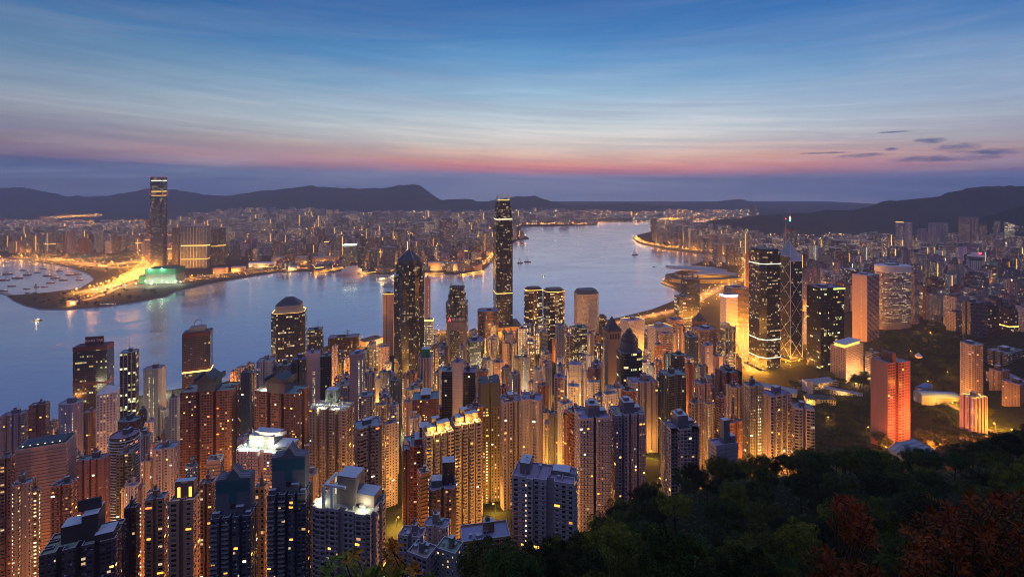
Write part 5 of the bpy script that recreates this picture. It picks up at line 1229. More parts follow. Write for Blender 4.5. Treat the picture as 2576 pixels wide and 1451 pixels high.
def near_tops(kind, root, P, h, rf, col, rr):
    xs = [p[0] for p in P]; ys = [p[1] for p in P]; w, d = max(xs) - min(xs), max(ys) - min(ys); y0 = min(ys)
    blk = lambda name, x0, x1, ya, yb, z0, z1, c=col, m='wall_blank', par=rf: (lambda b: (b.prism([(x0, ya), (x1, ya), (x1, yb), (x0, yb)], z0, z1, 0, top=1), b.build(name, [M[m], M['coping']], par, color=c))[1])(MB())
    if kind == 'gable': gable(root, P, h, share=.34); dish(rf, w * .36, 0, h, 3.2)
    elif kind == 'gable2':
        gable(root, P, h, share=.42, wallcol=(.40, .42, .38, 1))
        lamp_flood(rf, (-w * .3, y0 + d * .2, h + 1), 9000, (.9, 1, .75))
    elif kind == 'steps':
        blk('lift_house', -w * .30, w * .02, -d * .1, d * .4, h, h + 11); blk('lift_house', w * .0, w * .22, -d * .25, d * .4, h, h + 17); blk('roof_house', w * .2, w * .46, -d * .42, d * .1, h, h + 5)
        b = MB(); b.prism([(-w * .10, d * .05), (w * .22, d * .05), (w * .22, d * .12), (-w * .10, d * .12)], h + 17, h + 24, 0, top=0); b.build('roof_wall', M['wall_blank'], rf, color=col)
    elif kind == 'slots':
        blk('lift_house', -w * .38, w * .38, -d * .05, d * .4, h, h + 12); dish(rf, 0, -d * .1, h + 8, 2.6)
        for x in (-w * .22, w * .24):
            b = MB(); b.face([(x - .9, -d * .05 - .06, h + 1), (x + .9, -d * .05 - .06, h + 1), (x + .9, -d * .05 - .06, h + 8), (x - .9, -d * .05 - .06, h + 8)]); b.build('lit_slot', M['glow_amber'], rf)
    elif kind == 'teal':
        teal_gable(root, P, h, gz=24); dish(rf, -w * .30, y0 + d * .5, h + 25, 2.6)
        for x0, x1, zz in ((-w * .48, -w * .3, 4), (w * .1, w * .3, 7), (w * .34, w * .48, 3)): blk('roof_house', x0, x1, y0 + 1, y0 + d * .25, h, h + zz, (.2, .23, .3, 1))
    elif kind == 'terrace':
        blk('lift_house', -w * .16, w * .14, -d * .15, d * .4, h, h + 19, (.42, .36, .38, 1)); blk('roof_house', w * .12, w * .42, -d * .1, d * .4, h, h + 8)
        b = MB()
        for x in (-w * .30, -w * .16):
            for y in (-d * .4, d * .3): b.prism([(x - .8, y - .8), (x + .8, y - .8), (x + .8, y + .8), (x - .8, y + .8)], h, h + 13, 0)
        b.prism([(-w * .30 - .8, -d * .4 - .8), (-w * .30 + .8, -d * .4 - .8), (-w * .30 + .8, d * .3 + .8), (-w * .30 - .8, d * .3 + .8)], h + 13, h + 14.6, 0, top=0, bottom=0)
        b.prism([(-w * .16 - .8, -d * .4 - .8), (-w * .16 + .8, -d * .4 - .8), (-w * .16 + .8, d * .3 + .8), (-w * .16 - .8, d * .3 + .8)], h + 13, h + 14.6, 0, top=0, bottom=0)
        b.prism([(-w * .30 + .81, -d * .4 - .8), (w * .05, -d * .4 - .8), (w * .05, -d * .4 + .8), (-w * .30 + .81, -d * .4 + .8)], h + 14.7, h + 16, 0, top=0, bottom=0)
        b.build('terrace_frame', M['white_paint'], rf)
        lamp_flood(rf, (-w * .4, -d * .2, h + 2.2), 2600, (1, .86, .5)); lamp_flood(rf, (w * .3, -d * .25, h + 2.2), 2600, (1, .9, .5))
    elif kind == 'emblem':
        hb = blk('roof_house', -w * .16, w * .14, -d * .1, d * .35, h + 5, h + 18, (.42, .46, .46, 1))
        b = MB(); zc, yy = h + 11, -d * .1 - .08; r = 2.6
        b.tube([(r * math.cos(t) - 1, yy, zc + r * math.sin(t)) for t in [k * math.pi / 8 for k in range(17)]], .25, .25, 4); b.tube([(-1, yy, zc - 1.3), (0.3, yy, zc), (-1, yy, zc + 1.3), (-2.3, yy, zc), (-1, yy, zc - 1.3)], .22, .22, 4); b.build('emblem', M['dark_metal'], hb)
        b = MB()
        for k in range(22):
            x = -w * .48 + w * .96 * k / 21
            b.prism([(x - .2, y0 + 1), (x + .2, y0 + 1), (x + .2, y0 + 7), (x - .2, y0 + 7)], h + 3.6, h + 4.2, 0, top=0, bottom=0)
        for y in (y0 + 1.6, y0 + 6): b.prism([(-w * .49, y), (w * .49, y), (w * .49, y + .4), (-w * .49, y + .4)], h + 3.1, h + 3.59, 0, top=0, bottom=0)
        for k in range(8):
            x = -w * .47 + w * .94 * k / 7; b.prism([(x - .25, y0 + 1.65), (x + .25, y0 + 1.65), (x + .25, y0 + 2.05), (x - .25, y0 + 2.05)], h, h + 3.09, 0)
        b.build('trellis', M['white_paint'], rf)
        for x in (-w * .2, w * .2): lamp_flood(rf, (x, y0 + 4, h + 1), 5200, (.9, 1, .62))
    elif kind == 'flood':
        b1 = blk('roof_house', -w * .30, w * .16, -d * .2, d * .4, h, h + 12, (.5, .52, .5, 1)); blk('roof_house', w * .18, w * .48, -d * .3, d * .3, h, h + 5, (.55, .5, .5, 1)); dish(b1, -w * .1, -d * .1, h + 12, 2.4)
        b = MB()
        for k in range(14):
            t0, t1 = [(-.5 + (k + q) / 14) * math.pi for q in (0, 1)]
            b.face([(w * .32 * math.sin(t0), -d * .15 + 5 - 6 * math.cos(t0), h + 12), (w * .32 * math.sin(t1), -d * .15 + 5 - 6 * math.cos(t1), h + 12), (w * .32 * math.sin(t1), -d * .15 + 5 - 6 * math.cos(t1), h + 15.5), (w * .32 * math.sin(t0), -d * .15 + 5 - 6 * math.cos(t0), h + 15.5)])
        b.build('curved_parapet', M['white_paint'], rf)
        for x in (-w * .33, -w * .12, w * .16): lamp_flood(rf, (x, -d * .33, h + 5), 7000, (1, 1, .72), .9)
    elif kind == 'stepcrown':
        blk('roof_house', -w * .34, w * .34, -d * .3, d * .3, h, h + 6); blk('roof_house', -w * .16, w * .16, -d * .2, d * .25, h + 6, h + 15)
    elif kind == 'turret': blk('lift_house', w * .0, w * .44, -d * .1, d * .42, h, h + 17, (.05, .055, .08, 1)); blk('roof_house', -w * .4, -w * .02, -d * .2, d * .3, h, h + 5, (.2, .3, .34, 1))
    elif kind == 'goldroof':
        for x0, x1, ya, yb, zz in ((-w * .42, -w * .1, -d * .1, d * .35, 5), (-w * .06, w * .2, -d * .25, d * .1, 8), (w * .22, w * .45, 0, d * .4, 6), (-w * .2, w * .1, d * .12, d * .42, 10)): blk('roof_house', x0, x1, ya, yb, h, h + zz)
        for x, y in ((-w * .26, -d * .25), (w * .3, -d * .2), (0, -d * .4)): lamp_flood(rf, (x, y, h + 2), 3600, (1, .62, .12), .6)
    elif kind == 'green':
        band(root, P, h - 24, h + 1.6, 'slate', .35, 'netting')
    elif kind == 'greentop':
        blk('roof_house', -w * .3, w * .3, -d * .3, d * .3, h, h + 14, (.03, .2, .13, 1), 'netting')
    elif kind == 'palecap':
        b = MB(); b.cone([(-w * .2, -d * .35), (w * .2, -d * .35), (w * .2, d * .3), (-w * .2, d * .3)], h + 6, (0, 0, h + 11)); b.build('roof_cap', M['white_paint'], rf); blk('lift_house', -w * .16, w * .16, -d * .3, d * .26, h, h + 6)
    elif kind == 'slabroof':
        for k in range(1, 5):
            x = -w / 2 + w * k / 5; b = MB(); b.prism([(x - .25, -d * .3), (x + .25, -d * .3), (x + .25, d * .44), (x - .25, d * .44)], h, h + 1.5 + k % 2, 0, top=0); b.build('roof_wall', M['concrete'], rf)
        blk('lift_house', -w * .40, -w * .24, -d * .2, d * .35, h, h + 7.5); dish(rf, -w * .30, 0, h + 7.5, 1.5)
        blk('roof_house', w * .12, w * .40, d * .0, d * .4, h, h + 3)
    elif kind == 'core': blk('lift_house', -w * .17, w * .20, -d * .25, d * .34, h, h + 10); blk('roof_house', w * .24, w * .44, -d * .1, d * .3, h, h + 4); blk('water_tank', -w * .1, w * .06, -d * .1, d * .15, h + 10, h + 13)
    elif kind == 'fin': blk('lift_house', -w * .08, w * .2, -d * .3, d * .2, h, h + 20); blk('roof_house', w * .26, w * .48, -d * .3, d * .3, h, h + 6)
    elif kind == 'court':
        b = MB(); b.prism([(-w * .44, -d * .42), (w * .44, -d * .42), (w * .44, d * .44), (-w * .44, d * .44)], h + .02, h + 2.6, 0, top=0); b.build('roof_deck', M['slate'], rf)
        for q in range(6):
            b = MB(); x = -w * .36 + w * .72 * q / 5; b.tube([(x, -d * .46, h + .5), (x, -d * .46, h + 3.2)], .12, .12, 5); b.dome(x, -d * .46, h + 3.2, .6, .6, 6, 2, 1); b.build('roof_lamp', [M['dark_metal'], M['glow_pale']], rf)

def lamp_flood(parent, loc, power, col, r=.5):
    b = MB(); x, y, z = loc; b.prism([(x - .5, y - .3), (x + .5, y - .3), (x + .5, y + .3), (x - .5, y + .3)], z - .5, z + .3, 0, top=0, bottom=0)
    o = b.build('floodlight', M['lamp_white' if col[2] > .4 else 'lamp_amber'], parent)
    l = bpy.data.lights.new('floodlight_beam', 'POINT'); l.energy = power; l.color = col; l.shadow_soft_size = r
    lo = bpy.data.objects.new('floodlight_beam', l); COL.objects.link(lo); lo.parent = o; lo.location = (x, y - .9, z + .9)
    return o

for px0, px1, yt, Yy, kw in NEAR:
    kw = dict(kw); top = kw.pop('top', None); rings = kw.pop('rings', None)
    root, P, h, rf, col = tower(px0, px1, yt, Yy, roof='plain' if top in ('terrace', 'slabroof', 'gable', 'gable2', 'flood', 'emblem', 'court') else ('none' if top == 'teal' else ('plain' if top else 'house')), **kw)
    if top: near_tops(top, root, P, h, rf, col, rnd)
    if rings:
        nf = round(h / 3.1)
        for f in range(int(nf * .3), nf):
            Q = inset(P, -1.5); b = MB(); b.prism(Q, f * h / nf, f * h / nf + .35, 0, top=0, bottom=0)
            b.build('balcony_edge', M['white_paint'], root)
# ------------------------------------------------------------------ across the harbour and the other quarters
def in_poly(x, y, poly):
    c = False; n = len(poly)
    for i in range(n):
        (x0, y0), (x1, y1) = poly[i], poly[i - 1]
        if (y0 > y) != (y1 > y) and x < (x1 - x0) * (y - y0) / (y1 - y0) + x0: c = not c
    return c
def edge_dist(x, y, poly):
    best = 1e9; p = Vector((x, y))
    for i in range(len(poly)):
        a, b_ = Vector(poly[i - 1]), Vector(poly[i]); d = b_ - a; L = d.length_squared
        t = max(0, min(1, (p - a).dot(d) / L)) if L else 0
        best = min(best, (a + d * t - p).length)
    return best
def road_dist(x, y):
    best = 1e9
    for k, pts in ROADS.items():
        for p in pts[::2]: best = min(best, math.hypot(p.x - x, p.y - y) - 12)
    return best
def free(x, y, r, gap=4.0, lst=None):
    for t in (THINGS if lst is None else lst):
        if abs(t['x'] - x) < t['r'] + r + gap and math.hypot(t['x'] - x, t['y'] - y) < (t['r'] + r) * .86 + gap: return False
    return True

FAR = dict(cw=4.2, fh=3.6, nlit=0, near=False, roof='plain')
for a in [
    (365, 381, 553, 2790, dict(mat='wall_distant', tint='plum', label='dark slim tower standing just left of the lone far tower', rot=10)),
    (432, 455, 573, 2700, dict(mat='wall_distant', tint=(.10, .07, .07), label='dark brown tower between the lone far tower and the ribbed slab', rot=8)),
    (455, 528, 569, 2600, dict(mat='wall_distant', tint=(.15, .19, .24), label='broad dark blue ribbed slab with two bright horizontal bands', short='the ribbed far slab', ratio=.3, rot=6, lit=.8)),
    (531, 549, 577, 2680, dict(mat='wall_distant', tint=(.12, .07, .07), label='left half of the dark brown pair beside the ribbed slab', rot=8)),
    (549, 568, 574, 2700, dict(mat='wall_distant', tint=(.10, .06, .07), label='right half of the dark brown pair beside the ribbed slab', rot=8)),
    (1107, 1137, 550, 3300, dict(mat='wall_distant', tint=(.13, .12, .17), label='tall dusky tower rising alone over the far quarter', short='the dusky far tower', lit=1.6)),
    (799, 815, 577, 3000, dict(mat='wall_distant', tint=(.14, .09, .10), label='narrow dark brown tower above the far cruise pier')),
    (862, 898, 616, 2650, dict(mat='wall_distant_bright', tint=(.08, .12, .12), label='green lit office with a bright roof line by the far piers', short='the green lit offices', lit=.9)),
    (899, 921, 622, 2700, dict(mat='wall_distant_bright', tint=(.07, .1, .12), label='dark green office second in the row by the far piers', lit=.6)),
    (929, 953, 626, 2650, dict(mat='wall_distant_bright', tint=(.08, .11, .13), label='dark green office third in the row by the far piers', lit=.6)),
    (962, 999, 621, 2600, dict(mat='wall_distant_bright', tint=(.08, .10, .13), label='wide office closing the row by the far piers', lit=.5)),
    (998, 1012, 583, 3000, dict(mat='wall_distant', tint=(.2, .17, .2), label='thin tower with a box shaped head above the far piers')),
    (1887, 1902, 517, 6000, dict(mat='wall_distant_bright', tint=(.10, .10, .15), label='lone dark tower standing before the palest ridge', short='the lone eastern tower', lit=.6)),
    (2253, 2273, 558, 2800, dict(mat='wall_distant', tint='lav', label='tall grey tower with a lit cap on the eastern slope, left of a pair', lit=1.5)),
    (2275, 2295, 560, 2810, dict(mat='wall_distant', tint='white', label='tall pale tower with a bright stair line on the eastern slope, right of a pair', lit=1)),
    (2335, 2385, 562, 2900, dict(mat='wall_distant', tint='white', ratio=.3, foot='fingers', label='broad white estate slab on the eastern slope', short='the white estate slab', lit=.8)),
    (2309, 2333, 576, 2850, dict(mat='wall_distant', tint='lav', label='smaller grey slab left of the white estate slab', lit=.8)),
    (2411, 2461, 547, 2800, dict(mat='wall_distant', tint=(.55, .36, .36), ratio=.3, foot='fingers', label='pink lit estate slab high on the eastern slope', short='the pink estate slab', lit=1.2)),
    (2418, 2440, 566, 2740, dict(mat='wall_distant', tint=(.5, .3, .3), label='lower pink tower in front of the pink estate slab', lit=1.2)),
    (2463, 2482, 567, 2760, dict(mat='wall_distant', tint='pink', label='pink tower just right of the pink estate slab', lit=1.2)),
    (2500, 2516, 556, 2700, dict(mat='wall_distant', tint='slate', label='dim grey tower with a pale stair line by the frame edge')),
    (2526, 2552, 560, 2680, dict(mat='wall_distant_bright', tint='grey', label='tower lit all over in white near the frame edge', lit=1.9)),
    (2187, 2208, 583, 3000, dict(mat='wall_distant', tint='slate', label='twin faint towers at the foot of the dark ridge')),
    (2066, 2084, 595, 2500, dict(mat='wall_distant_bright', tint='grey', label='office with lit floors just right of the green lantern needle tower', lit=1.2)),
    (2044, 2052, 622, 2200, dict(mat='wall_blank', tint=(.5, .06, .2), label='slim tower washed in magenta light', short='the magenta tower')),
    (2048, 2066, 625, 2240, dict(mat='wall_distant', tint='lav', label='pale tower touching the magenta tower')),
    (2100, 2118, 631, 2350, dict(mat='wall_distant', tint='brown', label='brown tower with an amber roof east of the magenta tower', lit=1)),
    (2112, 2160, 676, 1800, dict(mat='wall_distant', tint=(.15, .18, .24), label='dark blue stepped tower behind the mauve slab hotel', lit=1.4)),
    (2076, 2092, 702, 1700, dict(mat='wall_stair', tint='beige', label='narrow tower of bright yellow floors behind the black slab tower')),
    (2097, 2112, 692, 1750, dict(mat='wall_bands', tint='white', label='narrow white banded tower behind the black slab tower', lit=.2)),
    (2380, 2425, 668, 2000, dict(mat='wall_distant', tint=(.10, .12, .18), label='big dark tower left of the round ribbed tower', lit=.8)),
]:
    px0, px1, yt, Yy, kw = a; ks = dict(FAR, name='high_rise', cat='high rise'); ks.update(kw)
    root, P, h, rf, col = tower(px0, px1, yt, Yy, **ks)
    lb = ks['label']
    if 'two bright horizontal' in lb:
        for z in (h * .56, h * .24): crown_lights(root, P, z, 'glow_gold', -.6, 3.2, 'light_band')
        b = MB(); w_ = P[1][0] - P[0][0]
        for k in range(9): x = P[0][0] + w_ * k / 8; b.prism([(x - .8, P[0][1] - 1.2), (x + .8, P[0][1] - 1.2), (x + .8, P[0][1]), (x - .8, P[0][1])], 0, h, 0, top=0)
        part(b, 'ribs', M['steel'], root)
    if 'magenta light' in lb: part((lambda b: (b.face([(P[1][0] + .2, P[1][1], 0), (P[1][0] + .2, P[2][1], 0), (P[1][0] + .2, P[2][1], h), (P[1][0] + .2, P[1][1], h)]), b.face([(P[0][0], P[0][1] - .2, h * .2), (P[0][0] + 5, P[0][1] - .2, h * .2), (P[0][0] + 5, P[0][1] - .2, h), (P[0][0], P[0][1] - .2, h)]), b)[2])(MB()), 'light_panel', M['glow_pink'], root)
    if 'bright roof line' in lb: crown_lights(root, P, h + 3, 'glow_white', -.4, 4)
    if 'box shaped' in lb: part((lambda b: (b.prism([(x * 1.5, y * 1.5) for x, y, _ in P], h, h + 14, 0, top=0, bottom=0), b)[1])(MB()), 'roof_box', M['dark_metal'], root)
    if 'dark brown pair' in lb or 'left of the lone' in lb: crown_lights(root, P, h * .55, 'glow_gold', -.5, 2.4, 'light_band')
    if 'lit cap' in lb: crown_lights(root, P, h, 'glow_gold', -.5, 3)

# filler blocks in each quarter; nearest ones are things with wall and roof, the far mass is one object
STRIP = ['glow_gold', 'glow_pale', 'glow_amber']
def far_block(x, y, w, d, h, rot, tint, mat, name, cat, strip=None, bandz=None, cw=4.0, fh=3.4, z0=None):
    gz = (ground(x, y) if z0 is None else z0) - 5
    P = rect_notched(w, d) if rnd.random() < .6 else rect_notched(w, d, f=[(.5, .18, .18)], b=[(.5, .18, .18)])
    b, Q = wall_mesh(P, h + 5, cw, fh, 0, 1.0); b.face([(px, py, h + 5) for px, py in Q], mi=1)
    xs = w * rnd.uniform(.2, .4)
    b.prism([(-xs, -d * .25), (xs * .3, -d * .25), (xs * .3, d * .25), (-xs, d * .25)], h + 5, h + 5 + rnd.uniform(3, 8), 1, top=1)
    o = b.build(name, [M[mat], M['wall_blank'], M[mat], M[mat], M['coping']], None, loc=(x, y, gz), color=(*tint, rnd.uniform(.3, 1.6)))
    o.rotation_euler = (0, 0, rot)
    if strip:
        s = MB(); q = rnd.uniform(-.42, .42) * w; sw = 1.7 * max(.8, y / 3500)
        s.prism([(q - sw / 2, -d / 2 - .5), (q + sw / 2, -d / 2 - .5), (q + sw / 2, -d / 2), (q - sw / 2, -d / 2)], h * rnd.uniform(.1, .4), h + 3, 0, top=0, bottom=0); s.build('stair_light', M[strip], o)
    if bandz:
        s = MB(); s.prism(inset(rect_notched(w, d), -.6), h * bandz, h * bandz + 2.2, 0, top=0, bottom=0); s.build('light_band', M['glow_gold'], o)
    return o
TINTS = [PAL[k] for k in ('lav', 'grey', 'pink', 'slate', 'plum', 'white', 'beige', 'brown')]
AUTO = []
def note(o, x, y, h, w, tint, kind, feature, group, top=None):
    px, py = to_px(x, y, ground(x, y) + h)
    AUTO.append(dict(o=o, px=px, py=py + 6, h=h, w=w, tint=tint, kind=kind, feature=feature, group=group, y=y))
def tint_word(t):
    r, g, b = t; v = max(t)
    if v < .15: return 'dark'
    if r > 1.7 * b: return 'brown' if v < .35 else 'orange'
    if r > 1.25 * b: return 'tan' if v < .42 else 'rosy'
    if b > 1.1 * r: return 'bluish'
    return 'grey' if v < .40 else ('lilac' if v < .5 else 'pale')

def top_limit(x, y):
    px = CX + F * x / y
    if px < 1330: l = np.interp(px, [0, 380, 440, 560, 760, 900, 1080, 1330], [560, 566, 545, 522, 520, 530, 528, 524])
    else: l = np.interp(px, [1330, 1520, 1640, 1740, 1900, 2050, 2200, 2400, 2576], [518, 536, 546, 550, 578, 592, 580, 572, 572])
    if px > 2300 and y < 1900: l = 625 + (1900 - y) * .17
    return l + abs(rnd.gauss(0, 16)) + (0 if y > 3800 else 8)
MASS = MB()
def mass_block(x, y, w, d, h, rot, sel, gz=3.0):
    c, s = math.cos(rot), math.sin(rot)
    P = [(x + a * w / 2 * c - b * d / 2 * s, y + a * w / 2 * s + b * d / 2 * c) for a, b in ((-1, -1), (1, -1), (1, 1), (-1, 1))]
    n = max(2, round(h / 3.6)); u = rnd.randrange(900)
    for k in range(4):
        (x0, y0), (x1, y1) = P[k], P[(k + 1) % 4]; L = math.hypot(x1 - x0, y1 - y0); nc = max(1, round(L / 4.5))
        if ((y1 - y0) * x0 - (x1 - x0) * y0) > 0: continue                       # sides turned away from the harbour
        MASS.face([(x0, y0, gz - 4), (x1, y1, gz - 4), (x1, y1, gz + h), (x0, y0, gz + h)], [(u, 0), (u + nc, 0), (u + nc, n), (u, n)], sel)
    MASS.face([(px, py, gz + h) for px, py in P], [(0, .5)] * 4, 4)

LIGHTDOTS = MB()
def dot(x, y, z, s, mi=0):
    i = len(LIGHTDOTS.v)
    LIGHTDOTS.v.extend([(x - s, y, z), (x, y - s, z), (x + s, y, z), (x, y + s, z), (x, y, z + s), (x, y, z - s)])
    for a, b_, c in ((0, 1, 4), (1, 2, 4), (2, 3, 4), (3, 0, 4), (1, 0, 5), (2, 1, 5), (3, 2, 5), (0, 3, 5)):
        LIGHTDOTS.f.append((i + a, i + b_, i + c)); LIGHTDOTS.uv.extend([(0, 0)] * 3); LIGHTDOTS.mi.append(mi)

def quarter(n_try, xr, yr, poly, ok, hgt, size, name, cat, group, limit, gap, ymass):
    cand = []; grid = {}
    for _ in range(n_try):
        # even over the ground, a little denser near
        y = yr[0] + (yr[1] - yr[0]) * rnd.random() ** 1.15
        px = rnd.uniform(*xr); x = (px - CX) / F * y
        w = rnd.uniform(*size) * (1 if y < 4500 else 1.35); d = w * rnd.uniform(.5, .9); r = .6 * math.hypot(w, d)
        key = (int(x // 120), int(y // 120))
        if not in_poly(x, y, poly) or not ok(x, y, px): continue
        if any(math.hypot(x - q[0], y - q[1]) < (r + q[2]) * .80 + gap for i in (-1, 0, 1) for j in (-1, 0, 1) for q in grid.get((key[0] + i, key[1] + j), ())): continue
        if not free(x, y, r): continue
        if y < 5200 and road_dist(x, y) < r: continue
        if edge_dist(x, y, poly) < r + 14: continue
        grid.setdefault(key, []).append((x, y, r)); cand.append((x, y, w, d, hgt(x, y, px)))
    cand.sort(key=lambda c: c[1])
    for i, (x, y, w, d, h) in enumerate(cand):
        t = rnd.choice(TINTS); t = tuple(c * rnd.uniform(.6, 1.0) for c in t); rot = rnd.choice((0.15, -.3, .5, .25)) + rnd.uniform(-.1, .1)
        lim = top_limit(x, y); hm = CAM_H - (lim - HY) / F * y - ground(x, y)
        h = max(9.0, min(h, hm))
        if i < limit:
            st = rnd.choice(STRIP) if rnd.random() < .30 else None; bz = rnd.uniform(.35, .9) if rnd.random() < .10 else None
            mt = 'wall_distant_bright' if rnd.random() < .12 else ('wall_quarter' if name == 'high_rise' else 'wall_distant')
            o = far_block(x, y, w, d, h, rot, t, mt, name, cat, st, bz)
            note(o, x, y, h, w, t, cat, 'with lit stair strip' if st else ('with lit band' if bz else ('with bright floors' if 'bright' in mt else '')), group)
            THINGS.append(dict(x=x, y=y, r=.5 * math.hypot(w, d), root=o, px=0, py=0))
        else:
            mass_block(x, y, w, d, h, rot, rnd.choice((0, 0, 1, 2, 3)), ground(x, y))
            if rnd.random() < .5:
                q = rnd.uniform(-.4, .4) * w; s_ = .8 * y / 4000
                if rnd.random() < .4: MASS.prism([(x + q - s_, y - d * .62), (x + q + s_, y - d * .62), (x + q + s_, y - d * .62 + 1), (x + q - s_, y - d * .62 + 1)], ground(x, y) + h * .2, ground(x, y) + h, 5, top=5)
        for _ in range(2 if y < 5000 else 1):
            if rnd.random() < .8: dot(x + rnd.uniform(-1, 1) * w, y - d * .8 - rnd.uniform(0, 14), ground(x, y) + rnd.choice((6, 9, 14, 20, h * .5)), rnd.uniform(.6, 1.6) * (y / 4000), rnd.choices((0, 1, 2), (6, 2, 1))[0])
    return cand

def kow_h(x, y, px):
    if y < 2750: return rnd.uniform(14, 42) if px > 560 else rnd.uniform(10, 22)
    base = rnd.uniform(28, 75)
    if px < 380 and y < 4200: base = rnd.uniform(70, 112)
    if rnd.random() < .22: base += rnd.uniform(25, 60)
    if y > 5200: base = rnd.uniform(40, 95) + (rnd.uniform(30, 65) if rnd.random() < .35 else 0)
    return base
quarter(9000, (-140, 1320), (2250, 8300), KOWLOON, lambda x, y, px: not (px < 700 and y < 2840) and not (px < 365 and y < 3120) and not (px < 450 + rnd.random() * 160 and y > 6200), kow_h, (24, 62), 'city_block', 'city block', 'city blocks across the harbour', 285, 5, 4200)
def east_h(x, y, px):
    h = rnd.uniform(70, 135)
    if y < 1900: h = rnd.uniform(60, 110)
    if rnd.random() < .2: h += rnd.uniform(15, 45)
    if y > 4200: h = rnd.uniform(60, 130)
    return h
quarter(5600, (1640, 2640), (1130, 5600), ISLAND, lambda x, y, px: not (px < 1880 and y < 2600) and not (px < 2315 and y < 1640) and ground(x, y) < (190 if y < 3300 else 40) and not (px < 2400 and y < 1420), east_h, (24, 44), 'high_rise', 'high rise', 'high rises of the eastern quarter', 255, 4, 3000)
quarter(1500, (1310, 1900), (5600, 9000), KOWLOON, lambda x, y, px: not(1500 < px < 1600 and y < 6600), lambda x, y, px: rnd.uniform(30, 120), (40, 80), 'city_block', 'city block', 'blocks beyond the harbour mouth', 0, 6, 5000)
def mass_mat(name, tint, lit, power, mat_of='wall_distant'):
    return facade(name, u0=.2, u1=.8, v0=.25, v1=.8, lit=lit, power=power, wall=(*tint, 1), warm=WARM, cool=(1, .85, .6, 1), line=.0, glass_rough=.4)
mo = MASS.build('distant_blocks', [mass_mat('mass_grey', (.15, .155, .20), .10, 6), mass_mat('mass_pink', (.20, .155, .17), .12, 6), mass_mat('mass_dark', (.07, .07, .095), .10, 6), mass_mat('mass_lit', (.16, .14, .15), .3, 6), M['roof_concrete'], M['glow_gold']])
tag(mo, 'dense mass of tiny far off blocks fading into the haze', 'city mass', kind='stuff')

# ------------------------------------------------------------------ street lamps and the ways they light
def lamp_meshes():
    b = MB(); b.tube([(0, 0, -1.5), (0, 0, 9.2), (0, .4, 10.0), (0, 2.0, 10.3)], .13, .09, 6); pole = b.mesh('pole', M['steel'])
    out = {}
    for k in ('lamp_amber', 'lamp_white'):
        b = MB(); b.dome(0, 2.2, 10.15, .55, .28, 8, 2); b.prism([(.55 * math.cos(t), 2.2 + .55 * math.sin(t)) for t in [q * math.pi / 4 for q in range(8)]], 9.95, 10.15, 0, bottom=0); out[k] = b.mesh('lamp_head', M[k])
    return pole, out
POLE, HEADS = lamp_meshes()
LAMPS = []
def street_lamp(x, y, z, power, where, rz=0.0, k=1.0, mat='lamp_amber', light=True, col=(1, .35, .03), head=1.0):
    root = empty('street_lamp' if not any(q in where for q in ('plaza', 'expressway', 'far ', 'reclamation')) else 'far_road_lamp', (x, y, z), rz); root.scale = (k, k, k)  # lamps of the far roads and streets get a name of their own
    link('pole', POLE, root); hd = link('lamp_head', HEADS[mat], root)
    if head != 1.0: hd.scale = (head, head, head); hd.location = (0, 2.2 - 2.2 * head, 10.1 - 10.1 * head)
    if light:
        l = bpy.data.lights.new('lamp_light', 'POINT'); l.energy = power; l.color = col; l.shadow_soft_size = .6
        lo = bpy.data.objects.new('lamp_light', l); COL.objects.link(lo); lo.parent = root; lo.location = (0, 2.2, 9.3)
    px, py = to_px(x, y, z + 10)
    LAMPS.append((root, where, px, py)); return root
def along(pts, step, off, start=0.0):
    out = []; acc = start
    for a, b_ in zip(pts, pts[1:]):
        d = b_ - a; L = math.hypot(d.x, d.y)
        while acc < L:
            p = a + d * (acc / L); n = Vector((d.y, -d.x, 0)) / L; out.append((p + n * off, math.atan2(-n.x * -1, -n.y * -1))); acc += step
        acc -= L
    return out
LP = 2.4
def light_road(key, step, off, power, where, k=1.0, head=1.0, every=1, both=False, dots=0):
    i = 0
    for o_ in ((off, -off) if both else (off,)):
        for p, a in along(ROADS[key], step, o_):
            if not -60 < to_px(p.x, p.y, p.z)[0] < 2640: continue
            street_lamp(p.x, p.y, p.z - .05, power * LP, where, a, k, light=(i % every == 0), head=head); i += 1
            for _ in range(dots):
                q = rnd.uniform(-1, 1) * off * 1.3; dot(p.x + q, p.y + rnd.uniform(-1, 1) * step, p.z + rnd.uniform(1, 10), .55 * p.y / 2500, rnd.choices((0, 1, 2), (6, 3, 1))[0])
light_road('road_tunnel_plaza', 60, 36, 150000, 'along the glowing tunnel plaza', 1.6, 2.2, 1, True, 9)
light_road('road_reclamation', 115, 20, 75000, 'along the expressway by the typhoon shelter', 1.5, 2.4, 1, False, 8)
light_road('road_loop', 90, 15, 60000, 'along the second expressway behind the typhoon shelter', 1.4, 2.4, 1, False, 7)
light_road('road_quay', 80, 9, 26000, 'along the reclamation quay', 1.2, 2.2, 1, False, 7)
light_road('road_waterfront', 95, 10, 52000, 'along the far waterfront road', 1.3, 2.2, 1, False, 7)
light_road('road_corridor', 62, 13, 52000, 'along the curving waterfront expressway', 1.2, 2.6, 1, False, 5)
light_road('road_harbour_bend', 70, 16, 42000, 'along the harbour front bend behind the convention hall', 1.2, 1.8, 1, True, 4)
light_road('road_valley', 48, 14, 90000, 'along the amber road beside the square glass tower', 1.0, 1.3, 1, True, 3)
light_road('road_ravine', 50, 9, 40000, 'along the amber road beside the black slab tower', 1.0, 1.3, 1, False, 3)
light_road('road_junction', 42, 14, 80000, 'along the cross road under the braced prism tower', 1.0, 1.3, 1, False, 2)
light_road('road_pier', 62, 9, 60000, 'along the waterfront road by the ferry piers', 1.0, 1.4, 1, False, 3)
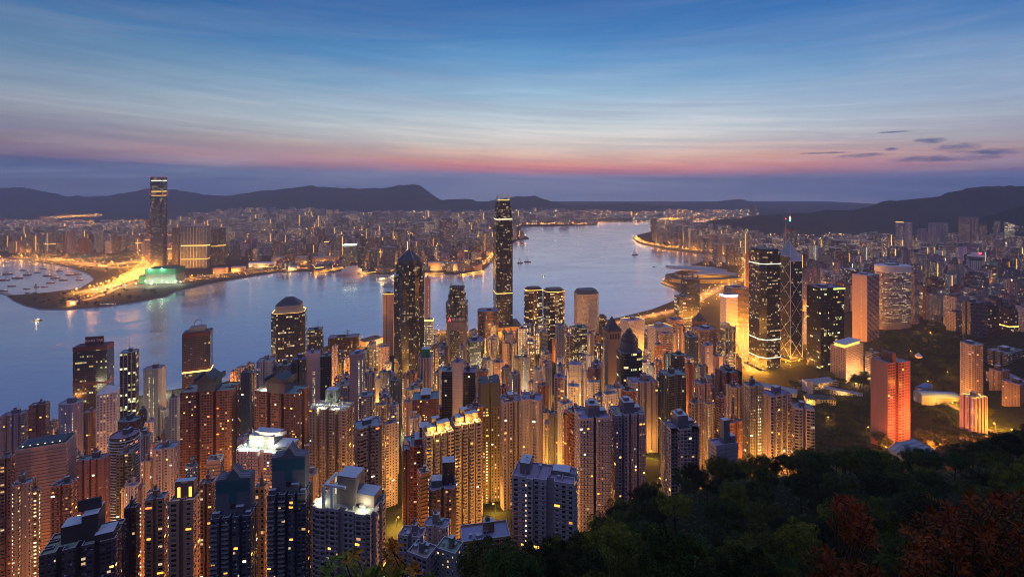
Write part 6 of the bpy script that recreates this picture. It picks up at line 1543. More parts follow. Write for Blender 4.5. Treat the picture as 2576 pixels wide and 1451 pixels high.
light_road('road_slope', 40, 5, 42000, 'along the climbing amber road at the right', 1.0, 1.0, 1)
light_road('road_lane', 40, 4, 16000, 'along the lane below the blazing stair tower', 1.0, 1.0, 1)

def py_wide(a, b_, y): return not (a in (230, 300, 20))
# far speckle: amber bands at the feet of the hills and on the far shore
for px0, px1, y0, y1, n, sz in [(0, 260, 657, 650, 150, .9), (20, 380, 640, 646, 150, .9), (230, 392, 735, 660, 170, .8), (230, 392, 725, 668, 120, .8), (300, 400, 700, 672, 120, .8), (425, 560, 712, 694, 130, .6), (560, 760, 696, 670, 170, .6), (430, 700, 700, 676, 60, .6), (250, 380, 668, 655, 120, 1.0), (100, 260, 548, 543, 60, 1.3), (150, 250, 545, 540, 50, 1.4), (600, 700, 552, 540, 40, 1.2), (1120, 1240, 562, 556, 60, 1.3), (1300, 1520, 563.5, 560, 110, 1.2), (1500, 1660, 558, 556, 50, 1.2),
                               (1650, 1720, 552, 549, 60, 1.6), (1725, 1800, 556, 553, 40, 1.3), (1640, 1880, 600, 590, 60, .8), (2350, 2450, 616, 610, 60, .8), (2330, 2450, 700, 690, 40, .6), (2480, 2576, 690, 680, 40, .6)]:
    for _ in range(n):
        t = rnd.random(); px = px0 + (px1 - px0) * t; py = y0 + (y1 - y0) * t + rnd.gauss(0, 1.6 if py_wide(px0, px1, y0) else 4.0)
        Yd = min(F * (CAM_H - 12) / (py - HY), 9000); x = (px - CX) / F * Yd
        dot(x, Yd, max(12, ground(x, Yd) + 8), sz * rnd.uniform(.5, 1.2) * Yd / 4200, rnd.choices((0, 1, 2), (7, 2, 1))[0])
lo = LIGHTDOTS.build('distant_lights', [M['lamp_amber'], glow('lamp_gold', (1, .66, .2), 34), M['lamp_white']])
tag(lo, 'countless far off street and shop lights between the blocks', 'lights', kind='stuff')
# ------------------------------------------------------------------ piers, boats, halls and other single things
def thing(name, label, cat, loc, rz=0.0, group=None):
    r = empty(name, loc, rz); tag(r, label, cat, group); return r

def pier(pxa, pxb, width, label, h=6.0, lit='glow_gold', roofmat='concrete'):
    a, b_ = Vector(sea(*pxa)), Vector(sea(*pxb)); d = b_ - a; L = d.length; c = (a + b_) / 2
    r = thing('pier', label, 'pier', (c.x, c.y, 0), math.atan2(d.y, d.x), 'piers on the far shore')
    b = MB(); b.prism([(-L / 2, -width / 2), (L / 2, -width / 2), (L / 2, width / 2), (-L / 2, width / 2)], -1, 3.2, 0, top=0); b.build('deck', M['concrete'], r)
    b = MB(); b.prism([(-L * .47, -width * .38), (L * .46, -width * .38), (L * .46, width * .38), (-L * .47, width * .38)], 3.2, 3.2 + h, 0, top=1); b.build('shed', [M['wall_distant_bright'], M[roofmat]], r, color=(.4, .3, .22, 1.6))
    b = MB()
    for y in (-width / 2 + .2, width / 2 - .2): b.prism([(-L / 2, y - .3), (L / 2, y - .3), (L / 2, y + .3), (-L / 2, y + .3)], 4.6, 5.8, 0, top=0, bottom=0)
    b.build('light_rail', M[lit], r)
    for q in np.linspace(-.45, .45, max(3, int(L / 45))):
        lo = bpy.data.lights.new('pier_light', 'POINT'); lo.energy = 55000; lo.color = (1, .36, .04); lo.shadow_soft_size = .8
        o = bpy.data.objects.new('pier_light', lo); COL.objects.link(o); o.parent = r; o.location = (L * q, -width / 2 - 2, 8)
    return r
pier((785, 690), (862, 675), 26, 'long lit cruise terminal pier reaching into the far harbour', 12)
pier((906, 690), (985, 682), 14, 'lit angled pier between the white liner and the needle tower', 5)
pier((720, 680), (772, 675), 16, 'short pier lined with red amber lamps', 4, 'glow_orange_red')
pier((1160, 692), (1215, 683), 14, 'thin lit promenade pier by the claw crowned tower', 3)
pier((1070, 690), (1115, 690), 10, 'low lit landing stage right of the needle tower', 3)
pier((909, 872), (957, 858), 46, 'bright ferry pier near the long dark brown slab', 12)
pier((1690, 722), (1666, 712), 12, 'curved lit landing at the tip of the convention hall', 3)

def hull(b, L, Bm, H_, z=-.6):
    st = [(-.5, .80), (-.3, 1), (.15, 1), (.38, .62), (.5, .04)]
    rows = [[(L * t, -Bm / 2 * k * .8, z), (L * t, -Bm / 2 * k, H_ * (1 + .25 * max(0, t))), (L * t, Bm / 2 * k, H_ * (1 + .25 * max(0, t))), (L * t, Bm / 2 * k * .8, z)] for t, k in st]
    for p, q in zip(rows, rows[1:]):
        for k in range(3): b.face([p[k], q[k], q[k + 1], p[k + 1]])
    b.face(rows[0]); b.face(rows[-1][::-1])
def boat(px, py, L, label, rz=0.0, hullmat='hull_dark', cabin=.45, crane=0.0, lit=None, group=None, name='boat', cat='boat', decks=1):
    x, y = sea(px, py); r = thing(name, label, cat, (x, y, 0), R(rz), group)
    Bm = L * .26; H_ = L * .07 + .6
    b = MB(); hull(b, L, Bm, H_); b.build('hull', M[hullmat], r)
    for k in range(decks):
        s = 1 - .18 * k; b = MB(); b.prism([(-L * .32 * s, -Bm * .36 * s), (L * cabin * .5 * s, -Bm * .36 * s), (L * cabin * .5 * s, Bm * .36 * s), (-L * .32 * s, Bm * .36 * s)], H_ + k * L * .06, H_ + (k + 1) * L * .06, 0, top=1)
        b.build('cabin', [M['wall_distant_bright'] if lit else M['hull_white'], M['hull_white']], r, color=(.6, .55, .5, 2.0))
    b = MB(); b.tube([(-L * .1, 0, H_), (-L * .1, 0, H_ + L * .28)], L * .008 + .08, .05, 5); b.build('mast', M['steel'], r)
    if crane:
        b = MB()
        for y_ in (-Bm * .3, Bm * .3): b.tube([(L * .05, y_, H_), (-L * .12, 0, H_ + crane)], .8, .5, 5); b.tube([(-L * .35, y_, H_), (-L * .12, 0, H_ + crane)], .8, .5, 5)
        b.tube([(L * .1, 0, H_ + 2), (L * .36, 0, H_ + crane * .7)], .7, .4, 5); b.tube([(-L * .12, 0, H_ + crane), (L * .36, 0, H_ + crane * .7)], .2, .2, 4); b.build('derrick', M['dark_metal'], r)
    if lit:
        b = MB(); b.dome(0, 0, H_ + decks * L * .06, .5 + L * .02, .6 + L * .02, 8, 3); b.build('deck_light', M[lit], r)
        lo = bpy.data.lights.new('boat_light', 'POINT'); lo.energy = 9000 * (L / 25) ** 2; lo.color = (1, .7, .3); lo.shadow_soft_size = .6
        o = bpy.data.objects.new('boat_light', lo); COL.objects.link(o); o.parent = r; o.location = (-L * .1, -Bm * .6 - 1, H_ + L * .16 + 1)
    return r
boat(96, 806, 24, 'small lit boat alone on the open water off the reclamation', 10, lit='lamp_white')
boat(1598, 641, 46, 'dark derrick barge alone in mid harbour with a tall mast', 20, crane=32)
boat(1327, 659, 40, 'dark derrick barge leaving from behind the claw crowned tower', -10, crane=30)
boat(1309, 662, 34, 'smaller derrick barge moored against the far tower side', 15, crane=26)
boat(1645, 671, 16, 'tiny dark boat by the convention hall approach', 0)
boat(1437, 577, 22, 'tiny boat with greenish light far up the harbour', 0, lit='lamp_white')
boat(1398, 605, 12, 'tiny buoy boat with one white lamp mid channel', 0, lit='lamp_white')
boat(1368, 694, 12, 'tiny boat with amber lamp in the nearer channel', 0, lit='lamp_amber')
boat(1562, 620, 14, 'faint small boat far left of the expressway curve', 0)
boat(1640, 616, 40, 'dark lighter moored under the expressway curve', 10)
boat(1735, 640, 34, 'dark lighter moored near the typhoon basin', 14)
boat(1770, 648, 30, 'second dark lighter in the typhoon basin', 4)
boat(964, 706, 62, 'lit sightseeing ferry by the needle topped tower', 6, 'hull_white', .7, lit='lamp_amber', name='ferry', cat='ferry', decks=2)
boat(990, 698, 48, 'second lit ferry tucked behind the needle tower shaft', 6, 'hull_white', .7, lit='lamp_white', name='ferry', cat='ferry', decks=2)
lx, ly = sea(885, 689)
boat(885, 689, 150, 'long white liner berthed beside the cruise terminal pier', 20, 'hull_white', .62, name='liner', cat='cruise ship', decks=3)
for i, (px, py, L, rz) in enumerate([(20, 690, 60, 10), (45, 700, 70, 0), (12, 705, 60, 5), (70, 692, 50, 12), (95, 686, 45, 4), (120, 694, 60, 0), (140, 700, 55, 14), (160, 705, 55, -6), (178, 692, 60, 8), (196, 690, 50, 0), (60, 680, 44, 5), (110, 676, 40, 9), (150, 682, 44, 0), (30, 720, 44, 4),
                                       (68, 727, 36, 10), (92, 722, 30, 0), (112, 722, 34, 8), (8, 732, 52, 4), (200, 704, 46, 0), (128, 712, 50, 6)]):
    boat(px, py, L * .72, None, rz, crane=15 if i % 3 == 0 else 0, group='moored boats in the typhoon shelter')
    o = [q for q in COL.objects if q.type == 'EMPTY' and q.name.startswith('boat') and not q.get('label')]
    for q in o: q['label'] = 'dark boat %s in the typhoon shelter, %s' % ('with derrick moored' if i % 3 == 0 else 'moored', '%d%s from the breakwater' % (i + 1, {1: 'st', 2: 'nd', 3: 'rd'}.get((i + 1) if i + 1 < 11 else 0, 'th')))
bw = MB(); pts = [sea(-30, 737), sea(8, 738), sea(38, 746)]
for (x0, y0), (x1, y1) in zip(pts, pts[1:]):
    d = Vector((x1 - x0, y1 - y0)).normalized(); n = Vector((-d.y, d.x)) * 7; bw.prism([(x0 - n.x * -1, y0 - n.y * -1), (x0 - n.x, y0 - n.y), (x1 - n.x, y1 - n.y), (x1 + n.x, y1 + n.y)], -1, 2.6, 0, top=0)
tag(bw.build('breakwater', M['stone']), 'low stone breakwater at the mouth of the typhoon shelter', 'breakwater')

# --- convention hall: three metal wing roofs over glass halls
x0, y0 = sea(1758, 704); r = thing('convention_hall', 'low hall on the water under sweeping grey wing roofs', 'convention hall', (x0, y0, 3), R(4)); LANDMARKS.append((1745, 690, 'the winged hall'))
THINGS.append(dict(x=x0, y=y0, r=150, root=r, px=1745, py=690))
b = MB(); b.prism([(-150, -60), (-120, -92), (60, -96), (170, -70), (175, 70), (-60, 96), (-140, 50)], -3, 17, 0, top=1); b.build('lower_hall', [M['wall_bands'], M['roof_concrete']], r, color=(.22, .21, .22, .6))
b = MB(); b.prism([(-112, -40), (-90, -64), (70, -66), (130, -40), (130, 50), (-60, 62), (-108, 24)], 17, 30, 0, top=1); b.build('glass_hall', [M['wall_glass_dim'], M['roof_concrete']], r, color=(.2, .22, .25, 1))
def wing(tip, L, wd, z0, lift, zs, name):
    rows = []
    for i in range(25):
        t = i / 24; half = wd * (math.sin(math.pi * min(1, t * .92 + .05)) ** .62) * (1 - .18 * t)
        zc = z0 + lift * ((1 - t) ** 2.2) + zs * math.sin(math.pi * t) ** 1.2
        rows.append([(tip[0] + L * t, tip[1] + half * q * .95, zc + 7 * math.cos(q * 1.5) - (4 * q * q)) for q in (-1, -.75, -.45, -.15, .15, .45, .75, 1)])
    b = MB()
    for p, q in zip(rows, rows[1:]):
        for k in range(7):
            b.face([p[k], q[k], q[k + 1], p[k + 1]]); b.face([(x, y, z - 1.6) for x, y, z in (p[k], p[k + 1], q[k + 1], q[k])])
        for k in (0, 7): b.face([p[k], (p[k][0], p[k][1], p[k][2] - 1.6), (q[k][0], q[k][1], q[k][2] - 1.6), q[k]])
    return b.build(name, M['vault_metal'], r, smooth=True)
wing((-150, 5), 245, 62, 34, 24, 12, 'wing_roof'); wing((-70, -34), 235, 50, 26, 8, 12, 'wing_roof'); wing((-60, 50), 220, 46, 26, 8, 11, 'wing_roof')
b = MB()
for k in range(16): t = k / 15 * math.pi; b.dome(-150 - 26 * math.sin(t), -60 + 80 * k / 15, 4, 1.1, 1.4, 6, 2)
b.build('quay_lamps', M['glow_amber'], r)

# --- curved museum block, green netted site, tunnel side yards on the far shore
x0, y0 = sea(1185, 682); r = thing('concert_hall', 'windowless concert hall with a swooping wedge roof on the far promenade', 'concert hall', (x0, y0 + 30, 3), R(6))
b = MB(); rows = [[(-55 + 110 * k / 10, -30, 0), (-55 + 110 * k / 10, -30, 14 + 24 * (k / 10 - .15) ** 2 * 1.4), (-55 + 110 * k / 10, 30, 14 + 24 * (k / 10 - .15) ** 2 * 1.4), (-55 + 110 * k / 10, 30, 0)] for k in range(11)]
for p, q in zip(rows, rows[1:]):
    for k in range(3): b.face([p[k], q[k], q[k + 1], p[k + 1]])
b.face(rows[0][::-1]); b.face(rows[-1]); b.build('wall', M['wall_blank'], r, color=(.45, .32, .28, 1))
x0, y0 = sea(408, 712); r = thing('construction_site', 'building wrapped in green netting under white work lights', 'construction site', (x0, y0, 3), R(6))
THINGS.append(dict(x=x0, y=y0, r=95, root=r, px=408, py=680)); LANDMARKS.append((408, 690, 'the green netted site'))
b = MB(); b.prism([(-50, -30), (72, -30), (72, 40), (-50, 40)], -3, 62, 0, top=1); b.build('frame_block', [M['wall_distant_bright'], M['roof_concrete']], r, color=(.2, .3, .26, 1.2))
b = MB(); b.prism([(-52, -33), (74, -33), (74, 43), (-52, 43)], 40, 66, 0, top=0, bottom=0); b.build('netting', M['netting'], r)
b = MB(); b.prism([(-85, -20), (-54, -20), (-54, 20), (-85, 20)], -3, 34, 0, top=0); b.build('netting', M['netting'], r)
for i, (x, y, z) in enumerate([(-40, -52, 18), (-5, -60, 15), (30, -56, 18), (60, -70, 14), (-60, -80, 12), (10, -95, 12), (-30, -38, 68), (20, -38, 68), (-95, -95, 10), (-130, -110, 10), (80, -40, 12), (110, -60, 12)]):
    b = MB(); b.tube([(x, y, -2), (x, y, z)], .3, .2, 5); m_ = b.build('light_mast', M['steel'], r)
    b = MB(); b.dome(x, y, z, 1.8, 1.6, 8, 3); b.build('work_light', M['lamp_white'], m_)
    l = bpy.data.lights.new('work_beam', 'POINT'); l.energy = 50000; l.color = (.90, 1, .62); l.shadow_soft_size = 1; o = bpy.data.objects.new('work_beam', l); COL.objects.link(o); o.parent = m_; o.location = (x, y - 3, z - 1)
def hall(px, py, w, d, h, label, mat='wall_distant_bright', tint=(.4, .3, .24), lit=1.0, rz=6, roofm='roof_concrete', vault=False, name='low_hall', cat='hall', light=None, z=3.0, xy=None):
    x, y = xy if xy else sea(px, py); r = thing(name, label, cat, (x, y, z), R(rz))
    b, Q = wall_mesh(rect_notched(w, d), h, 4, 3.6, 0, .8); b.build('wall', [M[mat], M['wall_blank'], M[mat], M[mat], M['coping']], r, color=(*tint, lit))
    b = MB()
    if vault:
        for k in range(8):
            t0, t1 = math.pi * k / 8, math.pi * (k + 1) / 8
            b.face([(-w / 2, -d / 2 * math.cos(t0), h + d * .28 * math.sin(t0)), (w / 2, -d / 2 * math.cos(t0), h + d * .28 * math.sin(t0)), (w / 2, -d / 2 * math.cos(t1), h + d * .28 * math.sin(t1)), (-w / 2, -d / 2 * math.cos(t1), h + d * .28 * math.sin(t1))])
        for x_ in (-w / 2, w / 2): b.face([(x_, -d / 2 * math.cos(math.pi * k / 8), h + d * .28 * math.sin(math.pi * k / 8)) for k in range(9)][::(1 if x_ > 0 else -1)])
    else: b.face([(px_, py_, h) for px_, py_ in Q])
    b.build('roof', M[roofm], r)
    if light:
        l = bpy.data.lights.new('hall_light', 'POINT'); l.energy = light; l.color = (1, .5, .12); l.shadow_soft_size = 1; o = bpy.data.objects.new('hall_light', l); COL.objects.link(o); o.parent = r; o.location = (0, -d / 2 - 9, 7)
    THINGS.append(dict(x=x, y=y, r=.5 * math.hypot(w, d), root=r, px=px, py=py))
    return r
hall(184, 768, 34, 16, 16, 'small red lit house alone near the tip of the reclamation', tint=(.45, .16, .1), lit=2, light=60000)
hall(272, 768, 52, 6, 4, 'thin strip shed of white light on the reclamation quay', mat='wall_stair', lit=1)
hall(735, 680, 60, 40, 12, 'glass vault station glowing beside the far waterfront', vault=True, roofm='pale_glass', lit=2, light=90000)
hall(660, 672, 130, 40, 14, 'vaulted white canopy lit along the far railway yard', vault=True, roofm='white_paint', lit=2, light=120000)
hall(700, 665, 60, 40, 38, 'squat rosy waterfront block left of the cruise pier', mat='wall_distant', tint=(.42, .28, .25), light=60000)
hall(820, 662, 140, 36, 34, 'long brown waterfront mall block behind the cruise pier', mat='wall_distant', tint=(.28, .18, .14), lit=1.6)
hall(760, 664, 60, 40, 40, 'blunt grey block between the brown mall and the glass vault', mat='wall_distant', tint=(.3, .3, .3))
hall(1095, 680, 70, 40, 40, 'blank orange lit museum block right of the needle tower', mat='wall_blank', tint=(.52, .33, .24), light=90000)
hall(1140, 680, 60, 40, 34, 'rosy blank block next to the museum block', mat='wall_blank', tint=(.45, .30, .25), light=80000)
hall(555, 688, 60, 30, 26, 'low rose lit depot right of the dark brown pair', mat='wall_distant', tint=(.5, .26, .2), lit=.6, light=60000)
hall(600, 684, 60, 30, 24, 'low rose lit depot next along from the dark brown pair', mat='wall_distant', tint=(.5, .3, .24), lit=.6, light=50000)
hall(1478, 563, 190, 60, 14, 'long dark terminal lying low on the far runway shore', mat='wall_distant', tint=(.12, .12, .15), lit=2)

# --- low civic buildings by the gardens
def Gz(px, py, Y): x = (px - CX) / F * Y; return x, Y, ground(x, Y)
x, y, z = Gz(2058, 1012, 855); r = thing('mansion', 'old mansion washed in yellow light among the garden trees', 'mansion', (x, y, z - 1), R(-14)); LANDMARKS.append((2058, 1005, 'the yellow lit mansion'))
THINGS.append(dict(x=x, y=y, r=34, root=r, px=2058, py=1005))
for ax, ay, w_, d_, h_ in ((0, 0, 40, 16, 10), (-16, -10, 12, 14, 12), (17, -8, 11, 12, 13)):
    b, Q = wall_mesh(rect_notched(w_, d_), h_, 4, 4.5, 0, .3); b.v = [(p + ax, q + ay, s) for p, q, s in b.v]; b.build('wall', [M['wall_apartment'], M['wall_blank'], M['wall_apartment'], M['wall_apartment'], M['coping']], r, color=(.66, .60, .40, 3))
    b = MB(); e = 1.2; zz = h_ + .3; b.cone([(ax - w_ / 2 - e, ay - d_ / 2 - e), (ax + w_ / 2 + e, ay - d_ / 2 - e), (ax + w_ / 2 + e, ay + d_ / 2 + e), (ax - w_ / 2 - e, ay + d_ / 2 + e)], zz, (ax, ay, zz + 5)); b.build('roof', M['slate'], r)
for q in (-24, -4, 14, 28):
    lamp_flood(r, (q, -26, 2), 15000, (1, .74, .16), .5)
x, y, z = Gz(1952, 978, 930); r = hall(0, 0, 70, 26, 16, 'long low civic building with a bare sloping flank below the glass tower', mat='wall_blank', tint=(.40, .32, .28), z=z - 2, xy=(x, y), rz=-32, name='low_building', cat='low building')
x, y, z = Gz(2060, 958, 960); r = hall(0, 0, 74, 22, 17, 'long low office with lit band windows in front of the black slab tower', mat='wall_bands', tint=(.45, .40, .36), z=z - 2, xy=(x, y), rz=14, name='low_building', cat='low building', light=14000)
x, y, z = Gz(2050, 1000, 880); hall(0, 0, 13, 12, 22, 'small white square turret block behind the yellow lit mansion', mat='wall_blank', tint=(.6, .6, .66), z=z - 2, xy=(x + 6, y + 32), rz=10, name='low_building', cat='low building')
x, y, z = Gz(2120, 990, 900); hall(0, 0, 60, 12, 9, 'long shed roofs beside the street under the amber lit block', mat='wall_grid', tint=(.42, .42, .45), z=z - 2, xy=(x, y), rz=-34, name='low_building', cat='low building', light=12000)
x, y, z = Gz(2356, 1002, 800); hall(0, 0, 56, 20, 14, 'church like hall with a blue roof among the garden trees', mat='wall_apartment', tint=(.5, .46, .44), roofm='blue_roof', vault=True, z=z - 2, xy=(x, y), rz=-8, name='low_building', cat='low building', light=12000)
x, y, z = Gz(2325, 985, 850); hall(0, 0, 30, 14, 13, 'smaller white gabled house with blue roof above the church like hall', mat='wall_apartment', tint=(.55, .5, .5), roofm='blue_roof', vault=True, z=z - 2, xy=(x, y), rz=30, name='low_building', cat='low building')
x, y, z = Gz(2462, 1010, 820); hall(0, 0, 34, 22, 22, 'tan flats right of the paired pale towers beside the climbing road', mat='wall_apartment', tint=(.42, .27, .22), z=z - 2, xy=(x + 40, y), rz=-10, name='low_building', cat='low building', light=15000)
x, y, z = Gz(2311, 928, 1000); r = thing('lantern_tower', 'little hexagonal lookout tower with a lit gallery in the park', 'lookout tower', (x, y, z - 1))
b = MB(); b.prism([(5 * math.cos(t), 5 * math.sin(t)) for t in [k * math.pi / 3 for k in range(6)]], 0, 17, 0, top=0); b.build('shaft', M['stone'], r)
b = MB(); b.prism([(6 * math.cos(t), 6 * math.sin(t)) for t in [k * math.pi / 3 for k in range(6)]], 17, 20, 0, top=0, bottom=0); b.build('lit_gallery', M['glow_orange_red'], r)
b = MB(); b.cone([(7 * math.cos(t), 7 * math.sin(t)) for t in [k * math.pi / 3 for k in range(6)]], 20, (0, 0, 27)); b.build('roof', M['white_paint'], r)
# floodlights at the coral tower's foot
ct = [t for t in THINGS if t['root'].name.startswith('apartment_tower') and 'coral pink' in (t['root'].get('label') or '')][0]
for q, off in ((-1.1, -34), (-.35, -40), (.4, -40), (1.1, -34), (-1.9, -8)):
    x_, y_ = q * ct['w'] * .5, -ct['w'] * .31 + off
    c_, s_ = math.cos(ct['rot']), math.sin(ct['rot']); gx, gy = ct['x'] + x_ * c_ - y_ * s_, ct['y'] + x_ * s_ + y_ * c_
    z_ = ground(gx, gy) - ct['gz'] + 11
    fl = lamp_flood(ct['root'], (x_, y_, z_), 105000, (1, .22, .06), .6)
    b = MB(); b.tube([(x_, y_, z_ - 12), (x_, y_, z_ - .4)], .15, .1, 5); b.build('flood_pole', M['steel'], fl)
ab = [t for t in THINGS if 'amber lit block' in (t['root'].get('label') or '') or 'square amber lit' in (t['root'].get('label') or '')][0]
for q in (-.5, 0, .5): lamp_flood(ab['root'], (q * ab['w'], -ab['w'] * .21 - 18, 14), 110000, (1, .52, .2), .6); 
lamp_flood(ab['root'], (ab['w'] * .5 + 14, 0, 14), 60000, (1, .48, .12), .6)
# --- metal netted aviary on the slope
x, y, z = (2300 - CX) / F * 500, 500, ground((2300 - CX) / F * 500, 500)
zz = CAM_H - (1122 - HY) / F * 500
r = thing('aviary', 'pale tangled metal vault of an aviary beyond the black tree line', 'aviary', (x, y, zz - 16), R(8)); THINGS.append(dict(x=x, y=y, r=24, root=r, px=2300, py=1130))
b = MB(); pr = [(-20, 0), (-17, 9), (-9, 14), (2, 15), (12, 17), (22, 9), (20, 0)]
for k in range(len(pr) - 1):
    (xa, za), (xb, zb) = pr[k], pr[k + 1]; b.face([(xa, -12, za), (xb, -12, zb), (xb, 12, zb), (xa, 12, za)])
b.face([(p, -12, q) for p, q in pr][::-1]); b.build('mesh_skin', M['vault_metal'], r)
b = MB()
for yy in (-12.3, -6, 0, 6, 12): b.tube([(p * 1.02, yy, q * 1.03 + .2) for p, q in pr], .35, .35, 5)
for k in range(26):
    a_ = rnd.uniform(-18, 12); b.tube([(a_, -12.4, rnd.uniform(1, 12)), (a_ + rnd.uniform(3, 7), -12.4, rnd.uniform(1, 12)), (a_ + 9, -12.4, rnd.uniform(0, 9))], .3, .3, 4)
b.build('ribs', M['steel'], r)
b = MB(); b.prism([(-18, -11), (18, -11), (18, 11), (-18, 11)], -14, 0, 0); b.build('base_wall', M['stone'], r)

# ------------------------------------------------------------------ filler towers between the ones read off the photograph
YL = [(0, 1050), (130, 1060), (290, 1030), (450, 1010), (600, 1000), (640, 985), (780, 960), (900, 925), (1000, 935), (1200, 905), (1300, 885), (1440, 890), (1560, 895), (1700, 885), (1800, 905), (1870, 950), (1960, 990), (2060, 1030)]
GLOWT = [PAL[k] for k in ('lav', 'grey', 'pink', 'white', 'brown', 'beige', 'orange', 'slate', 'rust', 'cream')]
nfill = 0; napt = 0; tries = 0; keep_rnd = rnd; rnd = random.Random(21)
while tries < 60000 and nfill < 440:
    tries += 1
    px = rnd.uniform(-20, 1990); y = 430 + (1420 - 430) * rnd.random() ** .8; x = (px - CX) / F * y
    if px > 1860 and y > 560: continue
    if px > 1560 and y < 470: continue
    if px > 1000 and y < 400: continue
    if px > 1290 and y < 440: continue
    if not in_poly(x, y, ISLAND) or edge_dist(x, y, ISLAND) < 30: continue
    w = rnd.uniform(15, 27); d = w * rnd.uniform(.6, .95); r_ = .5 * math.hypot(w, d)
    if not free(x, y, r_ * .9, 0.5) or road_dist(x, y) < r_ + 2: continue
    lim = np.interp(px, [a for a, _ in YL], [b_ for _, b_ in YL]) + max(0, 820 - y) * .26 - (0 if y < 980 else 50 + 30 * rnd.random())
    g = ground(x, y); hmax = CAM_H - (lim - HY) / F * y - g
    h = min(rnd.uniform(55, 125), hmax * rnd.uniform(.8, 1.0))
    if h < (20 if y < 980 else 9): continue
    yt = HY + (CAM_H - (g + h)) * F / y
    t = rnd.choice(GLOWT); low = rnd.random()
    near_sea = y > 980
    napt += not near_sea
    if not near_sea and napt > 288: continue
    st = ()
    if rnd.random() < .45: st = ((0, rnd.choice((.25, .5, .75)), rnd.choice((2.2, 2.6, 4)), 'wall_stair', .05, .95),)
    mat = rnd.choice(['wall_apartment', 'wall_apartment_wide', 'wall_apartment_small', 'wall_balcony', 'wall_apartment'] if not near_sea else ['wall_office_lit', 'wall_bands', 'wall_grid', 'wall_glass', 'wall_glass_bright'])
    if st and rnd.random() < .5: mat = 'wall_blank'
    hw = (w * .8) / y * F / 2
    root, P, hh, rf, col = tower(px - hw, px + hw, yt, y, foot=rnd.choice(['rect', 'aitch', 'twin', 'bays', 'fingers', 'rect', 'core', 'cross']), mat=mat, tint=t, ratio=d / w, rot=rnd.choice((8, 14, 20, -10, 28)), strips=st, lit=rnd.uniform(.6, 2.2),
        name='apartment_block' if not near_sea else 'office_block', cat='apartment block' if not near_sea else 'office block', group='towers packed on the slope' if not near_sea else 'offices packed near the shore', near=y < 620)
    note(root, x, y, h, w, t, 'apartment block' if not near_sea else 'office block', 'with lit stair strip' if st else '', None); nfill += 1
print('FILL', nfill, tries); rnd = keep_rnd

# street lamps down in the canyons
nl = 0; tries = 0; near_l = []
while nl < 120 and tries < 6000:
    tries += 1
    px = rnd.uniform(-40, 2000); y = 330 + (1380 - 330) * rnd.random(); x = (px - CX) / F * y
    if px > 1300 and y < 430: continue
    if px > 1880 and y > 520: continue
    if not in_poly(x, y, ISLAND) or edge_dist(x, y, ISLAND) < 8: continue
    if not free(x, y, 2.0, 2.0): continue
    if any(math.hypot(x - a, y - b_) < 33 for a, b_ in near_l): continue
    near_l.append((x, y)); g = ground(x, y); warm = rnd.random() < .86
    left = px < 800
    street_lamp(x, y, g, rnd.choice((20000, 45000, 90000, 150000)) * (1.15 if left else (2.3 if y > 820 else 1.4)), 'in the streets between the packed towers', rnd.uniform(0, 6.28), 1.0, 'lamp_amber' if warm else 'lamp_white', True, (1, .33, .045) if warm and left else ((1, .42, .06) if warm else (1, .85, .5))); nl += 1
for px, y in [(2080, 760), (2120, 820), (2180, 700), (2230, 610), (2330, 880), (2380, 900), (2420, 930), (2290, 1080), (2350, 1150), (2240, 1250), (2180, 1000), (2440, 700), (2400, 760), (2500, 1500), (2540, 1450), (2300, 560), (2260, 545)]:
    x = (px - CX) / F * y
    street_lamp(x, y, ground(x, y), 11000, 'among the park trees', rnd.uniform(0, 6), 1.0, 'lamp_amber')
nq = 0; tries = 0; ql = []
while nq < 52 and tries < 4000:
    tries += 1
    px = rnd.uniform(1900, 2600); y = 1250 + 1900 * rnd.random(); x = (px - CX) / F * y
    if ground(x, y) > 90 or (px < 2300 and y < 1650) or not in_poly(x, y, ISLAND) or not free(x, y, 2, 3): continue
    if any(math.hypot(x - a, y - b_) < 60 for a, b_ in ql): continue
    ql.append((x, y)); street_lamp(x, y, ground(x, y), 120000, 'in the streets of the eastern quarter', rnd.uniform(0, 6), 1.2, 'lamp_amber', True, (1, .40, .06), 1.6); nq += 1
nq = 0; tries = 0
while nq < 34 and tries < 4000:
    tries += 1
    px = rnd.uniform(0, 1300); y = 2550 + 1100 * rnd.random(); x = (px - CX) / F * y
    if not in_poly(x, y, KOWLOON) or edge_dist(x, y, KOWLOON) < 40 or not free(x, y, 2, 3): continue
    street_lamp(x, y, 3, 150000, 'in the streets of the far quarter', rnd.uniform(0, 6), 1.3, 'lamp_amber', True, (1, .38, .05), 1.8); nq += 1
print('LAMPS', len(LAMPS))
# ------------------------------------------------------------------ trees
def leaf_mat(name, c0, c1, rough=.6, scale=.5):
    m, t, out = new_mat(name)
    co = t.node('ShaderNodeTexCoord').outputs['Object']
    n = t.noise(co, scale, 3, .6)
    oi = t.node('ShaderNodeObjectInfo').outputs
    c = t.mix(t.ramp(n, [(.3, (0, 0, 0, 1)), (.72, (1, 1, 1, 1))]), (*c0, 1), (*c1, 1)); c = t.mix(1.0, c, oi['Color'], blend='MULTIPLY')
    principled(t, out, Base_Color=c, Roughness=rough, Specular_IOR_Level=.12)
    return m
leaf_mat('leaf_green', (.004, .010, .003), (.115, .145, .030), scale=.7)
leaf_mat('leaf_red', (.045, .008, .003), (.34, .080, .014), .5, 4)  # red leaves, with the lamplight on them put into the colour too
leaf_mat('leaf_fresh', (.10, .15, .025), (.34, .20, .03), .5, 2)  # gold end of the range holds the backlight on the leaves
plain('bark', (.055, .042, .032), .95)
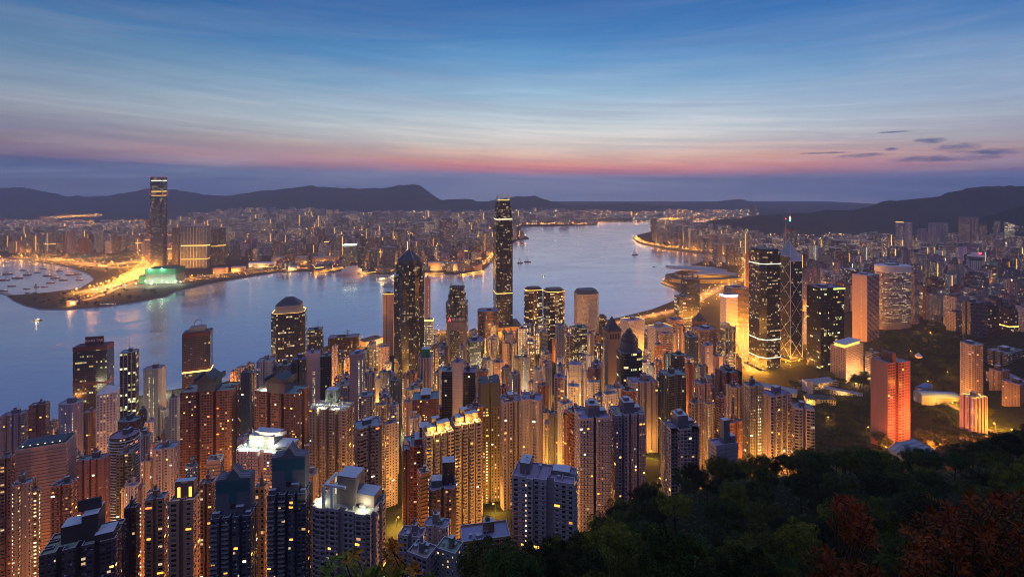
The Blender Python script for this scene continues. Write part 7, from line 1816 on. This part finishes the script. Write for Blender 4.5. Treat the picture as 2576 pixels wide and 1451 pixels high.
def crown_mesh(seed, R_=5.0, n=4200, leaf=.40, lobes=22, flat=.72):
    rr = random.Random(seed); b = MB()
    L = []
    for k in range(lobes):
        a = rr.uniform(0, 6.283); q = math.sqrt(rr.random()) * R_ * .78; z = rr.uniform(-.2, .85) * R_ * flat * (1 - .5 * (q / R_) ** 2)
        L.append((q * math.cos(a), q * math.sin(a), z, R_ * rr.uniform(.13, .27)))
    for k in range(n):
        x, y, z, r = rr.choice(L)
        u = rr.uniform(-.35, 1); t = rr.uniform(0, 6.283); s = math.sqrt(1 - u * u)
        d = Vector((s * math.cos(t), s * math.sin(t), u)); p = Vector((x, y, z)) + d * r * rr.uniform(.72, 1.06)
        nrm = (d + Vector((rr.uniform(-.7, .7), rr.uniform(-.7, .7), rr.uniform(-.3, .8)))).normalized(); a = nrm.orthogonal().normalized()
        a = Matrix.Rotation(rr.uniform(0, 6.283), 3, nrm) @ a; c = nrm.cross(a); l = leaf * rr.uniform(.6, 1.3); w_ = l * rr.uniform(.4, .65)
        b.face([tuple(p - a * l * .6), tuple(p - c * w_ * .5 + nrm * .05), tuple(p + a * l * .6), tuple(p + c * w_ * .5 + nrm * .05)])
    return b.mesh('crown', M['leaf_green'])
def trunk_mesh(seed, H_=7.0, R_=5.0):
    rr = random.Random(seed + 99); b = MB()
    b.tube([(0, 0, -2.0), (.1, 0, H_ * .3), (.25, .1, H_ * .62), (.2, .2, H_ * .95)], .34, .12, 7)
    for k in range(5):
        a = k * 1.26 + rr.uniform(-.3, .3); z = H_ * (.45 + .09 * k); l = R_ * rr.uniform(.5, .8)
        b.tube([(.15, .05, z), (math.cos(a) * l * .5, math.sin(a) * l * .5, z + l * .35), (math.cos(a) * l, math.sin(a) * l, z + l * .5)], .14, .03, 5)
    return b.mesh('trunk', M['bark'])
CROWNS = [crown_mesh(s, 5.0, 3800, .42, 34 + 5 * (s % 4), (.62, .8, .95, .72)[s % 4]) for s in range(7)]
TRUNKS = [trunk_mesh(s) for s in range(3)]
FRINGE = [crown_mesh(40 + s, 5.0, 9000, .27, 52, .75) for s in range(4)]
def tree(x, y, z, s, name, group, hue=None, fine=False, sq=1.0):
    root = empty(name, (x, y, z), rnd.uniform(0, 6.28)); root.scale = (s, s, s * sq); tag(root, None, 'tree', group)
    link('trunk', rnd.choice(TRUNKS), root)
    cr = link('crown', rnd.choice(FRINGE if fine else CROWNS), root, (0, 0, 7.2)); 
    h = hue or rnd.choice([(1, 1, 1), (.75, .85, .8), (1.25, 1.15, .8), (.6, .75, .7), (2.6, 2.1, .9), (1.8, 1.6, .9), (.7, 1.0, .95), (.35, .42, .4), (.3, .34, .32), (1.2, 1.0, .7)])  # bright olive tints put the lit crowns into the leaf colour
    cr.color = (*h, 1)
    px, py = to_px(x, y, z + 9 * s)
    AUTO.append(dict(o=root, px=px, py=py, h=s, w=s, tint=h, kind='tree', feature='', group=group, y=y))
    return root
# wooded slope below the lookout
cnt = 0; spots = []
def hill_tree(x, y, s, **k):
    global cnt
    tree(x, y, ground(x, y) - .6, s, 'hillside_tree', 'trees on the slope below the lookout', **k); spots.append((x, y, s)); cnt += 1
EDGE = [(1040, 1470), (1110, 1446), (1240, 1345), (1290, 1325), (1420, 1268), (1560, 1205), (1650, 1170), (1700, 1142), (1760, 1128), (1860, 1140), (1930, 1135), (2000, 1128), (2060, 1122), (2150, 1105), (2250, 1125), (2360, 1128), (2440, 1098), (2500, 1082), (2576, 1062), (2700, 1040)]
tries = 0
while cnt < 290 and tries < 14000:
    tries += 1
    y = 40 + 285 * rnd.random() ** .8; px = rnd.uniform(1000, 2660); x = (px - CX) / F * y
    s = rnd.uniform(1.0, 1.9) * (1.0 if y > 120 else (.55 if y < 70 else .75)); z = ground(x, y)
    tp = to_px(x, y, z + 11 * s)[1]; lim = np.interp(px, [a for a, _ in EDGE], [b_ for _, b_ in EDGE])
    if tp < lim: s *= .62; tp = to_px(x, y, z + 11 * s)[1]
    if tp < lim or tp > 1560: continue
    if any(math.hypot(x - a, y - b_) < 2.1 * (s + c) for a, b_, c in spots): continue
    if not free(x, y, 5, 1): continue
    hill_tree(x, y, s, fine=True)
print('TREES', cnt, tries)
# park and gardens
spots = []; pc = 0; tries = 0
while pc < 285 and tries < 16000:
    tries += 1
    if rnd.random() < .75: px = rnd.uniform(2010, 2480) if rnd.random() < .88 else rnd.uniform(1880, 2000); y = rnd.uniform(500, 1330)
    else: px = rnd.uniform(2330, 2640); y = rnd.uniform(1250, 1760)
    x = (px - CX) / F * y; py = to_px(x, y, ground(x, y))[1]
    if px < 2060 and y > 900 and not (px < 2000 and 930 < y < 1020): continue
    if y > 1050 and px < 2200: continue
    if road_dist(x, y) < 3 or not free(x, y, 5, 2): continue
    s = rnd.uniform(1.6, 2.5) * (1.0 if y < 900 else 1.25)
    if any(math.hypot(x - a, y - b_) < 1.75 * (s + c) for a, b_, c in spots): continue
    spots.append((x, y, s)); tree(x, y, ground(x, y) - .5, s, 'park_tree', 'trees of the park and gardens', sq=.72, hue=rnd.choice([(1.0, 1.2, 1.2), (.8, 1.0, 1.05), (1.3, 1.3, 1.0), (.6, .75, .8)])); pc += 1
print('PARK', pc, tries)
spots = []; tc = 0; tries = 0
while tc < 70 and tries < 3000:
    tries += 1
    px, py = (rnd.uniform(40, 420), rnd.uniform(735, 772)) if tc < 50 else (rnd.uniform(200, 330), rnd.uniform(668, 690)); x, y = sea(px, py)
    if not in_poly(x, y, KOWLOON) or edge_dist(x, y, KOWLOON) < 10 or road_dist(x, y) < 6 or not free(x, y, 6, 0): continue
    if any(math.hypot(x - a, y - b_) < 13 for a, b_ in spots): continue
    spots.append((x, y)); tree(x, y, 2.8, rnd.uniform(1.0, 1.7), 'shore_tree', 'trees on the reclamation', hue=(.7, .85, .8), sq=.8); tc += 1
# low cover on the slopes
rr = random.Random(3); b = MB()
for k in range(26000):
    if k < 26000: y = 30 + 300 * rr.random(); px = rr.uniform(900, 2760)
    else: y = 480 + 900 * rr.random(); px = rr.uniform(2020, 2640)
    x = (px - CX) / F * y
    z = float(relief(x, y)) + rr.uniform(.1, 1.5) * (1 if k < 26000 else 2.2)
    l = rr.uniform(.35, .9) * (1 if k < 26000 else 3.2); a = rr.uniform(0, 6.28); ux, uy = math.cos(a) * l, math.sin(a) * l; t = rr.uniform(-.3, .6) * l
    b.face([(x - ux, y - uy, z), (x + uy * .6, y - ux * .6, z + t), (x + ux, y + uy, z + .1), (x - uy * .6, y + ux * .6, z + t + .1)])
tag(b.build('undergrowth', M['leaf_green'], color=(.7, .8, .75, 1)), 'dark tangled undergrowth covering the slopes between the trees', 'undergrowth', kind='stuff')
b = MB(); k = 0
while k < 62000:
    y = 480 + 1150 * rr.random() ** .9; px = rr.uniform(2020, 2660); x = (px - CX) / F * y; k += 1
    if px < 2060 and y > 860 or y > 1050 and px < 2200: continue
    if y > 1340 and px < 2380: continue
    q = noise.noise(Vector((x / 17, y / 17, 0))) + .5 * noise.noise(Vector((x / 7, y / 7, 4)))
    z = float(relief(x, y)) + 1.5 + 8.5 * max(0.0, q + .22) + rr.uniform(-.6, .6)
    l = rr.uniform(.5, 1.3) * y / 800; a = rr.uniform(0, 6.28); ux, uy = math.cos(a) * l, math.sin(a) * l; t = rr.uniform(-.5, .8) * l
    b.face([(x - ux, y - uy, z), (x + uy * .6, y - ux * .6, z + t), (x + ux, y + uy, z + .1), (x - uy * .6, y + ux * .6, z + t + .1)])
tag(b.build('woodland', M['leaf_green'], color=(.42, .62, .70, 1)), 'closed dark woodland canopy of the park and the slope behind it', 'woodland', kind='stuff')

# ------------------------------------------------------------------ shrubs right in front of the lookout
def leaf_shape(b, p, d, up, l, w_, bend):
    side = d.cross(up).normalized(); n = side.cross(d).normalized(); rows = []
    for t, k in ((0, .12), (.3, .85), (.6, 1), (.85, .6), (1, .04)):
        c = p + d * l * t - n * bend * l * t * t; rows.append((c - side * w_ * k * .5 + n * w_ * .18 * k, c, c + side * w_ * k * .5 + n * w_ * .18 * k))
    for q, s in zip(rows, rows[1:]):
        b.face([tuple(q[0]), tuple(q[1]), tuple(s[1]), tuple(s[0])]); b.face([tuple(q[1]), tuple(q[2]), tuple(s[2]), tuple(s[1])])
def shrub(base, tips, label, mat, leaf=.15, per=11, color=(1, 1, 1), name='shrub', wd=.30, spread=.55, seed=1, group=None):
    rr = random.Random(seed); r = empty(name, base); tag(r, label, 'shrub', group); B = Vector(base)
    st = MB(); fo = MB()
    for tip in tips:
        T = Vector(tip) - B
        ax = (Vector((T.x * .25, T.y * .1, 0)) + Vector((rr.uniform(-.6, .6), rr.uniform(-.6, .2), rr.uniform(.5, 1.0)))).normalized(); o = ax.orthogonal().normalized()
        foot = T - ax * .32 + Vector((rr.uniform(-.06, .06), rr.uniform(.0, .1), -.08))
        st.tube([foot, T - ax * .14, T], .009, .004, 4)
        st.tube([foot, foot.lerp(Vector((T.x * .5, T.y * .5 + .25, T.z - 1.1)), .6)], .010, .012, 4)
        for k in range(per * 2):
            back = (k / (per * 2)) ** 1.3 * .34
            q = Matrix.Rotation(k * 2.4 + rr.uniform(-.4, .4), 3, ax) @ o; tilt = rr.uniform(.35, 1.0) + back * 2.4
            d = (ax * math.cos(tilt) + q * math.sin(tilt)).normalized()
            leaf_shape(fo, T - ax * back, d, ax if abs(d.dot(ax)) < .95 else o, leaf * rr.uniform(.7, 1.25), leaf * wd * rr.uniform(.8, 1.2), rr.uniform(-.1, .5))
    st.build('stem', M['bark'], r); fo.build('foliage', M[mat], r, color=(*color, 1)); return r
def tips_in(poly, n, Ya, Yb, seed):
    rr = random.Random(seed); out = []
    xs = [p[0] for p in poly]; ys = [p[1] for p in poly]
    while len(out) < n:
        px, py = rr.uniform(min(xs), max(xs)), rr.uniform(min(ys), max(ys))
        if in_poly(px, py, poly): out.append(tuple(at(px, py, rr.uniform(Ya, Yb))))
    return out
def base_of(px, Y): x = (px - CX) / F * Y; return (x, Y, ground(x, Y))
shrub(base_of(2470, 8.2), tips_in([(2255, 1330), (2330, 1275), (2420, 1245), (2510, 1235), (2600, 1240), (2640, 1500), (2330, 1500), (2270, 1420)], 170, 7.4, 9.6, 1), 'big rust red leaved shrub filling the bottom corner', 'leaf_red', .115, 11, (1, 1, 1), seed=5, wd=.27)
shrub(base_of(2150, 9.5), tips_in([(2096, 1250), (2160, 1255), (2200, 1300), (2220, 1350), (2180, 1370), (2130, 1330), (2100, 1280)], 42, 9, 10, 2), 'upright rust red shrub with pointed leaves left of the big one', 'leaf_red', .12, 11, (1.1, 1.05, 1), seed=6, wd=.25)
shrub(base_of(2120, 8.5), tips_in([(2045, 1380), (2120, 1375), (2180, 1420), (2240, 1440), (2240, 1500), (2060, 1500)], 46, 8, 9.2, 3), 'low dull red shrub at the bottom edge', 'leaf_red', .12, 11, (.8, .8, .8), seed=7, wd=.25)
shrub(base_of(2400, 9.9), tips_in([(2270, 1330), (2640, 1260), (2640, 1500), (2280, 1500)], 90, 8.6, 10.2, 14), 'dark green sprays growing through the big red shrub', 'leaf_fresh', .12, 10, (.22, .34, .35), seed=19)
shrub(base_of(2540, 9.6), tips_in([(2480, 1260), (2600, 1255), (2640, 1340), (2500, 1330)], 35, 9.4, 10.4, 4), 'mixed olive and red sprays above the big red shrub', 'leaf_fresh', .15, 10, (.55, .5, .6), seed=9)
for i, (px, py, Y, n, hue, lab) in enumerate([(905, 1368, 7.2, 2, (1.0, .62, .5), 'leaf rosette tinted backlit gold on a tall stem before the taupe block'), (983, 1352, 7.0, 3, (.9, .40, .35), 'taller bronze leaf rosettes right of the golden one'), (840, 1388, 7.6, 4, (.35, .62, .6), 'green leaf rosettes at the left of the flowers'),
                                           (870, 1425, 7.4, 13, (.35, .52, .5), 'leafy green sprig low between the rosettes'), (970, 1415, 7.1, 15, (.4, .55, .5), 'dark green sprig under the bronze rosettes'), (1010, 1415, 7.2, 3, (.9, .6, .4), 'small bronze sprig at the right of the rosettes')]):
    rr = random.Random(60 + i); tp = [tuple(at(px + rr.uniform(-1, 1) * 26 * (1 + n / 12), py + 8 + rr.uniform(0, 1) * 26 + abs(rr.gauss(0, 1)) * 10 * (n > 10) * 2, Y + rr.uniform(-.2, .2))) for _ in range(n)]
    shrub(base_of(px, Y), tp, lab, 'leaf_fresh', .135, 6, tuple(c * 2.0 for c in hue), 'leafy_plant', .36, seed=70 + i)  # tints doubled; the golden ones carry backlight in the leaf colour
r = empty('vine', tuple(at(2240, 1310, 9.0))); tag(r, 'bare arching vine twig with a few dry gold leaves', 'vine')
O = at(2240, 1310, 9.0); b = MB(); arc = [at(2240, 1310, 9) - O, at(2238, 1282, 9) - O, at(2248, 1258, 9) - O, at(2275, 1240, 9) - O, at(2310, 1238, 9) - O, at(2345, 1248, 9) - O]
b.tube(arc, .010, .005, 5); b.tube([at(2290, 1238, 9) - O, at(2282, 1218, 9) - O], .006, .003, 4); b.tube([at(2345, 1246, 9) - O, at(2336, 1222, 9) - O], .006, .003, 4); b.build('stem', M['bark'], r)
b = MB()
for px, py in ((2336, 1240), (2344, 1246), (2352, 1252), (2328, 1240), (2362, 1258)): leaf_shape(b, at(px, py, 9) - O, Vector((.4, -.3, -.8)).normalized(), Vector((0, 0, 1)), .09, .05, .3)
b.build('foliage', M['leaf_fresh'], r, color=(1.1, .75, .3, 1))
# ------------------------------------------------------------------ what sets each repeat apart
ORD = ['', 'second', 'third', 'fourth', 'fifth', 'sixth', 'seventh', 'eighth', 'ninth', 'tenth', 'eleventh', 'twelfth']
def ordinal(n):
    if n < 12: return ORD[n]
    return {1: '%dst', 2: '%dnd', 3: '%drd'}.get((n + 1) % 10 if (n + 1) % 100 not in (11, 12, 13) else 0, '%dth') % (n + 1)
def describe(a):
    if a['kind'] == 'tree':
        t = a['tint']; v = sum(t) / 3
        return ('olive' if t[0] > 1.05 else ('blackish' if v < .62 else ('bluish' if t[2] >= t[0] else 'green'))) + ' ' + ('broad' if a['w'] > 1.12 else ('small' if a['w'] < .85 else 'bushy')) + ' tree'
    sh = 'slim ' if a['h'] > 3.2 * a['w'] else ('squat ' if a['h'] < 1.1 * a['w'] else '')
    return (sh + tint_word(a['tint']) + ' ' + a['kind'] + (' ' + a['feature'] if a['feature'] else '')).strip()
buckets = {}
for a in AUTO:
    best = min(LANDMARKS, key=lambda l: (l[0] - a['px']) ** 2 + (l[1] - a['py']) ** 2)
    dx, dy = a['px'] - best[0], a['py'] - best[1]
    rel = ('right of' if dx > 0 else 'left of') if abs(dx) > abs(dy) else ('below' if dy > 0 else 'above')
    s = describe(a) + ' ' + rel + ' ' + best[2]
    buckets.setdefault(s, []).append((math.hypot(dx, dy), a))
for s, lst in buckets.items():
    lst.sort(key=lambda t: t[0])
    for i, (_, a) in enumerate(lst):
        suf = '' if len(lst) == 1 else (', nearest it' if i == 0 else ', %s nearest it' % ordinal(i))
        q = s + suf
        if len(q.split()) > 16: q = q.replace(' with lit stair strip', ' with stair lights').replace(' of the ', ' of ').replace('the ', '', 1)
        tag(a['o'], ' '.join(q.split()[:16]), a['kind'], a['group'])
lb = {}
for root, where, px, py in LAMPS:
    best = min(LANDMARKS, key=lambda l: (l[0] - px) ** 2 + (l[1] - py) ** 2); lb.setdefault((where, best[2]), []).append((math.hypot(best[0] - px, best[1] - py), root))
for (where, short), lst in lb.items():
    lst.sort(key=lambda t: t[0])
    wshort = where
    for i, (_, root) in enumerate(lst):
        s = 'street lamp ' + wshort + ', ' + (('%s nearest ' % ordinal(i)) if i else 'nearest ') + short
        if len(s.split()) > 16: s = 'lamp ' + wshort.replace('along the ', 'on the ') + ', ' + (('%s from ' % ordinal(i)) if i else 'first from ') + short
        tag(root, ' '.join(s.split()[:16]), root.name.split('.')[0].replace('_', ' '), 'street lamps ' + where)

# ------------------------------------------------------------------ the air
m, t, out = new_mat('haze_air')
v = t.node('ShaderNodeVolumePrincipled'); v.inputs['Color'].default_value = (.66, .75, .95, 1); v.inputs['Density'].default_value = 7e-5; v.inputs['Anisotropy'].default_value = 0.1
t.l.new(v.outputs[0], out.inputs['Volume'])
b = MB(); b.prism([(-15500, -120), (15500, -120), (15500, 14200), (-15500, 14200)], -7.0, 640.0, 0, top=0, bottom=0)
tag(b.build('haze', m), 'thin blue evening haze over the harbour', kind='stuff')
